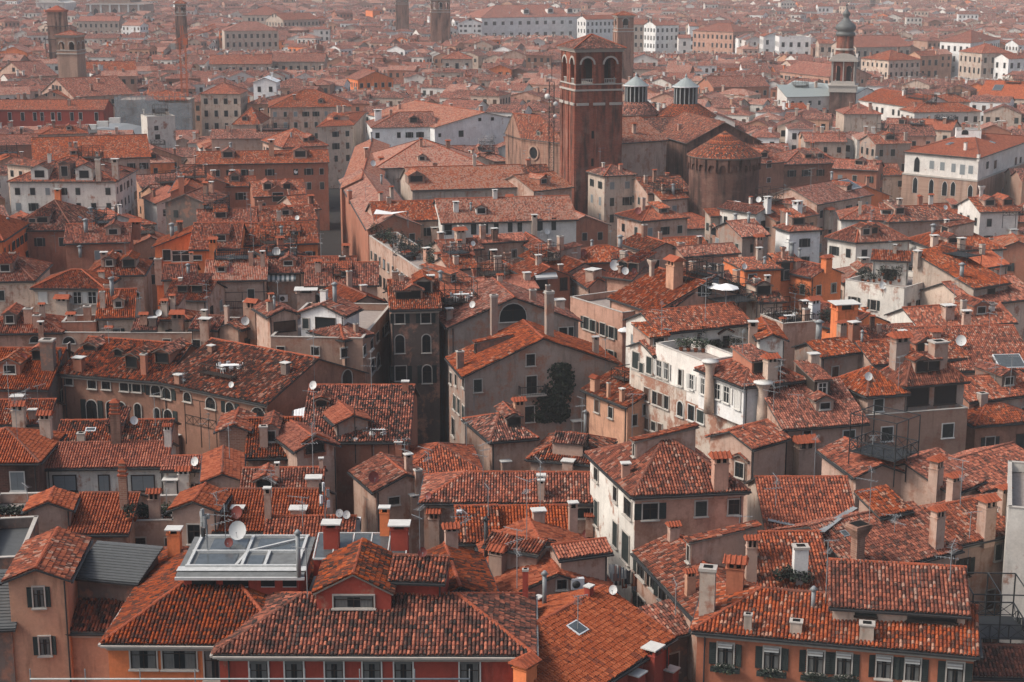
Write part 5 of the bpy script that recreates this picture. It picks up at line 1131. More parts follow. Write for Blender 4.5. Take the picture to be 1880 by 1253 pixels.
# stone-edged curved gable, left
Y = 470; a = atY(93, 292, Y); b = atY(270, 285, Y); zt = zat(180, 243, Y); c = (a + b) / 2; L = b.x - a.x; o = thing('arched_hall', 'hall with grey arched gable edge and stone blocks on top', 'hall', (c.x, c.y, 0)); m = MB(); zb = a.z - 1; n = 12
arc = lambda e, dz=0: [(-(L / 2 + e) * math.cos(math.pi * i / n), 0, zb + dz + (zt - zb + e) * math.sin(math.pi * i / n) ** .8) for i in range(n + 1)]
m.extr([(-L / 2, 0, 0)] + arc(0) + [(L / 2, 0, 0)], (0, 22, 0), 'plaster_grey'); m.build('wall', o); m = MB(); A, B_ = arc(.0), arc(.9)
for i in range(n): m.extr([A[i], A[i + 1], B_[i + 1], B_[i]], (0, -.8, 0), 'stone_grey')
for i in range(n): m.extr([(A[i][0], .02, A[i][2] + .02), (A[i + 1][0], .02, A[i + 1][2] + .02), (B_[i + 1][0], .02, B_[i + 1][2] - .3), (B_[i][0], .02, B_[i][2] - .3)], (0, 22, 0), 'zinc')
m.build('arched_roof', o); FOOT.append((c.x, c.y + 10, L * .5)); m = MB()
for i in range(5): m.box((-L * .34 + i * 3.4, 2 + i * .6, zt - 1.5 + i * .9), (3.2, 1.2, 1.6), 'stone_white')
m.build('stone_blocks', o)
# far churches along the top edge
def CHURCH(label, xc, w, ye, yt, Y, wall):
    P = atY(xc, ye, Y); k = ppm(P); W = w / k; o = thing('church', label, 'church', (P.x, P.y, 0)); m = MB(); z = P.z; zt = zat(xc, yt, Y); m.extr([(-W / 2, 0, 0), (W / 2, 0, 0), (W / 2, 0, z), (W * .28, 0, z + (zt - z) * .3), (W * .28, 0, z + (zt - z) * .55), (0, 0, zt), (-W * .28, 0, z + (zt - z) * .55), (-W * .28, 0, z + (zt - z) * .3), (-W / 2, 0, z)], (0, 40, 0), wall); m.build('wall', o); m = MB()
    for x in (-.42, -.24, -.08, .08, .24, .42): m.box((x * W, -.25, 0), (W * .03, .6, z), 'stone_white')
    m.box((0, -.3, z), (W * 1.02, 1, .8), 'stone_white'); m.build('columns', o); m = MB()
    for x in (-.33, 0, .33): m = MB(); m.extr([(x * W - W * .04, -.02, z * .5), (x * W + W * .04, -.02, z * .5), (x * W + W * .04, -.02, z * .8), (x * W, -.02, z * .88), (x * W - W * .04, -.02, z * .8)], (0, -.06, 0), 'void'); m.build('window', o)
    m = MB()
    for sg in (-1, 1): slope(m, [(sg * W * .3, 0.3, z + (zt - z) * .5), (sg * W * .3, 40, z + (zt - z) * .5), (0, 40, zt), (0, .3, zt)][::sg], 'lead', 2)
    m.build('roof', o); FOOT.append((P.x, P.y + 15, W * .6))
CHURCH('far white church front at the top edge, left of centre', 210, 105, 9, -8, 1350, 'plaster_grey')
CHURCH('far pale church front at the top left corner', 92, 52, 6, -8, 1450, 'plaster_white')

# round window of the brick church
def OCULUS(r, x, y, rad):
    q = hit(RG0_[r][0] + x * 640 / 1880, RG0_[r][1] + y * 640 / 1880)
    if not q: return
    P, n, h, k_, d = q; R_ = rad / ppm(P); t = Vector((-n.y, n.x, 0)).normalized(); P = P - h.host.base; m = MB(); N = 20; c = lambda rr, i, o: P + t * (rr * math.cos(2 * math.pi * i / N)) + Vector((0, 0, rr * math.sin(2 * math.pi * i / N))) + n * o
    m.poly([c(R_ * .75, i, .05) for i in range(N)], 'pane')
    for i in range(N): m.poly([c(R_ * .75, i, .02), c(R_ * .75, i + 1, .02), c(R_ * .78, i + 1, .3), c(R_ * .78, i, .3)], 'brick_dark'); m.poly([c(R_ * .78, i, .3), c(R_ * .78, i + 1, .3), c(R_, i + 1, .3), c(R_, i, .3)], 'brick_pale'); m.poly([c(R_, i, .3), c(R_, i + 1, .3), c(R_, i + 1, 0), c(R_, i, 0)], 'brick_tan')
    m.build('round_window', h.host.root)
RG0_ = {8: (620, 200)}
rebuild(); OCULUS(8, 1060, 238, 14)

# black lattice mast beside the brick tower
Y = 338; P = atY(1012, 335, Y); zt = zat(1012, 132, Y); o = thing('lattice_mast', 'thin black lattice mast with small dishes left of the great brick bell tower', 'mast', (P.x, P.y, 0)); m = MB(); lattice(m, (0, 0, 0), (0, 0, zt - 2), .5, 'iron', 34); [m.bar((sx * .5, sy * .5, 0), (sx * .5, sy * .5, zt - 2), .11, 'iron') for sx in (-1, 1) for sy in (-1, 1)]; [m.bar((0, 0, zt + dz), (dx, -.5, zt + dz), .06, 'iron') for dz, dx in ((-5, -.9), (-6.5, .8), (-9, .7))]; m.build('mast', o); m = MB(); m.bar((0, 0, zt - 2), (0, 0, zt + 1), .08, 'iron'); m.build('whip_aerial', o)
for i, (dz, dx, r_) in enumerate(((-5, -.9, .6), (-6.5, .8, .5), (-9, .7, .4))): m = MB(); m.lathe((0, 0, 0), [(r_, 0), (r_ * .9, .2)], 'dish_white', 12); b = m.build('satellite_dish', o, (dx, -.5, zt + dz)); b.rotation_euler = (math.pi / 2, 0, .3 * dx)
rebuild()
B0 = hL.base
q = hit(338, 1077); qr = hit(549, 1081)
PL = q[0]; k = ppm(PL); zb = PL.z - .15; Wg = (549 - 338) / k; x0, y0 = PL.x - B0.x, PL.y - B0.y; zz = zb - B0.z
m = MB(); m.box((x0 + Wg / 2, y0 + 3.0, zz - 1.5), (Wg, 6.0, 2.3), 'plaster_red'); cl = m.build('skylight_wall', hL.root)
for i, (a, b) in enumerate(((.07, .28), (.34, .56), (.67, .79), (.86, .98))):
    m = MB(); m.box((x0 + Wg * (a + b) / 2, y0 - .02, zz + .14), (Wg * (b - a), .08, .62), 'pane'); m.bar((x0 + Wg * a, y0 - .06, zz + .14), (x0 + Wg * b, y0 - .06, zz + .14), .03, 'stone_white'); m.build('window', hL.root)
m = MB(); m.extr([(x0 - .4, y0 - .5, zz + .80), (x0 - .4, y0 - .62, zz + .9), (x0 - .4, y0 - .35, zz + 1.1), (x0 - .4, y0 + .6, zz + 1.2), (x0 - .4, y0 + 6.0, zz + 1.35), (x0 - .4, y0 + 6.0, zz + .8)], (Wg + .8, 0, 0), 'roof_sheet'); gr = m.build('glass_roof', hL.root)
for a, b, c, d in ((.07, .42, .8, 2.9), (.53, .66, 1.0, 2.6), (.14, .46, 3.6, 5.6), (.56, .96, 3.4, 5.6)):
    f = lambda s, e: (x0 + Wg * s, y0 + e, zz + 1.2 + (e - .6) * .0283 + .012); m = MB(); m.extr([f(a, c), f(b, c), f(b, d), f(a, d)], (0, 0, .03), 'glass_roof'); m.build('pane', hL.root)
m = MB()
for (s0, e0), (s1, e1) in (((0, .7), (1, .7)), ((0, 3.2), (1, 3.2)), ((.49, .7), (.49, 5.8)), ((.02, .7), (.02, 5.9)), ((.98, .7), (.98, 5.9)), ((0, 5.9), (1, 5.9)), ((.44, .8), (.5, 3.2)), ((.69, .8), (.69, 3.2)), ((.5, 3.2), (.95, 5.5))):
    f = lambda s, e: Vector((x0 + Wg * s, y0 + e, zz + 1.2 + (e - .6) * .0283 + .07)); m.bar(f(s0, e0), f(s1, e1), .13, 'frame_white')
for e in (-.5, .75): m.extr([(x0 - .45, y0 + e, zz + (.82 if e < 0 else 1.215)), (x0 + Wg + .45, y0 + e, zz + (.82 if e < 0 else 1.215)), (x0 + Wg + .45, y0 + e + (.0 if e < 0 else -.75), zz + (1.0 if e < 0 else 1.2)), (x0 - .45, y0 + e + (.0 if e < 0 else -.75), zz + (1.0 if e < 0 else 1.2))], (0, -.16 if e < 0 else 0, 0 if e < 0 else .03), 'frame_white')
m.build('white_frame', hL.root)
x1 = x0 + Wg + .7; m = MB(); L2 = (732 - 560) / k; rz_ = lambda e: zz + .9 + e * .16
m.extr([(x1, y0 + 2.2, zz), (x1 + L2, y0 + 2.2, zz), (x1 + L2, y0 + 2.2, rz_(2.2) - .05), (x1, y0 + 2.2, rz_(2.2) - .05)], (0, 3.0, 0), 'plaster_red'); m.build('skylight_wall', hL.root)
for i in range(5):
    m = MB(); a, b = x1 + L2 * i / 5 + .08, x1 + L2 * (i + 1) / 5 - .08; m.extr([(a, y0 + 2.1, rz_(2.1) + .03), (b, y0 + 2.1, rz_(2.1) + .03), (b, y0 + 5.3, rz_(5.3) + .03), (a, y0 + 5.3, rz_(5.3) + .03)], (0, 0, .03), 'glass_roof'); m.build('pane', hL.root)
m = MB()
for i in range(6): a = x1 + L2 * i / 5; m.bar((a, y0 + 2.0, rz_(2.0) + .06), (a, y0 + 5.4, rz_(5.4) + .06), .06, 'frame_white')
for e in (2.0, 5.4): m.bar((x1, y0 + e, rz_(e) + .05), (x1 + L2, y0 + e, rz_(e) + .05), .08, 'frame_white')
m.build('white_frame', hL.root)
reg(hL, [Vector((x0 - .4, y0 - .6, zz + 1.2)) + B0, Vector((x0 + Wg + .4, y0 - .6, zz + 1.2)) + B0, Vector((x0 + Wg + .4, y0 + 6, zz + 1.35)) + B0, Vector((x0 - .4, y0 + 6, zz + 1.35)) + B0], 'roof'); reg(hL, [Vector((x1, y0 + 2.0, rz_(2.0))) + B0, Vector((x1 + L2, y0 + 2.0, rz_(2.0))) + B0, Vector((x1 + L2, y0 + 5.4, rz_(5.4))) + B0, Vector((x1, y0 + 5.4, rz_(5.4))) + B0], 'roof')
# ================================================================== details read off the photograph, enlarged in twelve fields
RG0 = {1: (0, 850), 2: (620, 850), 3: (1240, 850), 4: (0, 500), 5: (620, 500), 6: (1240, 500), 7: (0, 200), 8: (620, 200), 9: (1240, 200), 10: (0, 0), 11: (620, 0), 12: (1240, 0)}
U = 640 / 1880
def px(r, x, y): return RG0[r][0] + x * U, RG0[r][1] + y * U
rebuild()
# dormers first: they become something chimneys and dishes can stand on
for r, x, yb, w, hgt, style, wall, win, deep in [
    (2, 88, 800, 400, 112, 'gable', 'red', 'frcur', 6.0), (3, 72, 560, 62, 150, 'shed', None, 'cl', 5.0), (4, 485, 430, 85, 36, 'gable', 'brown', 'void', None), (4, 640, 458, 55, 40, 'gable', 'brown', 'void', None), (4, 712, 525, 78, 75, 'gable', 'terra', 'void', None),
    (4, 876, 500, 92, 72, 'gable', 'terra', 'void', None), (4, 205, 478, 66, 56, 'gable', 'terra', 'void', None), (1, 1430, 140, 105, 50, 'gable', 'brown', 'void', None), (4, 1465, 930, 76, 95, 'gable', 'tan', 'cl', None), (5, 465, 116, 92, 66, 'gable', 'stone', 'void', None),
    (5, 745, 440, 44, 66, 'shed', 'drab', 'void', 4.0), (5, 1600, 1012, 52, 112, 'shed', 'tan', 'cl', 5.0), (6, 345, 1130, 105, 128, 'gable', 'tan', 'cl', 4.5), (6, 268, 430, 78, 108, 'gable', 'cream', 'fr', None), (6, 790, 684, 92, 108, 'shed', 'wood_dark', 'frw', None),
    (7, 215, 382, 92, 60, 'gable', 'wornwhite', 'fr', None), (7, 455, 386, 92, 64, 'gable', 'wornwhite', 'fr', None), (7, 350, 380, 62, 84, 'gable', 'drab', 'fr', None), (7, 1230, 268, 66, 36, 'gable', 'tan', 'void', None), (7, 1620, 268, 74, 42, 'gable', 'tan', 'void', None), (7, 1500, 515, 100, 76, 'gable', 'terra', 'fr', None),
    (8, 425, 402, 88, 44, 'gable', 'drab', 'void', None), (9, 205, 690, 66, 52, 'gable', 'drab', 'void', None), (11, 1018, 78, 34, 26, 'gable', 'white', 'void', None), (11, 1148, 74, 34, 26, 'gable', 'white', 'void', None), (11, 1253, 74, 34, 26, 'gable', 'white', 'void', None), (4, 1150, 500, 0, 0, '', None, None, None), (9, 1450, 690, 90, 60, 'shed', 'cream', 'void', None), (4, 1735, 730, 70, 40, 'gable', 'terra', 'void', None), (4, 1700, 980, 130, 75, 'gable', 'terra', 'void', None)]:
    if w: DORM(*px(r, x, yb), w * U, hgt * U, style, wall, None, win, deep)
rebuild()
# windows: field, centre, size, kind
for r, tr, lst in [
    (1, 'stone_trim', [(210, 725, 58, 105, 'shcur'), (243, 985, 60, 100, 'shcur'), (775, 1050, 135, 115, 'frcur'), (968, 1045, 185, 130, 'frcur'), (1160, 1085, 115, 165, 'frcur'), (1047, 383, 65, 105, 'fr'), (755, 427, 60, 42, 'fr'), (905, 437, 25, 60, 'cl')]),
    (1, 'stone_white', [(1397, 1137, 95, 160, 'frcur'), (1587, 1137, 95, 160, 'frcur'), (1803, 1137, 95, 160, 'frcur'), (95, 100, 70, 95, 'clg')]), (1, None, [(350, 108, 118, 80, 'clg'), (562, 112, 55, 92, 'clg'), (772, 108, 116, 80, 'clg')]),
    (2, 'stone_white', [(185, 1137, 100, 160, 'frcur'), (355, 1137, 100, 160, 'frcur'), (712, 1137, 105, 160, 'frcur')]),
    (2, 'stone_trim', [(1183, 270, 72, 75, 'sh'), (1325, 262, 72, 70, 'sh'), (1015, 252, 72, 36, 'sh'), (1397, 62, 20, 70, 'fr'), (1500, 170, 20, 75, 'fr'), (1568, 242, 38, 95, 'fr'), (1397, 270, 18, 130, 'cl'), (1500, 385, 24, 130, 'cl'), (1556, 455, 36, 150, 'cl'), (1685, 262, 85, 85, 'sh'),
        (1640, 582, 40, 80, 'sh'), (1703, 642, 24, 80, 'fr'), (1757, 707, 40, 90, 'sh'), (1822, 762, 36, 80, 'cl'), (1640, 772, 36, 90, 'sh'), (1690, 802, 36, 60, 'sh'), (1208, 655, 50, 50, 'fr'), (303, 205, 55, 40, 'fr')]),
    (3, 'stone_trim', [(138, 245, 62, 82, 'cl'), (315, 238, 58, 78, 'fr'), (270, 1030, 82, 120, 'shcur'), (520, 1052, 82, 120, 'shcur'), (757, 1072, 82, 120, 'shcur'), (910, 1085, 82, 120, 'shcur'), (1125, 1100, 82, 120, 'shcur'), (1280, 1114, 82, 120, 'shcur'), (1508, 1135, 86, 120, 'shcur'), (1100, 133, 50, 40, 'fr'), (1740, 480, 38, 85, 'cl')]),
    (3, None, [(1027, 802, 100, 42, 'cl'), (1385, 828, 255, 46, 'void')]),
    (4, 'stone_trim', [(373, 580, 40, 55, 'arch'), (497, 598, 46, 58, 'arch'), (573, 602, 44, 58, 'arch'), (670, 610, 46, 60, 'arch'), (737, 616, 44, 58, 'archsh'), (497, 745, 56, 108, 'archsh'), (600, 748, 50, 105, 'arch'), (655, 752, 50, 108, 'arch'), (745, 757, 36, 95, 'arch'), (840, 636, 50, 58, 'archsh'), (900, 652, 46, 60, 'archsh'), (1012, 672, 40, 50, 'arch'), (1138, 705, 50, 60, 'arch'), (1243, 732, 45, 60, 'archsh'), (848, 780, 32, 98, 'arch'), (910, 786, 46, 85, 'archsh'), (1395, 757, 80, 58, 'arch'),
        (1515, 425, 40, 45, 'fr'), (1860, 432, 46, 50, 'fr'), (1650, 276, 35, 55, 'cl'), (232, 135, 45, 62, 'clw'), (337, 122, 40, 40, 'clw'), (418, 138, 45, 62, 'shw'), (498, 138, 45, 62, 'shw'), (1700, 425, 40, 45, 'fr'), (190, 362, 60, 34, 'arch'), (372, 366, 66, 34, 'arch'), (560, 372, 50, 36, 'fr'), (700, 376, 44, 40, 'fr'), (900, 380, 40, 40, 'cl'), (1060, 384, 40, 40, 'fr'), (1180, 388, 44, 40, 'sh')]),
    (4, None, [(1755, 280, 100, 62, 'void'), (1535, 293, 112, 48, 'clb')]),
    (5, 'stone_trim', [(45, 433, 55, 45, 'fr'), (48, 567, 52, 85, 'arch'), (180, 390, 18, 55, 'fr'), (142, 422, 14, 50, 'fr'), (212, 350, 16, 50, 'fr'), (258, 307, 20, 50, 'sh'), (186, 502, 22, 80, 'arch'), (216, 472, 20, 80, 'arch'), (335, 250, 52, 52, 'sh'), (475, 248, 52, 52, 'sh'), (335, 388, 52, 96, 'arch'), (478, 385, 46, 96, 'arch'), (340, 545, 60, 80, 'sh'), (482, 550, 50, 95, 'archsh'),
        (945, 217, 145, 98, 'arch'), (1215, 325, 45, 52, 'fr'), (1258, 322, 24, 52, 'cl'), (755, 613, 42, 65, 'cl'), (1040, 473, 46, 62, 'fr'), (1045, 608, 55, 92, 'fr'), (1033, 765, 52, 85, 'fr'), (612, 572, 10, 60, 'fr'), (640, 582, 10, 60, 'fr'), (680, 592, 10, 60, 'fr'), (632, 702, 12, 80, 'cl'), (655, 722, 12, 80, 'cl'), (680, 760, 12, 80, 'cl'), (625, 835, 14, 95, 'fr'),
        (1342, 276, 30, 62, 'sh'), (1376, 288, 30, 62, 'sh'), (1430, 307, 28, 65, 'fr'), (1478, 325, 30, 62, 'sh'), (1352, 398, 36, 55, 'sh'), (1428, 430, 34, 55, 'sh'), (1475, 450, 30, 52, 'sh'), (1400, 722, 24, 65, 'clb'), (1474, 757, 24, 58, 'fr'),
        (1610, 475, 36, 88, 'cl'), (1682, 502, 28, 88, 'cl'), (1757, 347, 38, 80, 'shw'), (1735, 520, 26, 84, 'shw'), (1772, 532, 26, 84, 'shw'), (1852, 567, 24, 88, 'fr'), (1602, 632, 28, 70, 'fr'), (1668, 657, 28, 70, 'clb'), (1712, 677, 26, 70, 'fr'), (1740, 687, 26, 70, 'clb'), (1775, 702, 22, 70, 'fr'), (1850, 737, 30, 78, 'arch'), (1600, 797, 24, 60, 'fr'), (1665, 817, 24, 56, 'clb'), (1705, 830, 24, 50, 'fr'), (1740, 842, 24, 48, 'clb'), (1655, 740, 20, 60, 'fr')]),
    (6, 'stone_white', [(228, 642, 30, 80, 'shw'), (277, 660, 30, 84, 'shw'), (338, 690, 30, 92, 'clw'), (150, 614, 20, 84, 'shw'), (88, 592, 22, 75, 'shw'), (28, 567, 20, 88, 'fr'), (28, 737, 32, 80, 'arch'), (88, 759, 34, 80, 'fr'), (138, 778, 36, 68, 'cl'), (620, 612, 38, 34, 'fr'), (1095, 715, 52, 66, 'cl'), (708, 890, 40, 70, 'fr'), (935, 880, 64, 54, 'cl'), (1140, 872, 58, 74, 'cl'), (1468, 853, 60, 75, 'cl')]),
    (6, None, [(1310, 655, 108, 118, 'void'), (1455, 650, 108, 115, 'void'), (1880, 655, 20, 90, 'void')]),
    (7, 'stone_trim', [(900, 790, 40, 55, 'fr'), (975, 795, 96, 56, 'frw'), (1062, 803, 50, 24, 'fr'), (1240, 803, 48, 22, 'fr'), (850, 152, 26, 26, 'fr')]),
    (8, None, [(733, 642, 28, 72, 'cl'), (797, 638, 28, 70, 'cl'), (855, 640, 26, 70, 'cl'), (930, 632, 26, 66, 'cl'), (982, 630, 24, 66, 'cl'), (1090, 626, 30, 66, 'cl'), (1165, 622, 26, 66, 'cl'), (595, 650, 40, 60, 'void'), (1095, 945, 66, 58, 'void'), (1218, 945, 34, 60, 'fr'), (766, 58, 16, 18, 'void'), (834, 55, 16, 18, 'void'), (550, 143, 14, 20, 'void'), (665, 135, 26, 34, 'cl')]),
    (9, 'stone_white', [(415, 918, 42, 52, 'cl'), (1303, 300, 30, 80, 'point'), (1383, 303, 24, 42, 'clg'), (1440, 311, 24, 42, 'clg'), (1500, 319, 22, 46, 'clg'), (1548, 329, 26, 52, 'clg'), (1593, 329, 24, 44, 'clg'), (1682, 305, 18, 38, 'cl'), (1725, 300, 18, 46, 'fr'), (1835, 287, 16, 50, 'fr'), (1860, 285, 16, 50, 'cl'), (1293, 412, 24, 84, 'point'), (1380, 422, 24, 86, 'point'), (1452, 430, 26, 78, 'point'), (1497, 432, 24, 76, 'point'), (1590, 452, 24, 82, 'point'), (1657, 457, 26, 86, 'point'), (1763, 462, 24, 78, 'point'), (1848, 467, 20, 82, 'point'), (1562, 126, 36, 28, 'arch'), (1668, 128, 34, 30, 'arch'), (418, 196, 26, 26, 'fr'), (505, 300, 26, 36, 'fr'), (447, 303, 16, 36, 'fr'), (447, 385, 16, 36, 'fr'), (503, 386, 20, 24, 'fr')]),
    (9, None, [(592, 878, 40, 88, 'cl')]),
    (10, 'stone_white', [(x, 630, 18, 44, 'fr') for x in (53, 122, 188, 227, 285, 320, 388, 435, 520)] + [(250, 513, 10, 16, 'void'), (292, 513, 10, 16, 'void'), (843, 692, 22, 24, 'void')])]:
    for x, y, w, hgt, st in lst: WIN(*px(r, x, y), w * U, hgt * U, st, tr)
for h in list(HS):
    if h.w == 'auto': auto_windows(h)
    if h.w == 'grid':
        if h.W > 60: auto_windows(h, 'fr', 2, gap=6.2, prob=.97, w=2.4, hh=2.6, top=2.6, fh=8.0)
        elif h.dist > 750: auto_windows(h, 'fr', 3, gap=3.2, prob=.97, w=1.4, hh=2.6, top=1.8, fh=5.0)
        else: auto_windows(h, 'fr', 3, gap=2.6, prob=.97, w=1.1, hh=1.9, fh=3.9)
# chimneys
for r, lst in [
    (1, [(945, 500, 355, 68, 'cap', None), (1283, 270, 238, 60, 'cap', None), (1447, 300, 130, 38, 'cap', None), (1610, 290, 238, 75, 'cap', None), (1693, 135, 75, 70, 'cap', None), (840, 345, 155, 58, 'tile', None), (672, 250, 60, 40, 'tiers', 'brick_tan'), (930, 160, 90, 65, 'cap', None), (1000, 140, 35, 60, 'tile', None), (1790, 455, 312, 85, 'cap', 'plaster_red')]),
    (2, [(335, 460, 322, 88, 'cap', 'plaster_red'), (255, 390, 230, 52, 'cap', None), (407, 250, 165, 42, 'cap', None), (428, 160, 40, 36, 'slab', None), (522, 425, 258, 55, 'tile', None), (613, 455, 345, 65, 'tile', None), (800, 515, 315, 26, 'pipe', 'iron'), (1083, 320, 245, 65, 'cap', None), (1097, 200, 88, 35, 'cap', None), (1268, 380, 210, 42, 'cap', None), (880, 580, 460, 72, 'tile', None), (1012, 730, 580, 26, 'slab', None), (1115, 770, 605, 22, 'pipe', None), (1083, 760, 715, 38, 'cap', None), (1355, 720, 655, 45, 'cap', None), (1357, 340, 278, 40, 'tile', None), (1810, 420, 340, 52, 'tile', None), (1038, 1180, 1070, 105, 'tile', 'plaster_orange'), (1665, 1176, 995, 80, 'cap', None), (1585, 1182, 1130, 70, 'cap', None), (1775, 1180, 1112, 62, 'cap', None)]),
    (3, [(405, 640, 405, 60, 'tile', None), (320, 700, 535, 95, 'tile', None), (170, 815, 570, 85, 'slab', 'plaster_stone'), (78, 715, 585, 52, 'tile', 'plaster_peach'), (980, 520, 330, 95, 'flare', 'brick_tan'), (1405, 455, 255, 60, 'tile', None), (1672, 395, 205, 78, 'tile', None), (1762, 280, 135, 50, 'tile', None), (1410, 205, -20, 60, 'tile', None), (1495, 215, 80, 55, 'tile', None), (668, 645, 450, 72, 'slab', 'plaster_blanc'), (390, 895, 815, 42, 'slab', 'plaster_stone'), (650, 912, 848, 62, 'slab', 'plaster_stone'), (1030, 945, 862, 72, 'slab', 'plaster_stone'), (742, 782, 680, 22, 'pipe', None)]),
    (4, [(430, 530, 455, 48, 'cap', 'plaster_terra'), (780, 550, 445, 30, 'slab', 'plaster_terra'), (265, 520, 365, 70, 'slab', 'plaster_drab'), (1140, 430, 390, 28, 'cap', None), (965, 600, 548, 38, 'cap', None), (228, 370, 262, 28, 'cap', None), (115, 845, 715, 66, 'tile', 'plaster_cream'), (97, 715, 660, 55, 'cap', None), (252, 890, 765, 60, 'tile', 'plaster_cream'), (178, 790, 745, 40, 'cap', None), (630, 920, 760, 50, 'tiers', 'brick_tan'), (440, 920, 870, 38, 'slab', 'plaster_cream'), (908, 940, 830, 36, 'tile', None), (970, 970, 880, 30, 'cap', None), (965, 350, 225, 62, 'tile', 'plaster_drab'), (1118, 330, 245, 48, 'cap', None), (1345, 320, 165, 58, 'tile', None), (1480, 205, 138, 18, 'pipe', None), (1655, 175, 85, 95, 'cap', None), (1540, 550, 492, 36, 'cap', 'plaster_drab'), (1425, 940, 830, 44, 'slab', None), (1497, 1130, 1025, 22, 'cap', None), (1733, 1060, 1000, 22, 'cap', None), (350, 210, 135, 60, 'tile', None)]),
    (5, [(843, 340, 120, 36, 'slab', 'plaster_grey'), (1140, 350, 105, 42, 'slab', 'plaster_grey'), (1052, 160, 100, 36, 'slab', None), (660, 520, 430, 34, 'slab', 'plaster_drab'), (978, 820, 695, 52, 'tile', 'plaster_peach'), (1388, 640, 565, 40, 'tile', None), (1460, 680, 600, 20, 'slab', None), (1533, 700, 630, 22, 'cap', None), (1347, 880, 755, 26, 'pipe', None), (1282, 840, 800, 48, 'cap', None), (330, 990, 910, 38, 'cap', None), (382, 1080, 980, 34, 'cap', None), (425, 1160, 1070, 32, 'cap', None), (1250, 1060, 1012, 60, 'cap', None), (900, 1050, 1020, 45, 'cap', None), (1552, 1110, 1022, 42, 'cap', None), (1097, 1200, 1097, 40, 'cap', None), (602, 260, 195, 32, 'cap', None), (1195, 200, 150, 50, 'cap', 'plaster_cream'), (1390, 440, 350, 30, 'cap', None), (365, 640, 585, 36, 'cap', None)]),
    (6, [(238, 1160, 985, 75, 'tile', None), (672, 1085, 905, 90, 'tile', None), (510, 580, 460, 62, 'tile', 'plaster_cream'), (745, 490, 432, 48, 'cap', 'plaster_cream'), (205, 725, 480, 62, 'round', 'plaster_cream'), (450, 800, 590, 72, 'round', 'plaster_cream'), (1205, 490, 340, 80, 'tile', 'plaster_grey'), (1412, 490, 375, 80, 'slab', 'plaster_tan'), (1468, 250, 180, 52, 'cap', 'plaster_tan'), (435, 410, 265, 44, 'cap', 'plaster_tan'), (740, 260, 145, 60, 'tile', 'plaster_blanc'), (905, 340, 165, 110, 'cap', 'plaster_orange'), (960, 370, 270, 48, 'cap', 'plaster_terra'), (1005, 380, 325, 18, 'pipe', None), (688, 270, 155, 36, 'cap', 'brick_tan'), (1640, 710, 655, 44, 'slab', 'plaster_grey')]),
    (7, [(318, 490, 430, 30, 'cap', 'plaster_orange'), (533, 385, 270, 26, 'slab', 'plaster_stone'), (625, 375, 270, 32, 'cap', 'plaster_stone'), (875, 460, 345, 18, 'slab', None), (980, 440, 365, 28, 'slab', 'plaster_terra'), (1255, 385, 330, 24, 'cap', None), (1465, 250, 165, 26, 'cap', 'plaster_peach'), (860, 920, 810, 36, 'slab', 'plaster_tan'), (1155, 810, 700, 40, 'tile', 'plaster_orange'), (1418, 850, 770, 22, 'cap', None), (435, 790, 745, 26, 'pipe', None), (710, 680, 605, 50, 'tile', None), (1040, 270, 190, 35, 'cap', 'plaster_blanc'), (137, 215, 170, 24, 'cap', 'plaster_white')]),
    (8, [(638, 555, 500, 26, 'cap', None), (718, 550, 512, 14, 'pipe', None), (1058, 655, 570, 26, 'cap', 'plaster_cream'), (660, 720, 655, 50, 'tile', 'plaster_cream'), (520, 690, 640, 34, 'cap', None), (860, 905, 795, 38, 'slab', None), (1200, 800, 690, 30, 'slab', None), (1375, 920, 865, 60, 'cap', None), (1815, 960, 820, 75, 'tile', 'plaster_peach'), (1020, 920, 880, 32, 'cap', 'plaster_cream'), (218, 60, 5, 35, 'cap', 'plaster_blanc'), (65, 490, 440, 22, 'slab', None)]),
    (9, [(487, 540, 470, 30, 'cap', 'plaster_blanc'), (640, 600, 500, 40, 'cap', 'plaster_blanc'), (810, 625, 545, 40, 'tile', 'plaster_cream'), (435, 790, 690, 40, 'tile', 'plaster_tan'), (1000, 880, 805, 44, 'cap', 'plaster_stone'), (815, 855, 800, 45, 'tile', 'plaster_orange'), (1315, 820, 765, 35, 'cap', None), (1395, 740, 685, 32, 'cap', 'plaster_cream'), (1540, 755, 700, 32, 'cap', 'plaster_cream'), (1810, 690, 650, 36, 'cap', None), (1635, 265, 245, 16, 'slab', 'plaster_white')])]:
    for x, yb, yt, w, st, mt in lst: CH(*px(r, x, yb), px(r, x, yt)[1], w * U, st, mt)
for h in list(HS):
    if h.w in ('grid',) or h.dist > 190: auto_chimneys(h, R.choice([1, 2, 2, 3]))
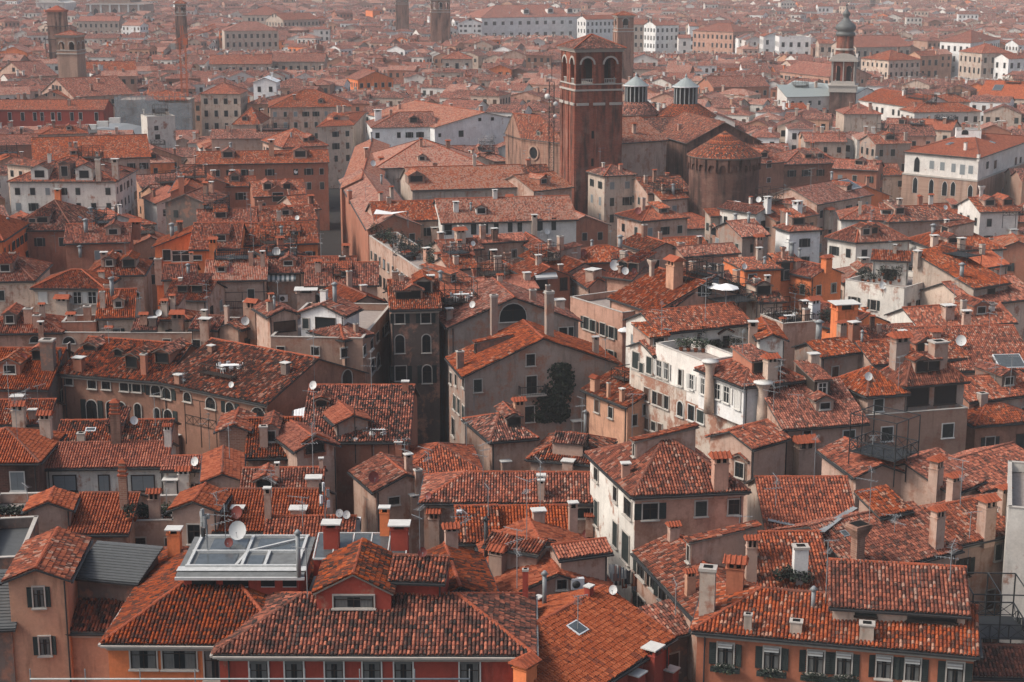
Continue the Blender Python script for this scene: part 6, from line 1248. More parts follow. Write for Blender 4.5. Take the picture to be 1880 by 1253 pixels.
for r, x, y, rad, mt in [(1, 1283, 365, 44, 0), (1, 1280, 268, 36, 1), (1, 1235, 430, 22, 1), (2, 48, 280, 16, 0), (2, 10, 272, 12, 0), (2, 1345, 385, 25, 1), (2, 1487, 685, 28, 0), (2, 490, 178, 22, 1), (2, 192, 78, 28, 1), (2, 455, 482, 28, 1), (3, 152, 490, 28, 0), (3, 1735, 235, 24, 0), (4, 722, 800, 24, 0), (4, 210, 815, 16, 0), (4, 1690, 610, 20, 0), (4, 857, 220, 16, 0), (4, 1098, 62, 14, 0), (4, 1248, 607, 18, 0), (5, 95, 910, 18, 0), (5, 728, 175, 16, 0), (8, 190, 295, 16, 0), (8, 1493, 845, 26, 0), (8, 1550, 875, 20, 0), (8, 1597, 875, 15, 1), (8, 1130, 662, 16, 0), (8, 37, 775, 14, 0), (9, 640, 143, 10, 0), (9, 450, 490, 14, 0), (9, 672, 533, 12, 0), (7, 678, 530, 14, 0), (7, 1595, 340, 9, 0), (7, 1603, 588, 12, 0), (4, 1632, 112, 15, 0)]:
    DISH(*px(r, x, y), rad * U, 'dish_red' if mt else 'dish_white')
for r, x, yb, yt in [(1, 1218, 440, 260), (1, 1175, 350, 150), (2, 967, 690, 350), (2, 690, 400, 250), (3, 1575, 560, 280), (3, 540, 240, 70), (3, 1480, 640, 440), (4, 990, 640, 535), (4, 1130, 930, 760), (4, 210, 760, 600), (4, 1695, 560, 310), (4, 830, 230, 60), (4, 145, 760, 640), (5, 195, 990, 860), (5, 1443, 500, 370), (5, 735, 760, 620), (5, 490, 1100, 940), (6, 528, 750, 580), (6, 160, 270, 20), (6, 1200, 640, 450), (6, 1800, 700, 440), (6, 660, 740, 660), (8, 1553, 730, 590), (8, 1140, 620, 520), (9, 768, 380, 230), (9, 1745, 1000, 800), (7, 830, 1000, 880), (7, 1240, 900, 780), (9, 1050, 600, 520), (1, 150, 220, 140), (2, 160, 330, 200), (3, 1180, 380, 280), (7, 300, 760, 660), (7, 900, 660, 540)]: ANT(*px(r, x, yb), px(r, x, yt)[1])
for r, x, y, w, hgt in [(2, 1290, 900, 95, 52), (4, 490, 855, 55, 20), (6, 147, 950, 60, 42), (6, 1800, 485, 150, 72), (3, 910, 390, 46, 30), (7, 1183, 650, 36, 14), (7, 850, 670, 22, 18), (7, 475, 565, 24, 10), (7, 430, 590, 24, 10), (9, 940, 410, 90, 44), (9, 1480, 190, 22, 10), (9, 1710, 182, 22, 10), (12, 1740, 475, 48, 30), (12, 1690, 595, 60, 26), (12, 735, 410, 38, 16)]: SKY(*px(r, x, y), w * U, hgt * U, 'metal_white' if w > 50 else 'zinc')
for r, x, y, w, hgt in [(2, 1290, 645, 70, 60), (2, 98, 335, 45, 78), (2, 655, 275, 28, 50), (3, 205, 478, 55, 45), (4, 1530, 140, 45, 36), (9, 1818, 892, 45, 42), (9, 1862, 908, 40, 42)]: AC(*px(r, x, y), w * U, hgt * U)
# wooden roof terraces
TR = {}
for key, r, x, yb, w, deep, posts, cross, mt in [('curved', 4, 1165, 585, 235, 4.2, 0, False, 'wood_dark'), ('tall', 4, 1085, 862, 235, 3.4, 2.9, True, 'wood_dark'), ('lunette', 5, 665, 190, 180, 3.4, 2.6, True, 'wood_dark'), ('speckled', 5, 185, 938, 180, 3.2, 3.2, True, 'wood_dark'), ('palace', 5, 1510, 600, 125, 3.0, 0, True, 'wood_dark'), ('trellis', 6, 1245, 1030, 240, 4.5, 3.4, True, 'iron'), ('balcony', 6, 670, 300, 185, 3.0, 0, False, 'iron'), ('corner', 3, 1740, 990, 300, 4.0, 3.2, True, 'iron'), ('pergola', 6, 170, 165, 330, 5.0, 2.4, False, 'iron'), ('black', 7, 1470, 125, 170, 4.0, 2.8, False, 'iron'), ('right', 9, 1835, 592, 150, 3.5, 0, True, 'wood_dark'), ('mid', 9, 620, 150, 240, 4, 0, False, 'wood_dark'), ('apse', 9, 110, 352, 160, 4, 2.4, True, 'wood_dark'), ('top', 12, 1290, 540, 160, 4, 2.6, False, 'iron'), ('topright', 12, 1620, 500, 150, 4, 2.6, False, 'iron'), ('chairs', 8, 20, 920, 90, 3, 0, True, 'wood_dark'), ('pipes', 4, 1310, 215, 270, 3.5, 2.4, False, 'iron'), ('hall', 7, 870, 260, 130, 3, 1.6, True, 'iron')]:
    q = TERR(*px(r, x, yb), w * U, deep, 1.0, posts, None, mt, cross)
    if q: TR[key] = q[0]
rebuild()
HAZE, EXPO = .00016, 0.48
# ================================================================== the rest of the town
FP = []
for h in HS:
    if not h.par: FP.append([tuple(h.pt(s, t, 0))[:2] for s, t in ((0, 0), (1, 0), (1, 1), (0, 1))])
def inside(p, q, m=0):
    n = len(q); sgn = 0
    for i in range(n):
        a, b = q[i], q[(i + 1) % n]; L = math.hypot(b[0] - a[0], b[1] - a[1]) or 1; c = ((b[0] - a[0]) * (p[1] - a[1]) - (b[1] - a[1]) * (p[0] - a[0])) / L
        if c < -m: return False
    return True
BOX = [(min(x for x, y in q) - 9, max(x for x, y in q) + 9, min(y for x, y in q) - 9, max(y for x, y in q) + 9) for q in FP]
def free(c, q, m=.6):
    for b, f in zip(BOX, FP):
        if b[0] < c[0] < b[1] and b[2] < c[1] < b[3]:
            for p in q + [c]:
                if inside(p, f, m): return False
            for p in f:
                if inside(p, q, m): return False
    for x, y, r in FOOT:
        if (c[0] - x) ** 2 + (c[1] - y) ** 2 < (r + 4) ** 2: return False
    return True
# the dark street and the canal stay open
street = [atY(x, y, Y) for x, y, Y in ((600, 470, 250), (626, 470, 250), (628, 250, 520), (612, 250, 520))]
def keep(c):
    x, y = c; Y0, Y1 = 240, 520
    if Y0 < y < Y1:
        t = (y - Y0) / (Y1 - Y0); xl = -30 + t * -27; xr = xl + 4
        if xl - 5 < x < xr + 5: return False
    if 150 < y < 206 and -14 - (y - 150) * .05 < x < -6: return False
    return True
RF = random.Random(11); cand = []
def field(x, y): return .35 * math.sin(x * .011 + y * .007) + .25 * math.sin(y * .019 - x * .006 + 1)
Y = 96.0
while Y < 2500:
    d = 9.5 + max(0, Y - 300) * .004; xm = Y * .335 + 45; x = -xm + RF.uniform(0, 6)
    while x < xm:
        w, dp = RF.uniform(7, 13) * (1 + max(0, Y - 700) / 2500), RF.uniform(7, 11); yw = field(x, Y) + RF.uniform(-.12, .12) + (math.pi / 2 if RF.random() < .3 else 0); cx, cy = x + RF.uniform(-1, 1), Y + RF.uniform(-2, 2)
        cand.append((cx, cy, w, dp, yw)); x += w + (RF.uniform(2, 5) if RF.random() < .3 else .4)
    Y += d
WALLS = ['tan', 'pink', 'cream', 'cream', 'stone', 'white', 'white', 'blanc', 'blanc', 'wornwhite', 'terra', 'peach', 'grey', 'white', 'wornpink', 'wornwhite', 'brown', 'orange']
sel = []
PROT = []
for x0, x1, y0, y1 in [(800, 975, 205, 262), (683, 800, 206, 260), (884, 1070, 9, 66), (842, 884, 22, 62), (928, 1032, 212, 296), (1033, 1140, 63, 385), (1147, 1236, 245, 300), (1108, 1166, 302, 380), (1662, 1880, 255, 372), (1441, 1546, 272, 325), (1262, 1395, 240, 325), (1120, 1316, 140, 215), (1520, 1576, 8, 203), (368, 441, 152, 245), (0, 190, 183, 228), (405, 511, 40, 92), (270, 321, 214, 266), (93, 270, 246, 292), (17, 211, 288, 386), (1076, 1130, 28, 60), (1163, 1268, 36, 96), (1266, 1346, 38, 98), (1346, 1489, 50, 98), (1572, 1672, 66, 128), (1632, 1725, 92, 143), (1726, 1836, 56, 146), (1803, 1880, 80, 130), (1550, 1618, 188, 236), (1679, 1800, 173, 224), (790, 826, 0, 72), (726, 750, 0, 45), (1130, 1162, 20, 125), (106, 150, 56, 150), (88, 122, 20, 64), (211, 352, 160, 234), (1445, 1530, 156, 190), (812, 866, 95, 124), (657, 722, 120, 164), (385, 595, 98, 126), (143, 218, 30, 60), (445, 585, 11, 48), (1502, 1530, 7, 25), (1504, 1530, 72, 106), (140, 270, 0, 24), (62, 125, 0, 20), (1577, 1677, 170, 215), (1432, 1522, 116, 140), (362, 606, 277, 330), (757, 968, 305, 370), (812, 1058, 363, 436), (465, 507, 140, 170), (430, 645, 165, 250)]:
    r_ = hit((x0 + x1) / 2, y0 * .7 + y1 * .3, True) or hit((x0 + x1) / 2, y0 * .4 + y1 * .6, True)
    if r_: PROT.append((x0, x1, y0, y1, r_[0].y))
for cx, cy, w, dp, yw in cand:
    cs, sn = math.cos(yw), math.sin(yw); q = [(cx + (a * w * cs - b * dp * sn) / 2, cy + (a * w * sn + b * dp * cs) / 2) for a, b in ((-1, -1), (1, -1), (1, 1), (-1, 1))]
    if not keep((cx, cy)) or not free((cx, cy), q): continue
    z = RF.uniform(9.5, 12.5) if cy < 420 else RF.uniform(10.5, 16.5)
    if RF.random() < .04 and cy > 500: z += 4
    xs_ = [proj((*p, z))[0] for p in q]; xa, xb = min(xs_), max(xs_); rise_ = .2 * min(w, dp)
    for x0, x1, y0, y1, YY in PROT:
        if cy < YY - 2 and xb > x0 - 2 and xa < x1 + 2:
            zl_ = min(zat(940, y1 - (3 if YY > 700 else 1), cy - dp / 2), zat(940, y1, cy)) - rise_ - .8
            if zl_ < z and proj((cx, cy, z + rise_))[1] < y1: z = zl_
    if z < 3.5: continue
    sel.append((cx, cy, w, dp, yw, q, z, RF.random(), RF.choice(WALLS), RF.choice(['mid', 'mid', 'mid', 'new', 'pale', 'old'])))
print('fill candidates', len(sel))
# cull what other houses hide altogether
rebuild()
nh = len([h for h in HS if not h.par]); NIND = 292 - nh; ind = 0; mass = MB(); nm = 0
near = [c for c in sel if c[1] < 900]; ANCH = [(1086, 90, 'the great red brick bell tower'), (1548, 90, 'the onion-domed tower'), (129, 90, 'the twin-arched pinkish tower'), (339, 110, 'the orange crane'), (975, 45, 'the long white palace'), (1210, 180, 'the two glazed lanterns'), (1330, 265, 'the round apse'), (285, 200, 'the netted scaffold building'), (1760, 110, 'the tall white palace'), (1455, 85, 'the battlemented white palace'), (460, 70, 'the big cream palace'), (900, 250, 'the wide white gable wall'), (404, 200, 'the three-storey cream palace'), (95, 215, 'the long red building'), (185, 270, 'the grey arched hall'), (1730, 320, 'the gothic palace'), (1145, 60, 'the single-arched brick tower'), (808, 40, 'the square brown tower'), (690, 140, 'the bright orange gable house'), (1395, 500, 'the bright orange house with square window'), (980, 720, 'the ivy-clad grey house'), (785, 620, 'the dark canal head'), (100, 560, 'the dentil-eaved cream house'), (300, 720, 'the curved brown house'), (1715, 720, 'the open loggia with pyramid roof'), (1230, 700, 'the white palace'), (612, 380, 'the dark street'), (830, 320, 'the faded courtyard roofs'), (930, 420, 'the white timber loggia'), (740, 460, 'the roof garden')]
used = {}
CN = {'tan': 'tan', 'pink': 'pinkish', 'cream': 'cream', 'stone': 'stone-coloured', 'terra': 'terracotta', 'peach': 'peach', 'grey': 'grey', 'white': 'white', 'blanc': 'bright white', 'wornpink': 'patchy pink', 'wornwhite': 'off-white', 'brown': 'brown', 'orange': 'orange'}
RN = {'mid': 'red', 'new': 'bright orange', 'pale': 'faded', 'old': 'dark mottled'}
TN = {'G': 'ridged', 'P': 'gabled', 'H': 'hipped', 'Y': 'pyramid', 'Q': 'hipped'}
def auto_label(x, y, wall, roof, T):
    ds = sorted(ANCH, key=lambda a: math.hypot((a[0] - x), (a[1] - y) * 1.6))
    for i in range(6):
        a = ds[i]; dx, dy = x - a[0], y - a[1]; rel = ('left of' if dx < 0 else 'right of') if abs(dx) > abs(dy) * 1.3 else ('beyond' if dy < 0 else 'in front of'); far = math.hypot(dx, dy * 1.6); q = 'just ' if far < 60 else '' if far < 150 else 'well '
        lab = '%s house, %s %s roof, %s%s %s' % (CN[wall], RN[roof], TN[T], q, rel, a[2])
        if lab not in used: used[lab] = 1; return lab
    lab = '%s house, %s %s roof, between %s and %s' % (CN[wall], RN[roof], TN[T], ds[0][2], ds[1][2]); used[lab] = used.get(lab, 0) + 1; return lab
def simple_house(mb, cx, cy, w, dp, yw, z, kind, wall, roof, rr, wins=True):
    cs, sn = math.cos(yw), math.sin(yw); P = lambda a, b, zz: (cx + (a * w * cs - b * dp * sn) / 2, cy + (a * w * sn + b * dp * cs) / 2, zz); e = 1.06; rise = .2 * min(dp, w) if kind != 'P' else .2 * w; wm = 'plaster_' + wall; rm = 'tiles_' + roof; c4 = [(-1, -1), (1, -1), (1, 1), (-1, 1)]
    for i in range(4): a, b = c4[i], c4[(i + 1) % 4]; mb.poly([P(*a, 0), P(*b, 0), P(*b, z), P(*a, z)], wm)
    def rp(pts):
        v = [Vector(P(*p)) for p in pts]; ex = (v[1] - v[0]).normalized(); n = (v[1] - v[0]).cross(v[2] - v[0]).normalized(); vy = n.cross(ex); mb.poly(v, rm, [((p - v[0]).dot(ex) + cx, (p - v[0]).dot(vy) + cy) for p in v])
    zl = z - .12; t = z + rise
    if kind == 'G':
        rp([(-e, -e, zl), (e, -e, zl), (e, 0, t), (-e, 0, t)]); rp([(e, e, zl), (-e, e, zl), (-e, 0, t), (e, 0, t)])
        for s in (-1, 1): mb.poly([P(s, -1, z), P(s, 1, z), P(s, 0, t)], wm)
    elif kind == 'P':
        rp([(-e, e, zl), (-e, -e, zl), (0, -e, t), (0, e, t)]); rp([(e, -e, zl), (e, e, zl), (0, e, t), (0, -e, t)])
        for s in (-1, 1): mb.poly([P(-1, s, z), P(1, s, z), P(0, s, t)], wm)
    else:
        q = max(0, 1 - dp / w) if w > dp else 0
        fr = [(-e, -e, zl), (e, -e, zl), (q, 0, t)] + ([(-q, 0, t)] if q > .01 else []); bk = [(e, e, zl), (-e, e, zl), (-q, 0, t)] + ([(q, 0, t)] if q > .01 else []); rp(fr); rp(bk); rp([(-e, e, zl), (-e, -e, zl), (-q, 0, t)]); rp([(e, -e, zl), (e, e, zl), (q, 0, t)])
    if wins:
        for i in (0, 1, 3):
            a, b = Vector(P(*c4[i], 0)), Vector(P(*c4[(i + 1) % 4], 0)); d = b - a; L = d.length; d.normalize(); n = Vector((d.y, -d.x, 0))
            if n.y > -.1: continue
            m = max(1, int(L / 2.6)); ww = .58
            for r in range(2):
                for j in range(m):
                    if rr.random() < .12: continue
                    c = a + d * (L * (j + .5) / m) + n * .03 + Vector((0, 0, z - 1.2 - 3.2 * r)); mb.poly([c - d * ww + Vector((0, 0, -1.7)), c + d * ww + Vector((0, 0, -1.7)), c + d * ww, c - d * ww], rr.choice(['pane', 'shutter_green', 'shutter_green', 'shutter_brown']))
    for k in range(rr.choice([0, 1, 1, 2, 2])):
        a, b = rr.uniform(-.8, .8), rr.uniform(-.7, .4); hh = rr.uniform(1, 2.2) + rise * .5; mb.box((*P(a, b, 0)[:2], z), (.75, .75, hh), rr.choice([wm, 'plaster_tan', 'plaster_stone']), yw, 1, False); mb.box((*P(a, b, 0)[:2], z + hh), (1.05, 1.05, .15), rr.choice(['stone_trim', 'stone_white', 'ridge']), yw)
newh = []
for i, (cx, cy, w, dp, yw, q, z, r1, wall, roof) in enumerate(sorted(sel, key=lambda c: c[1])):
    vis = any(visible((cx + dx, cy + dy, z + zz), .8) for dx, dy, zz in ((0, 0, 1.8), (-w * .4, -2, .4), (w * .4, -2, .4), (0, -dp * .45, -1.5)))
    xo = proj((cx, cy, z))[0]; outside = cy < 900 and not -20 < xo < 1900
    if outside: vis = True
    if not vis: continue
    kind = 'G' if r1 < .45 else 'P' if r1 < .6 else 'H'; x, y = proj((cx, cy, z))
    if ind < NIND and cy < 1200 and not outside:
        a, b, c = (*q[0], z), (*q[1], z), (*q[3], z)
        T = kind if kind != 'H' else ('H' if w > dp else 'Q'); h = H(auto_label(x, y, wall, roof, T), None, None, z, T, None, wall, roof, world=(a, b, c), w='fill', nc=None, cor=0); ind += 1; newh.append(h)
    else: simple_house(mass, cx, cy, w, dp, yw, z, kind, wall, {'mid': 'old', 'new': 'mid'}.get(roof, roof), RF, cy < 1700); nm += 1
print('individual fill', ind, 'mass', nm)
o = mass.build('distant_houses'); tag(o, kind='stuff')
rebuild()
for h in newh: auto_windows(h, 'fr' if h.dist > 300 else None, 2, prob=.75); auto_chimneys(h, R.choice([0, 1, 1, 2]))
# ================================================================== glass roof, rails, plants, furniture, washing
rebuild()
def TELE(x, yb, yt, s=1.0):
    q = hit(x, yb)
    if not q: return
    P, n, h, k_, d = q; P = P - h.host.base; hh = bis(lambda t: proj(P + h.host.base + Vector((0, 0, t)))[1] - yt, .3, 14); m = MB(); m.bar(P - Vector((0, 0, 1)), P + Vector((0, 0, hh)), .06, 'zinc'); rr = random.Random(int(x))
    for i in range(7):
        a = rr.uniform(0, 6.28); z = hh * rr.uniform(.3, .95); m.box((P.x + .3 * math.cos(a), P.y + .3 * math.sin(a), P.z + z), (.22, .16, rr.uniform(.3, .9)), rr.choice(['metal_white', 'zinc', 'iron']), a); m.bar((P.x, P.y, P.z + z + .1), (P.x + .3 * math.cos(a), P.y + .3 * math.sin(a), P.z + z + .1), .03, 'iron')
    m.build('telecom_mast', h.host.root)
TELE(*px(1, 1120, 480), px(1, 0, 275)[1]); TELE(*px(1, 1755, 320), px(1, 0, 130)[1])
for x in (1612, 1655): 
    q = hit(*px(1, x, 600))
    if q: CH(*px(1, x, 600), px(1, 0, 390 if x < 1650 else 405)[1], 8, 'pipe', 'plaster_white')
# white scaffold rail across the bottom
Y = 84.0; a, b = atY(55, 1247, Y), atY(862, 1247, Y); o = thing('scaffold_rail', 'white pipe rail with short posts across the bottom edge', 'railing', (a.x, Y, 0)); m = MB(); m.bar((0, 0, a.z), (b.x - a.x, 0, a.z), .05, 'lead', 8); m.build('pipe', o)
for i in range(9): x = (b.x - a.x) * i / 8; m = MB(); m.bar((x, .1, 0), (x, .1, a.z + .55), .035, 'zinc', 6); m.build('post', o)
# flower boxes under the striped blinds
for x, y in ((270, 1100), (520, 1125), (757, 1148), (910, 1160)):
    q = hit(*px(3, x, y))
    if q and q[3] == 'wall':
        P, n, h, k_, d = q; t = Vector((-n.y, n.x, 0)).normalized(); o = thing('flower_box', 'flower box full of dark leaves, window %s on the orange house' % {270: 'farthest left', 520: 'second from the left', 757: 'third from the left', 910: 'fourth from the left'}[x], 'flower box', P + n * .3, math.atan2(t.y, t.x), 'flower boxes on the orange house'); m = MB(); m.box((0, 0, -.22), (1.9, .34, .26), 'shutter_green'); m.build('trough', o); m = MB(); rr = random.Random(x)
        leaves(m, (0, -.05, .16), (.95, .26, .24), 170, rr, 'leaf_dark', .1); leaves(m, (0, -.2, -.1), (.9, .12, .2), 60, rr, 'leaf', .09); m.build('foliage', o)
# white blinds above those windows are part of the house
for x, y in ((270, 968), (520, 990), (757, 1010), (910, 1022), (1125, 1038), (1280, 1052), (1508, 1078)):
    q = hit(*px(3, x, y))
    if q and q[3] == 'wall': P, n, h, k_, d = q; yw = math.atan2(n.x, -n.y); me = cached(('blind',), lambda: (lambda m: ([m.box((0, -.12 - .03 * i, -.06 - .085 * i), (.92, .05, .075), 'awning_pale' if i % 2 else 'stone_grey') for i in range(4)], m.data('blind'))[1])(MB())); link('blind', me, h.host.root, P - h.host.base, yw)
# furniture
def CHAIR(P, rz, lab, grp):
    def mk():
        m = MB(); m.box((0, 0, .42), (.44, .44, .05), 'white_cloth'); m.box((0, .2, .47), (.42, .05, .42), 'white_cloth')
        for x in (-.18, .18):
            for y in (-.18, .18): m.bar((x, y, 0), (x, y, .42), .025, 'white_cloth')
            m.bar((x * 1.15, -.15, .62), (x * 1.15, .2, .66), .025, 'white_cloth')
        return m.data('chair')
    tag(link('garden_chair', cached(('chair',), mk), None, P, rz), lab, 'chair', grp)
def TABLE(P, rz, lab, L=1.6, W=.9, grp=None):
    o = thing('garden_table', lab, 'table', P, rz, grp); m = MB(); m.box((0, 0, .7), (L, W, .05), 'white_cloth'); m.build('tabletop', o)
    for x in (-1, 1):
        for y in (-1, 1): m = MB(); m.bar((x * L * .43, y * W * .4, 0), (x * L * .43, y * W * .4, .7), .035, 'white_cloth'); m.build('leg', o)
def SET(key, lab, n, grp, s=0.0, e=.5, L=1.9):
    if key not in TR: return
    f = TR[key]; P = f(s, e); TABLE(P, .15, 'white table on ' + lab, L)
    for i in range(n): a = 2 * math.pi * (i + .3) / n; CHAIR(P + Vector((math.cos(a) * (L * .62), math.sin(a) * .85, 0)), a - math.pi / 2, 'white garden chair around the table on ' + lab, grp)
SET('curved', 'the terrace of the curved brown house', 8, 'white chairs on the curved house terrace'); SET('lunette', 'the wooden terrace left of the half-round window', 5, 'white chairs left of the half-round window', .2); SET('speckled', 'the dark altana on the big speckled roof', 5, 'white chairs on the dark altana', .3, .4, 1.4); SET('balcony', 'the railed balcony near the tiny tile-roofed house', 2, 'white chairs on the railed balcony', -.3, .5, 1.5)
def PARASOL(r, x, y, lab, hgt=2.4, rad=1.5):
    q = hit(*px(r, x, y))
    if not q: return
    P = q[0]; o = thing('parasol', lab, 'parasol', P); m = MB(); m.bar((0, 0, -.1), (0, 0, hgt), .04, 'zinc', 6); m.build('pole', o); m = MB(); m.lathe((0, 0, hgt - .45), [(rad, 0), (rad * .96, .08), (rad * .5, .34), (.05, .55)], 'white_cloth', 8, False, False); m.build('canopy', o)
PARASOL(6, 215, 160, 'white parasol behind, over the dark pergola'); PARASOL(6, 272, 178, 'white pointed parasol in front, by the dark pergola'); PARASOL(5, 1545, 380, 'folded white sunshade beside the pink house terrace', 2.0, .9)
q = hit(*px(8, 290, 640))
if q:
    P = q[0]; o = thing('shade_sail', 'white shade sail stretched over the roof garden', 'awning', P); m = MB(); W_ = 2.9
    V = [(-W_, -.9, 2.4), (W_, -.7, 2.9), (W_ * .9, 1.1, 2.6), (-W_ * .9, 1.0, 2.9), (0, 0, 2.35), (-W_ * 0, -.5, 2.3), (0, .8, 2.45)]
    m.mesh(V, [(0, 5, 4), (5, 1, 4), (1, 2, 4), (2, 6, 4), (6, 3, 4), (3, 0, 4)], 'white_cloth'); m.mesh([(x, y, z + .03) for x, y, z in V], [(4, 5, 0), (4, 1, 5), (4, 2, 1), (4, 6, 2), (4, 3, 6), (4, 0, 3)], 'white_cloth'); m.build('cloth', o)
    for v in V[:4]: m = MB(); m.bar((v[0], v[1], 0), v, .05, 'zinc'); m.build('post', o)
def AWN(r, x, y, w, drop=1.0, m1='awning_pale', m2='awning_pale'):
    q = hit(*px(r, x, y))
    if not q: return
    P, n, h, k_, d = q; W = w * U / ppm(P); n = Vector((n.x, n.y, 0)).normalized(); t = Vector((-n.y, n.x, 0)); P = P - h.host.base; m = MB(); N = 12
    for i in range(N): a, b = P + t * (W * (i / N - .5)), P + t * (W * ((i + 1) / N - .5)); o_ = n * drop * .8 - Vector((0, 0, drop * .55)); mt = m1 if i % 2 else m2; m.extr([a, b, b + o_, a + o_], (0, 0, .03), mt); m.extr([a + o_, b + o_, b + o_ - Vector((0, 0, .25)), a + o_ - Vector((0, 0, .25))], n * .02, mt)
    m.build('awning', h.host.root)
AWN(8, 1118, 885, 125); AWN(7, 1520, 892, 150, 1.2, 'awning_dark', 'awning_pale')
# balcony of the ivy house
q = hit(*px(5, 1045, 655))
if q:
    P, n, h, k_, d = q; n = Vector((n.x, n.y, 0)).normalized(); t = Vector((-n.y, n.x, 0)); P = P - h.host.base; m = MB(); w = 1.5; m.extr([P - t * w, P + t * w, P + t * w + n * .9, P - t * w + n * .9], (0, 0, -.16), 'stone_trim'); o = m.build('balcony', h.host.root); m = MB(); a, b, c, d_ = P - t * w, P + t * w, P + t * w + n * .85, P - t * w + n * .85; rail_mesh(m, d_, c, 1, r=.025); rail_mesh(m, a, d_, 1, r=.025); rail_mesh(m, b, c, 1, r=.025); m.build('railing', o)
# plants
def IVY(lab, spots, n, mat='leaf_dark', sz=.24, name='climbing_ivy', cat='climbing plant', out=.45):
    m = MB(); rr = random.Random(5); c0 = None; st = MB(); last = None
    for x, y, rx, ry in spots:
        for i in range(n):
            a, r_ = rr.uniform(0, 6.28), rr.random() ** .62 * 1.15; q = hit(x + rx * r_ * math.cos(a) * rr.uniform(.8, 1.2), y + ry * r_ * math.sin(a))
            if not q or q[3] != 'wall': continue
            P = q[0]; c0 = c0 or P.copy(); p = P + q[1] * rr.uniform(.02, out * max(.1, 1.1 - r_)) - c0; u = Vector((rr.uniform(-1, 1), rr.uniform(-1, 1), rr.uniform(-1, 1))).normalized(); v = u.cross(q[1]).normalized(); s = sz * rr.uniform(.5, 1.2); m.poly([p - u * s, p + v * s * .6, p + u * s, p - v * s * .6], mat if rr.random() < .6 else 'leaf')
            if i % 25 == 0 and last: st.bar(last, p, .04, 'wood_dark', 3)
            if i % 25 == 0: last = p
    if not c0: return
    o = thing(name, lab, cat, c0); m.build('foliage', o); st.build('stem', o)
IVY('dark ivy climbing the bare wall of the tall grey house', [(1030, 685, 20, 18), (1036, 705, 15, 18), (1020, 725, 24, 22), (1010, 745, 26, 18), (1003, 765, 30, 10), (1030, 755, 14, 18)], 420)
def TREE_(lab, P, hh, rad, mat='leaf_dark', n=900, name='tree', seed=1, sz=.28):
    o = thing(name, lab, 'tree', P); rr = random.Random(seed); m = MB(); m.bar((0, 0, 0), (rr.uniform(-.3, .3), 0, hh * .55), .16, 'wood_dark', 6)
    for i in range(7): a = rr.uniform(0, 6.28); m.bar((0, 0, hh * .4), (rad * .7 * math.cos(a), rad * .7 * math.sin(a), hh * rr.uniform(.6, .95)), .06, 'wood_dark', 4)
    m.build('trunk', o); m = MB()
    for i in range(9): a, r_ = rr.uniform(0, 6.28), rad * rr.uniform(.1, .75); leaves(m, (r_ * math.cos(a), r_ * math.sin(a), hh * rr.uniform(.5, .95)), (rad * .45, rad * .45, hh * .16), n // 9, rr, mat, sz)
    m.build('crown', o)
for i, (x, y, hh, rad, lab) in enumerate([(775, 800, 9, 2.6, 'bare dark shrub tree at the foot of the canal houses, left one'), (800, 775, 8, 2.4, 'dark bushy tree in the canal gap below the arched windows')]):
    P = at(x, y, 0); TREE_(lab, P, hh, rad, seed=i + 3)
def PX_PLANT(r, x, y, lab, grp, hh=1.0, rad=.5, seed=0, mat='leaf', pot=True, n=110):
    q = hit(*px(r, x, y))
    if q: PLANT(q[0], lab, grp, hh, rad, seed, mat, 'potted_plant' if pot else 'shrub', pot, 'potted plant' if pot else 'shrub', n)
for i, (x, y) in enumerate([(700, 320), (725, 315), (750, 322), (775, 318), (800, 322), (895, 318), (920, 320)]): PX_PLANT(1, x, y, 'potted shrub on the flat terrace between the two tower houses', 'potted shrubs on the terrace between tower houses', 1.2, .6, i, 'leaf_dark' if i < 3 else 'leaf')
for i, x in enumerate((8, 40, 75, 110, 140)): PX_PLANT(1, x, 305, 'low potted shrub on the terrace at the left edge', 'potted shrubs on the left-edge terrace', .8, .6, i, 'leaf_dark')
for i, (x, y) in enumerate([(560, 668), (630, 672), (705, 680), (600, 650), (670, 655)]): PX_PLANT(3, x, y, 'potted plant at the foot of the white chimney', 'pots round the white chimney', .9, .55, i, 'leaf_dark')
for i, (x, y) in enumerate([(30, 425), (70, 428), (110, 430), (150, 432), (190, 430), (225, 434), (290, 415), (330, 418), (130, 400)]): PX_PLANT(6, x, y, 'leafy plant on the front terrace of the white palace', 'plants on the white palace terrace', 1.1 if i != 8 else 2.2, .65, i, 'leaf')
for i, (x, y) in enumerate([(985, 930), (1010, 935), (1040, 940), (1070, 935), (1100, 930), (1130, 940), (1120, 900), (1180, 920), (1205, 935), (1160, 945)]): PX_PLANT(9, x, y, 'tall shrub on the white terrace below the back house', 'shrubs on the white terrace building', 1.0 + (i % 3) * .7, .7, i, 'leaf_dark')
for i in range(34):
    rr = random.Random(i); t = rr.random(); PX_PLANT(8, 195 + t * 330 + rr.uniform(-15, 15), 690 + t * 150 + rr.uniform(-30, 30), 'bushy plant of the roof garden along the narrow street', 'roof garden plants', rr.uniform(1, 2.2), rr.uniform(.6, 1.0), i, rr.choice(['leaf', 'leaf_dark', 'leaf_dark']))
for i, (x, y) in enumerate([(650, 120), (690, 110), (720, 130), (800, 270), (830, 265), (855, 280), (300, 110), (330, 120)]): PX_PLANT(6, x, y, ('dark shrub in the leafy courtyard between orange houses' if i < 3 else 'shrub behind the big orange chimney' if i < 6 else 'shrub beside the white parasols'), ('courtyard shrubs' if i < 3 else 'shrubs behind the orange chimney' if i < 6 else 'shrubs by the parasols'), 1.8, 1.1, i, 'leaf_dark', False, 160)
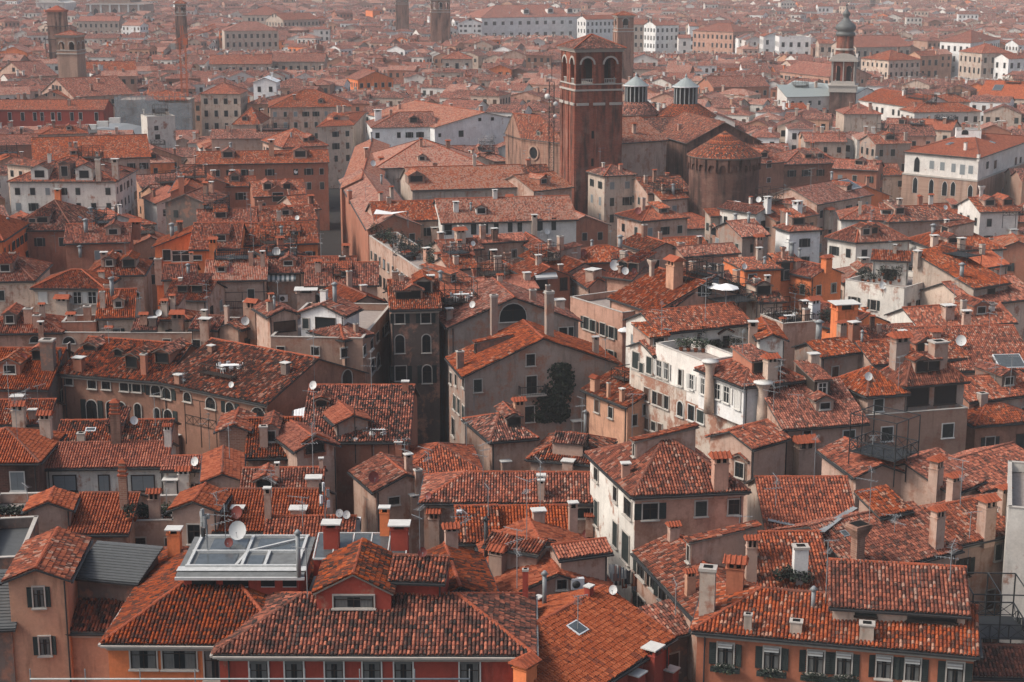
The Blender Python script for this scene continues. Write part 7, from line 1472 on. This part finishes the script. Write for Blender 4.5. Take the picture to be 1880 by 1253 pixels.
for i, (x, y) in enumerate([(770, 215), (790, 200), (820, 210), (835, 190)]): PX_PLANT(8, x, y, 'pale blossoming branches in front of the wide white gable wall', 'blossom by the white gable wall', 3.0, 1.2, i, 'bloom', False, 130)
for i, (x, y, hh) in enumerate([(1535, 270, 7), (1600, 262, 6)]): 
    q = hit(*px(10, x, y))
    if q: TREE_(('dark roof tree right of the big cream palace', 'smaller dark tree right of the big cream palace')[i], q[0] - Vector((0, 0, 1)), hh, 3.5, seed=20 + i, n=700, sz=.45)
# washing over the alley
hq = hit(*px(2, 1612, 520)); Ya = (hq[0].y if hq else 112) - 1.5; cl = [('white sheet', 'white_cloth'), ('pale pink cloth', 'cloth_pink'), ('grey-blue shirt', 'cloth_blue'), ('white towel', 'white_cloth'), ('dark trousers', 'cloth_dark'), ('cream cloth', 'cloth_cream'), ('rust cloth', 'cloth_rust')]
for nm, c in (('cloth_pink', (.45, .28, .24)), ('cloth_blue', (.22, .27, .32)), ('cloth_dark', (.05, .05, .06)), ('cloth_cream', (.55, .48, .40)), ('cloth_rust', (.33, .12, .07))): plain(nm, c, .9, .1, 0, .2)
for ln, (xa, ya, xb, yb) in enumerate([(1478, 545, 1612, 600), (1482, 575, 1615, 625)]):
    a, b = atY(*px(2, xa, ya), Ya + ln * 1.5), atY(*px(2, xb, yb), Ya + ln * 1.5); o = thing('washing_line', 'washing line over the alley, %s' % ('upper one' if not ln else 'lower one'), 'washing line', a); m = MB(); m.bar((0, 0, 0), b - a, .015, 'zinc', 3); m.build('line', o); nn = 7
    for i in range(nn):
        p = a.lerp(b, (i + .5) / nn); w, hh = R.uniform(.4, .75), R.uniform(.7, 1.3); m = MB(); N = 6; V = []
        for z in (0, -hh):
            for j in range(N + 1): V.append(((j / N - .5) * w, .06 * math.sin(j * 1.9 + i), z))
        F_ = [(j, j + 1, N + 2 + j, N + 1 + j) for j in range(N)]; mt = cl[(i + ln * 3) % 7]; m.mesh(V, F_, mt[1]); m.mesh([(x, y + .015, z) for x, y, z in V], [f[::-1] for f in F_], mt[1]); tag(m.build('hanging_laundry', None, p), '%s drying on the %s washing line in the alley' % (mt[0], 'upper' if not ln else 'lower'), 'laundry', 'washing hung over the alley')
# grey valley gutters between roofs
def VALLEY(pts):
    h = None; V = []
    for (xa, ya), (xb, yb) in zip(pts, pts[1:]):
        for i in range(7):
            q = hit(xa + (xb - xa) * i / 6, ya + (yb - ya) * i / 6)
            if q and q[3] == 'roof' and (not V or (q[0] - V[-1]).length < 2.5): h = h or q[2]; V.append(q[0] + Vector((0, 0, .16)))
    if h is None or len(V) < 2: return
    m = MB()
    for a, b in zip(V, V[1:]):
        d = (b - a); s = Vector((-d.y, d.x, 0)).normalized() * .28; m.extr([a - s, a + s, b + s, b - s], (0, 0, .05), 'zinc')
    for i in range(len(m.v)): m.v[i] = tuple(Vector(m.v[i]) - h.host.base)
    m.build('valley_gutter', h.host.root)
VALLEY([px(3, 500, 318), px(3, 640, 348), px(3, 770, 384)]); VALLEY([px(3, 785, 384), px(3, 880, 310), px(3, 968, 252)])
VALLEY([px(8, 680, 232), px(8, 740, 296)])
# downpipes at house corners
for h in HS:
    if h.dist > 270 or h.T == 'F' or h.par: continue
    for s in (0.03, .97):
        if R.random() < .45: continue
        P = h.pt(s, 0, h.z - .25); n = Vector((h.e1.y, -h.e1.x, 0)).normalized()
        if n.y > 0 or not visible(P + n * .12 - Vector((0, 0, 1.2))): continue
        L = h.z - .25; P2 = P + n * .09 - h.host.base; me = cached(('dp', round(L)), lambda: (lambda m: (m.bar((0, 0, 0), (0, 0, -round(L) + 1.0), .055, 'gutter', 6), m.data('downpipe'))[1])(MB())); link('downpipe', me, h.host.root, P2)
# more dormers, terraces and aerials on the middle-distance roofs
cnt = 0
for h in HS:
    if h is hL or h.par or h.T not in 'GH' or not 160 < h.dist < 520: continue
    for tr in range(2):
        if R.random() < .55: continue
        P = h.pt(R.uniform(.2, .8), R.uniform(.12, .25), h.z + .6); x, y = proj(P)
        if not (0 < x < 1880 and 0 < y < 1253): continue
        q = hit(x, y)
        if not q or q[2] is not h or q[3] != 'roof': continue
        k_ = ppm(q[0]); DORM(x, y, R.uniform(1.3, 2.4) * k_, R.uniform(.9, 1.5) * k_, R.choice(['gable', 'gable', 'shed']), R.choice([None, 'tan', 'terra', 'grey', 'drab']), None, R.choice(['void', 'void', 'fr', 'cl'])); cnt += 1
for h in HS:
    if h.par or not 200 < h.dist < 620 or R.random() < .74 or h.T == 'Y': continue
    P = h.pt(R.uniform(.3, .7), .4, h.z + h.rise * .8); x, y = proj(P); q = hit(x, y) if 0 < x < 1880 and 0 < y < 1253 else None
    if q and q[2] is h and q[3] == 'roof': TERR(x, y, R.uniform(3, 5) * ppm(q[0]), 3, 1, R.choice([0, 2.3, 2.3]), .6, R.choice(['wood_dark', 'iron']), R.random() < .5); cnt += 1
for h in HS:
    if h is hL or h.par or R.random() < .45 or h.dist > 450: continue
    P = h.pt(R.uniform(.1, .9), R.uniform(.3, .6), h.z + h.rise * .6); x, y = proj(P); q = hit(x, y) if 0 < x < 1880 and 0 < y < 1253 else None
    if q and q[2] is h and q[3] == 'roof': ANT(x, y, y - R.uniform(2, 4.5) * ppm(q[0]))
for h in HS:
    if h.par or R.random() < .88 or not 150 < h.dist < 560: continue
    P = h.pt(R.uniform(.1, .9), R.uniform(.2, .6), h.z + h.rise * .5); x, y = proj(P); q = hit(x, y) if 0 < x < 1880 and 0 < y < 1253 else None
    if q and q[2] is h and q[3] == 'roof': DISH(x, y, R.uniform(.35, .6) * ppm(q[0]), R.choice(['dish_white', 'dish_white', 'dish_red']))
print('extras', cnt)
# ------------------------------------------------------------------ light, sky, air
def sky():
    w = bpy.data.worlds.new('World'); S.world = w; w.use_nodes = True; nt = w.node_tree; bg = nt.nodes['Background']; st = nt.nodes.new('ShaderNodeTexSky'); st.sky_type = 'NISHITA'; st.sun_disc = False
    st.sun_elevation = SE; st.sun_rotation = SR; st.air_density = 1.0; st.dust_density = 4.0; st.ozone_density = 1.0
    hs = nt.nodes.new('ShaderNodeHueSaturation'); hs.inputs['Saturation'].default_value = .75; nt.links.new(st.outputs[0], hs.inputs['Color']); nt.links.new(hs.outputs[0], bg.inputs[0]); bg.inputs[1].default_value = SKYS
    l = bpy.data.lights.new('sun', 'SUN'); l.energy = SUNE; l.angle = math.radians(11); l.color = (1, .95, .88); o = bpy.data.objects.new('sun', l); COL.objects.link(o); o.location = (0, 0, 300)
    d = Vector((math.sin(SR) * math.cos(SE), math.cos(SR) * math.cos(SE), math.sin(SE))); o.rotation_euler = d.to_track_quat('Z', 'Y').to_euler()
SE, SR, SKYS, SUNE = math.radians(45), math.radians(260), .125, 1.85
sky()
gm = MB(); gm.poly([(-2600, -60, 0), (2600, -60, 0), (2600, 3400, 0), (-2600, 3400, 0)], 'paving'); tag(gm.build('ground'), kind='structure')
hz = MB(); hz.box((0, 1700, -1), (5300, 3700, 64), 'paving'); hz.mats = []; ho = bpy.data.objects.new('haze', None)
me = bpy.data.meshes.new('haze'); me.from_pydata(hz.v, [], hz.f); hm = bpy.data.materials.new('haze'); hm.use_nodes = True; nt = hm.node_tree
for n in list(nt.nodes):
    if n.type == 'BSDF_PRINCIPLED': nt.nodes.remove(n)
pv = nt.nodes.new('ShaderNodeVolumePrincipled'); pv.inputs['Color'].default_value = (1, 1, 1, 1); pv.inputs['Density'].default_value = HAZE; pv.inputs['Anisotropy'].default_value = -.45
nt.links.new(pv.outputs[0], nt.nodes['Material Output'].inputs['Volume']); me.materials.append(hm); bpy.data.objects.remove(ho); ho = link('haze', me); tag(ho, kind='stuff')
S.view_settings.view_transform = 'Standard'; S.view_settings.look = 'None'; S.view_settings.exposure = EXPO; S.view_settings.gamma = 1
S.cycles.use_denoising = True; S.cycles.max_bounces = 4; S.cycles.diffuse_bounces = 1; S.cycles.glossy_bounces = 2; S.cycles.volume_bounces = 2; S.cycles.transmission_bounces = 2
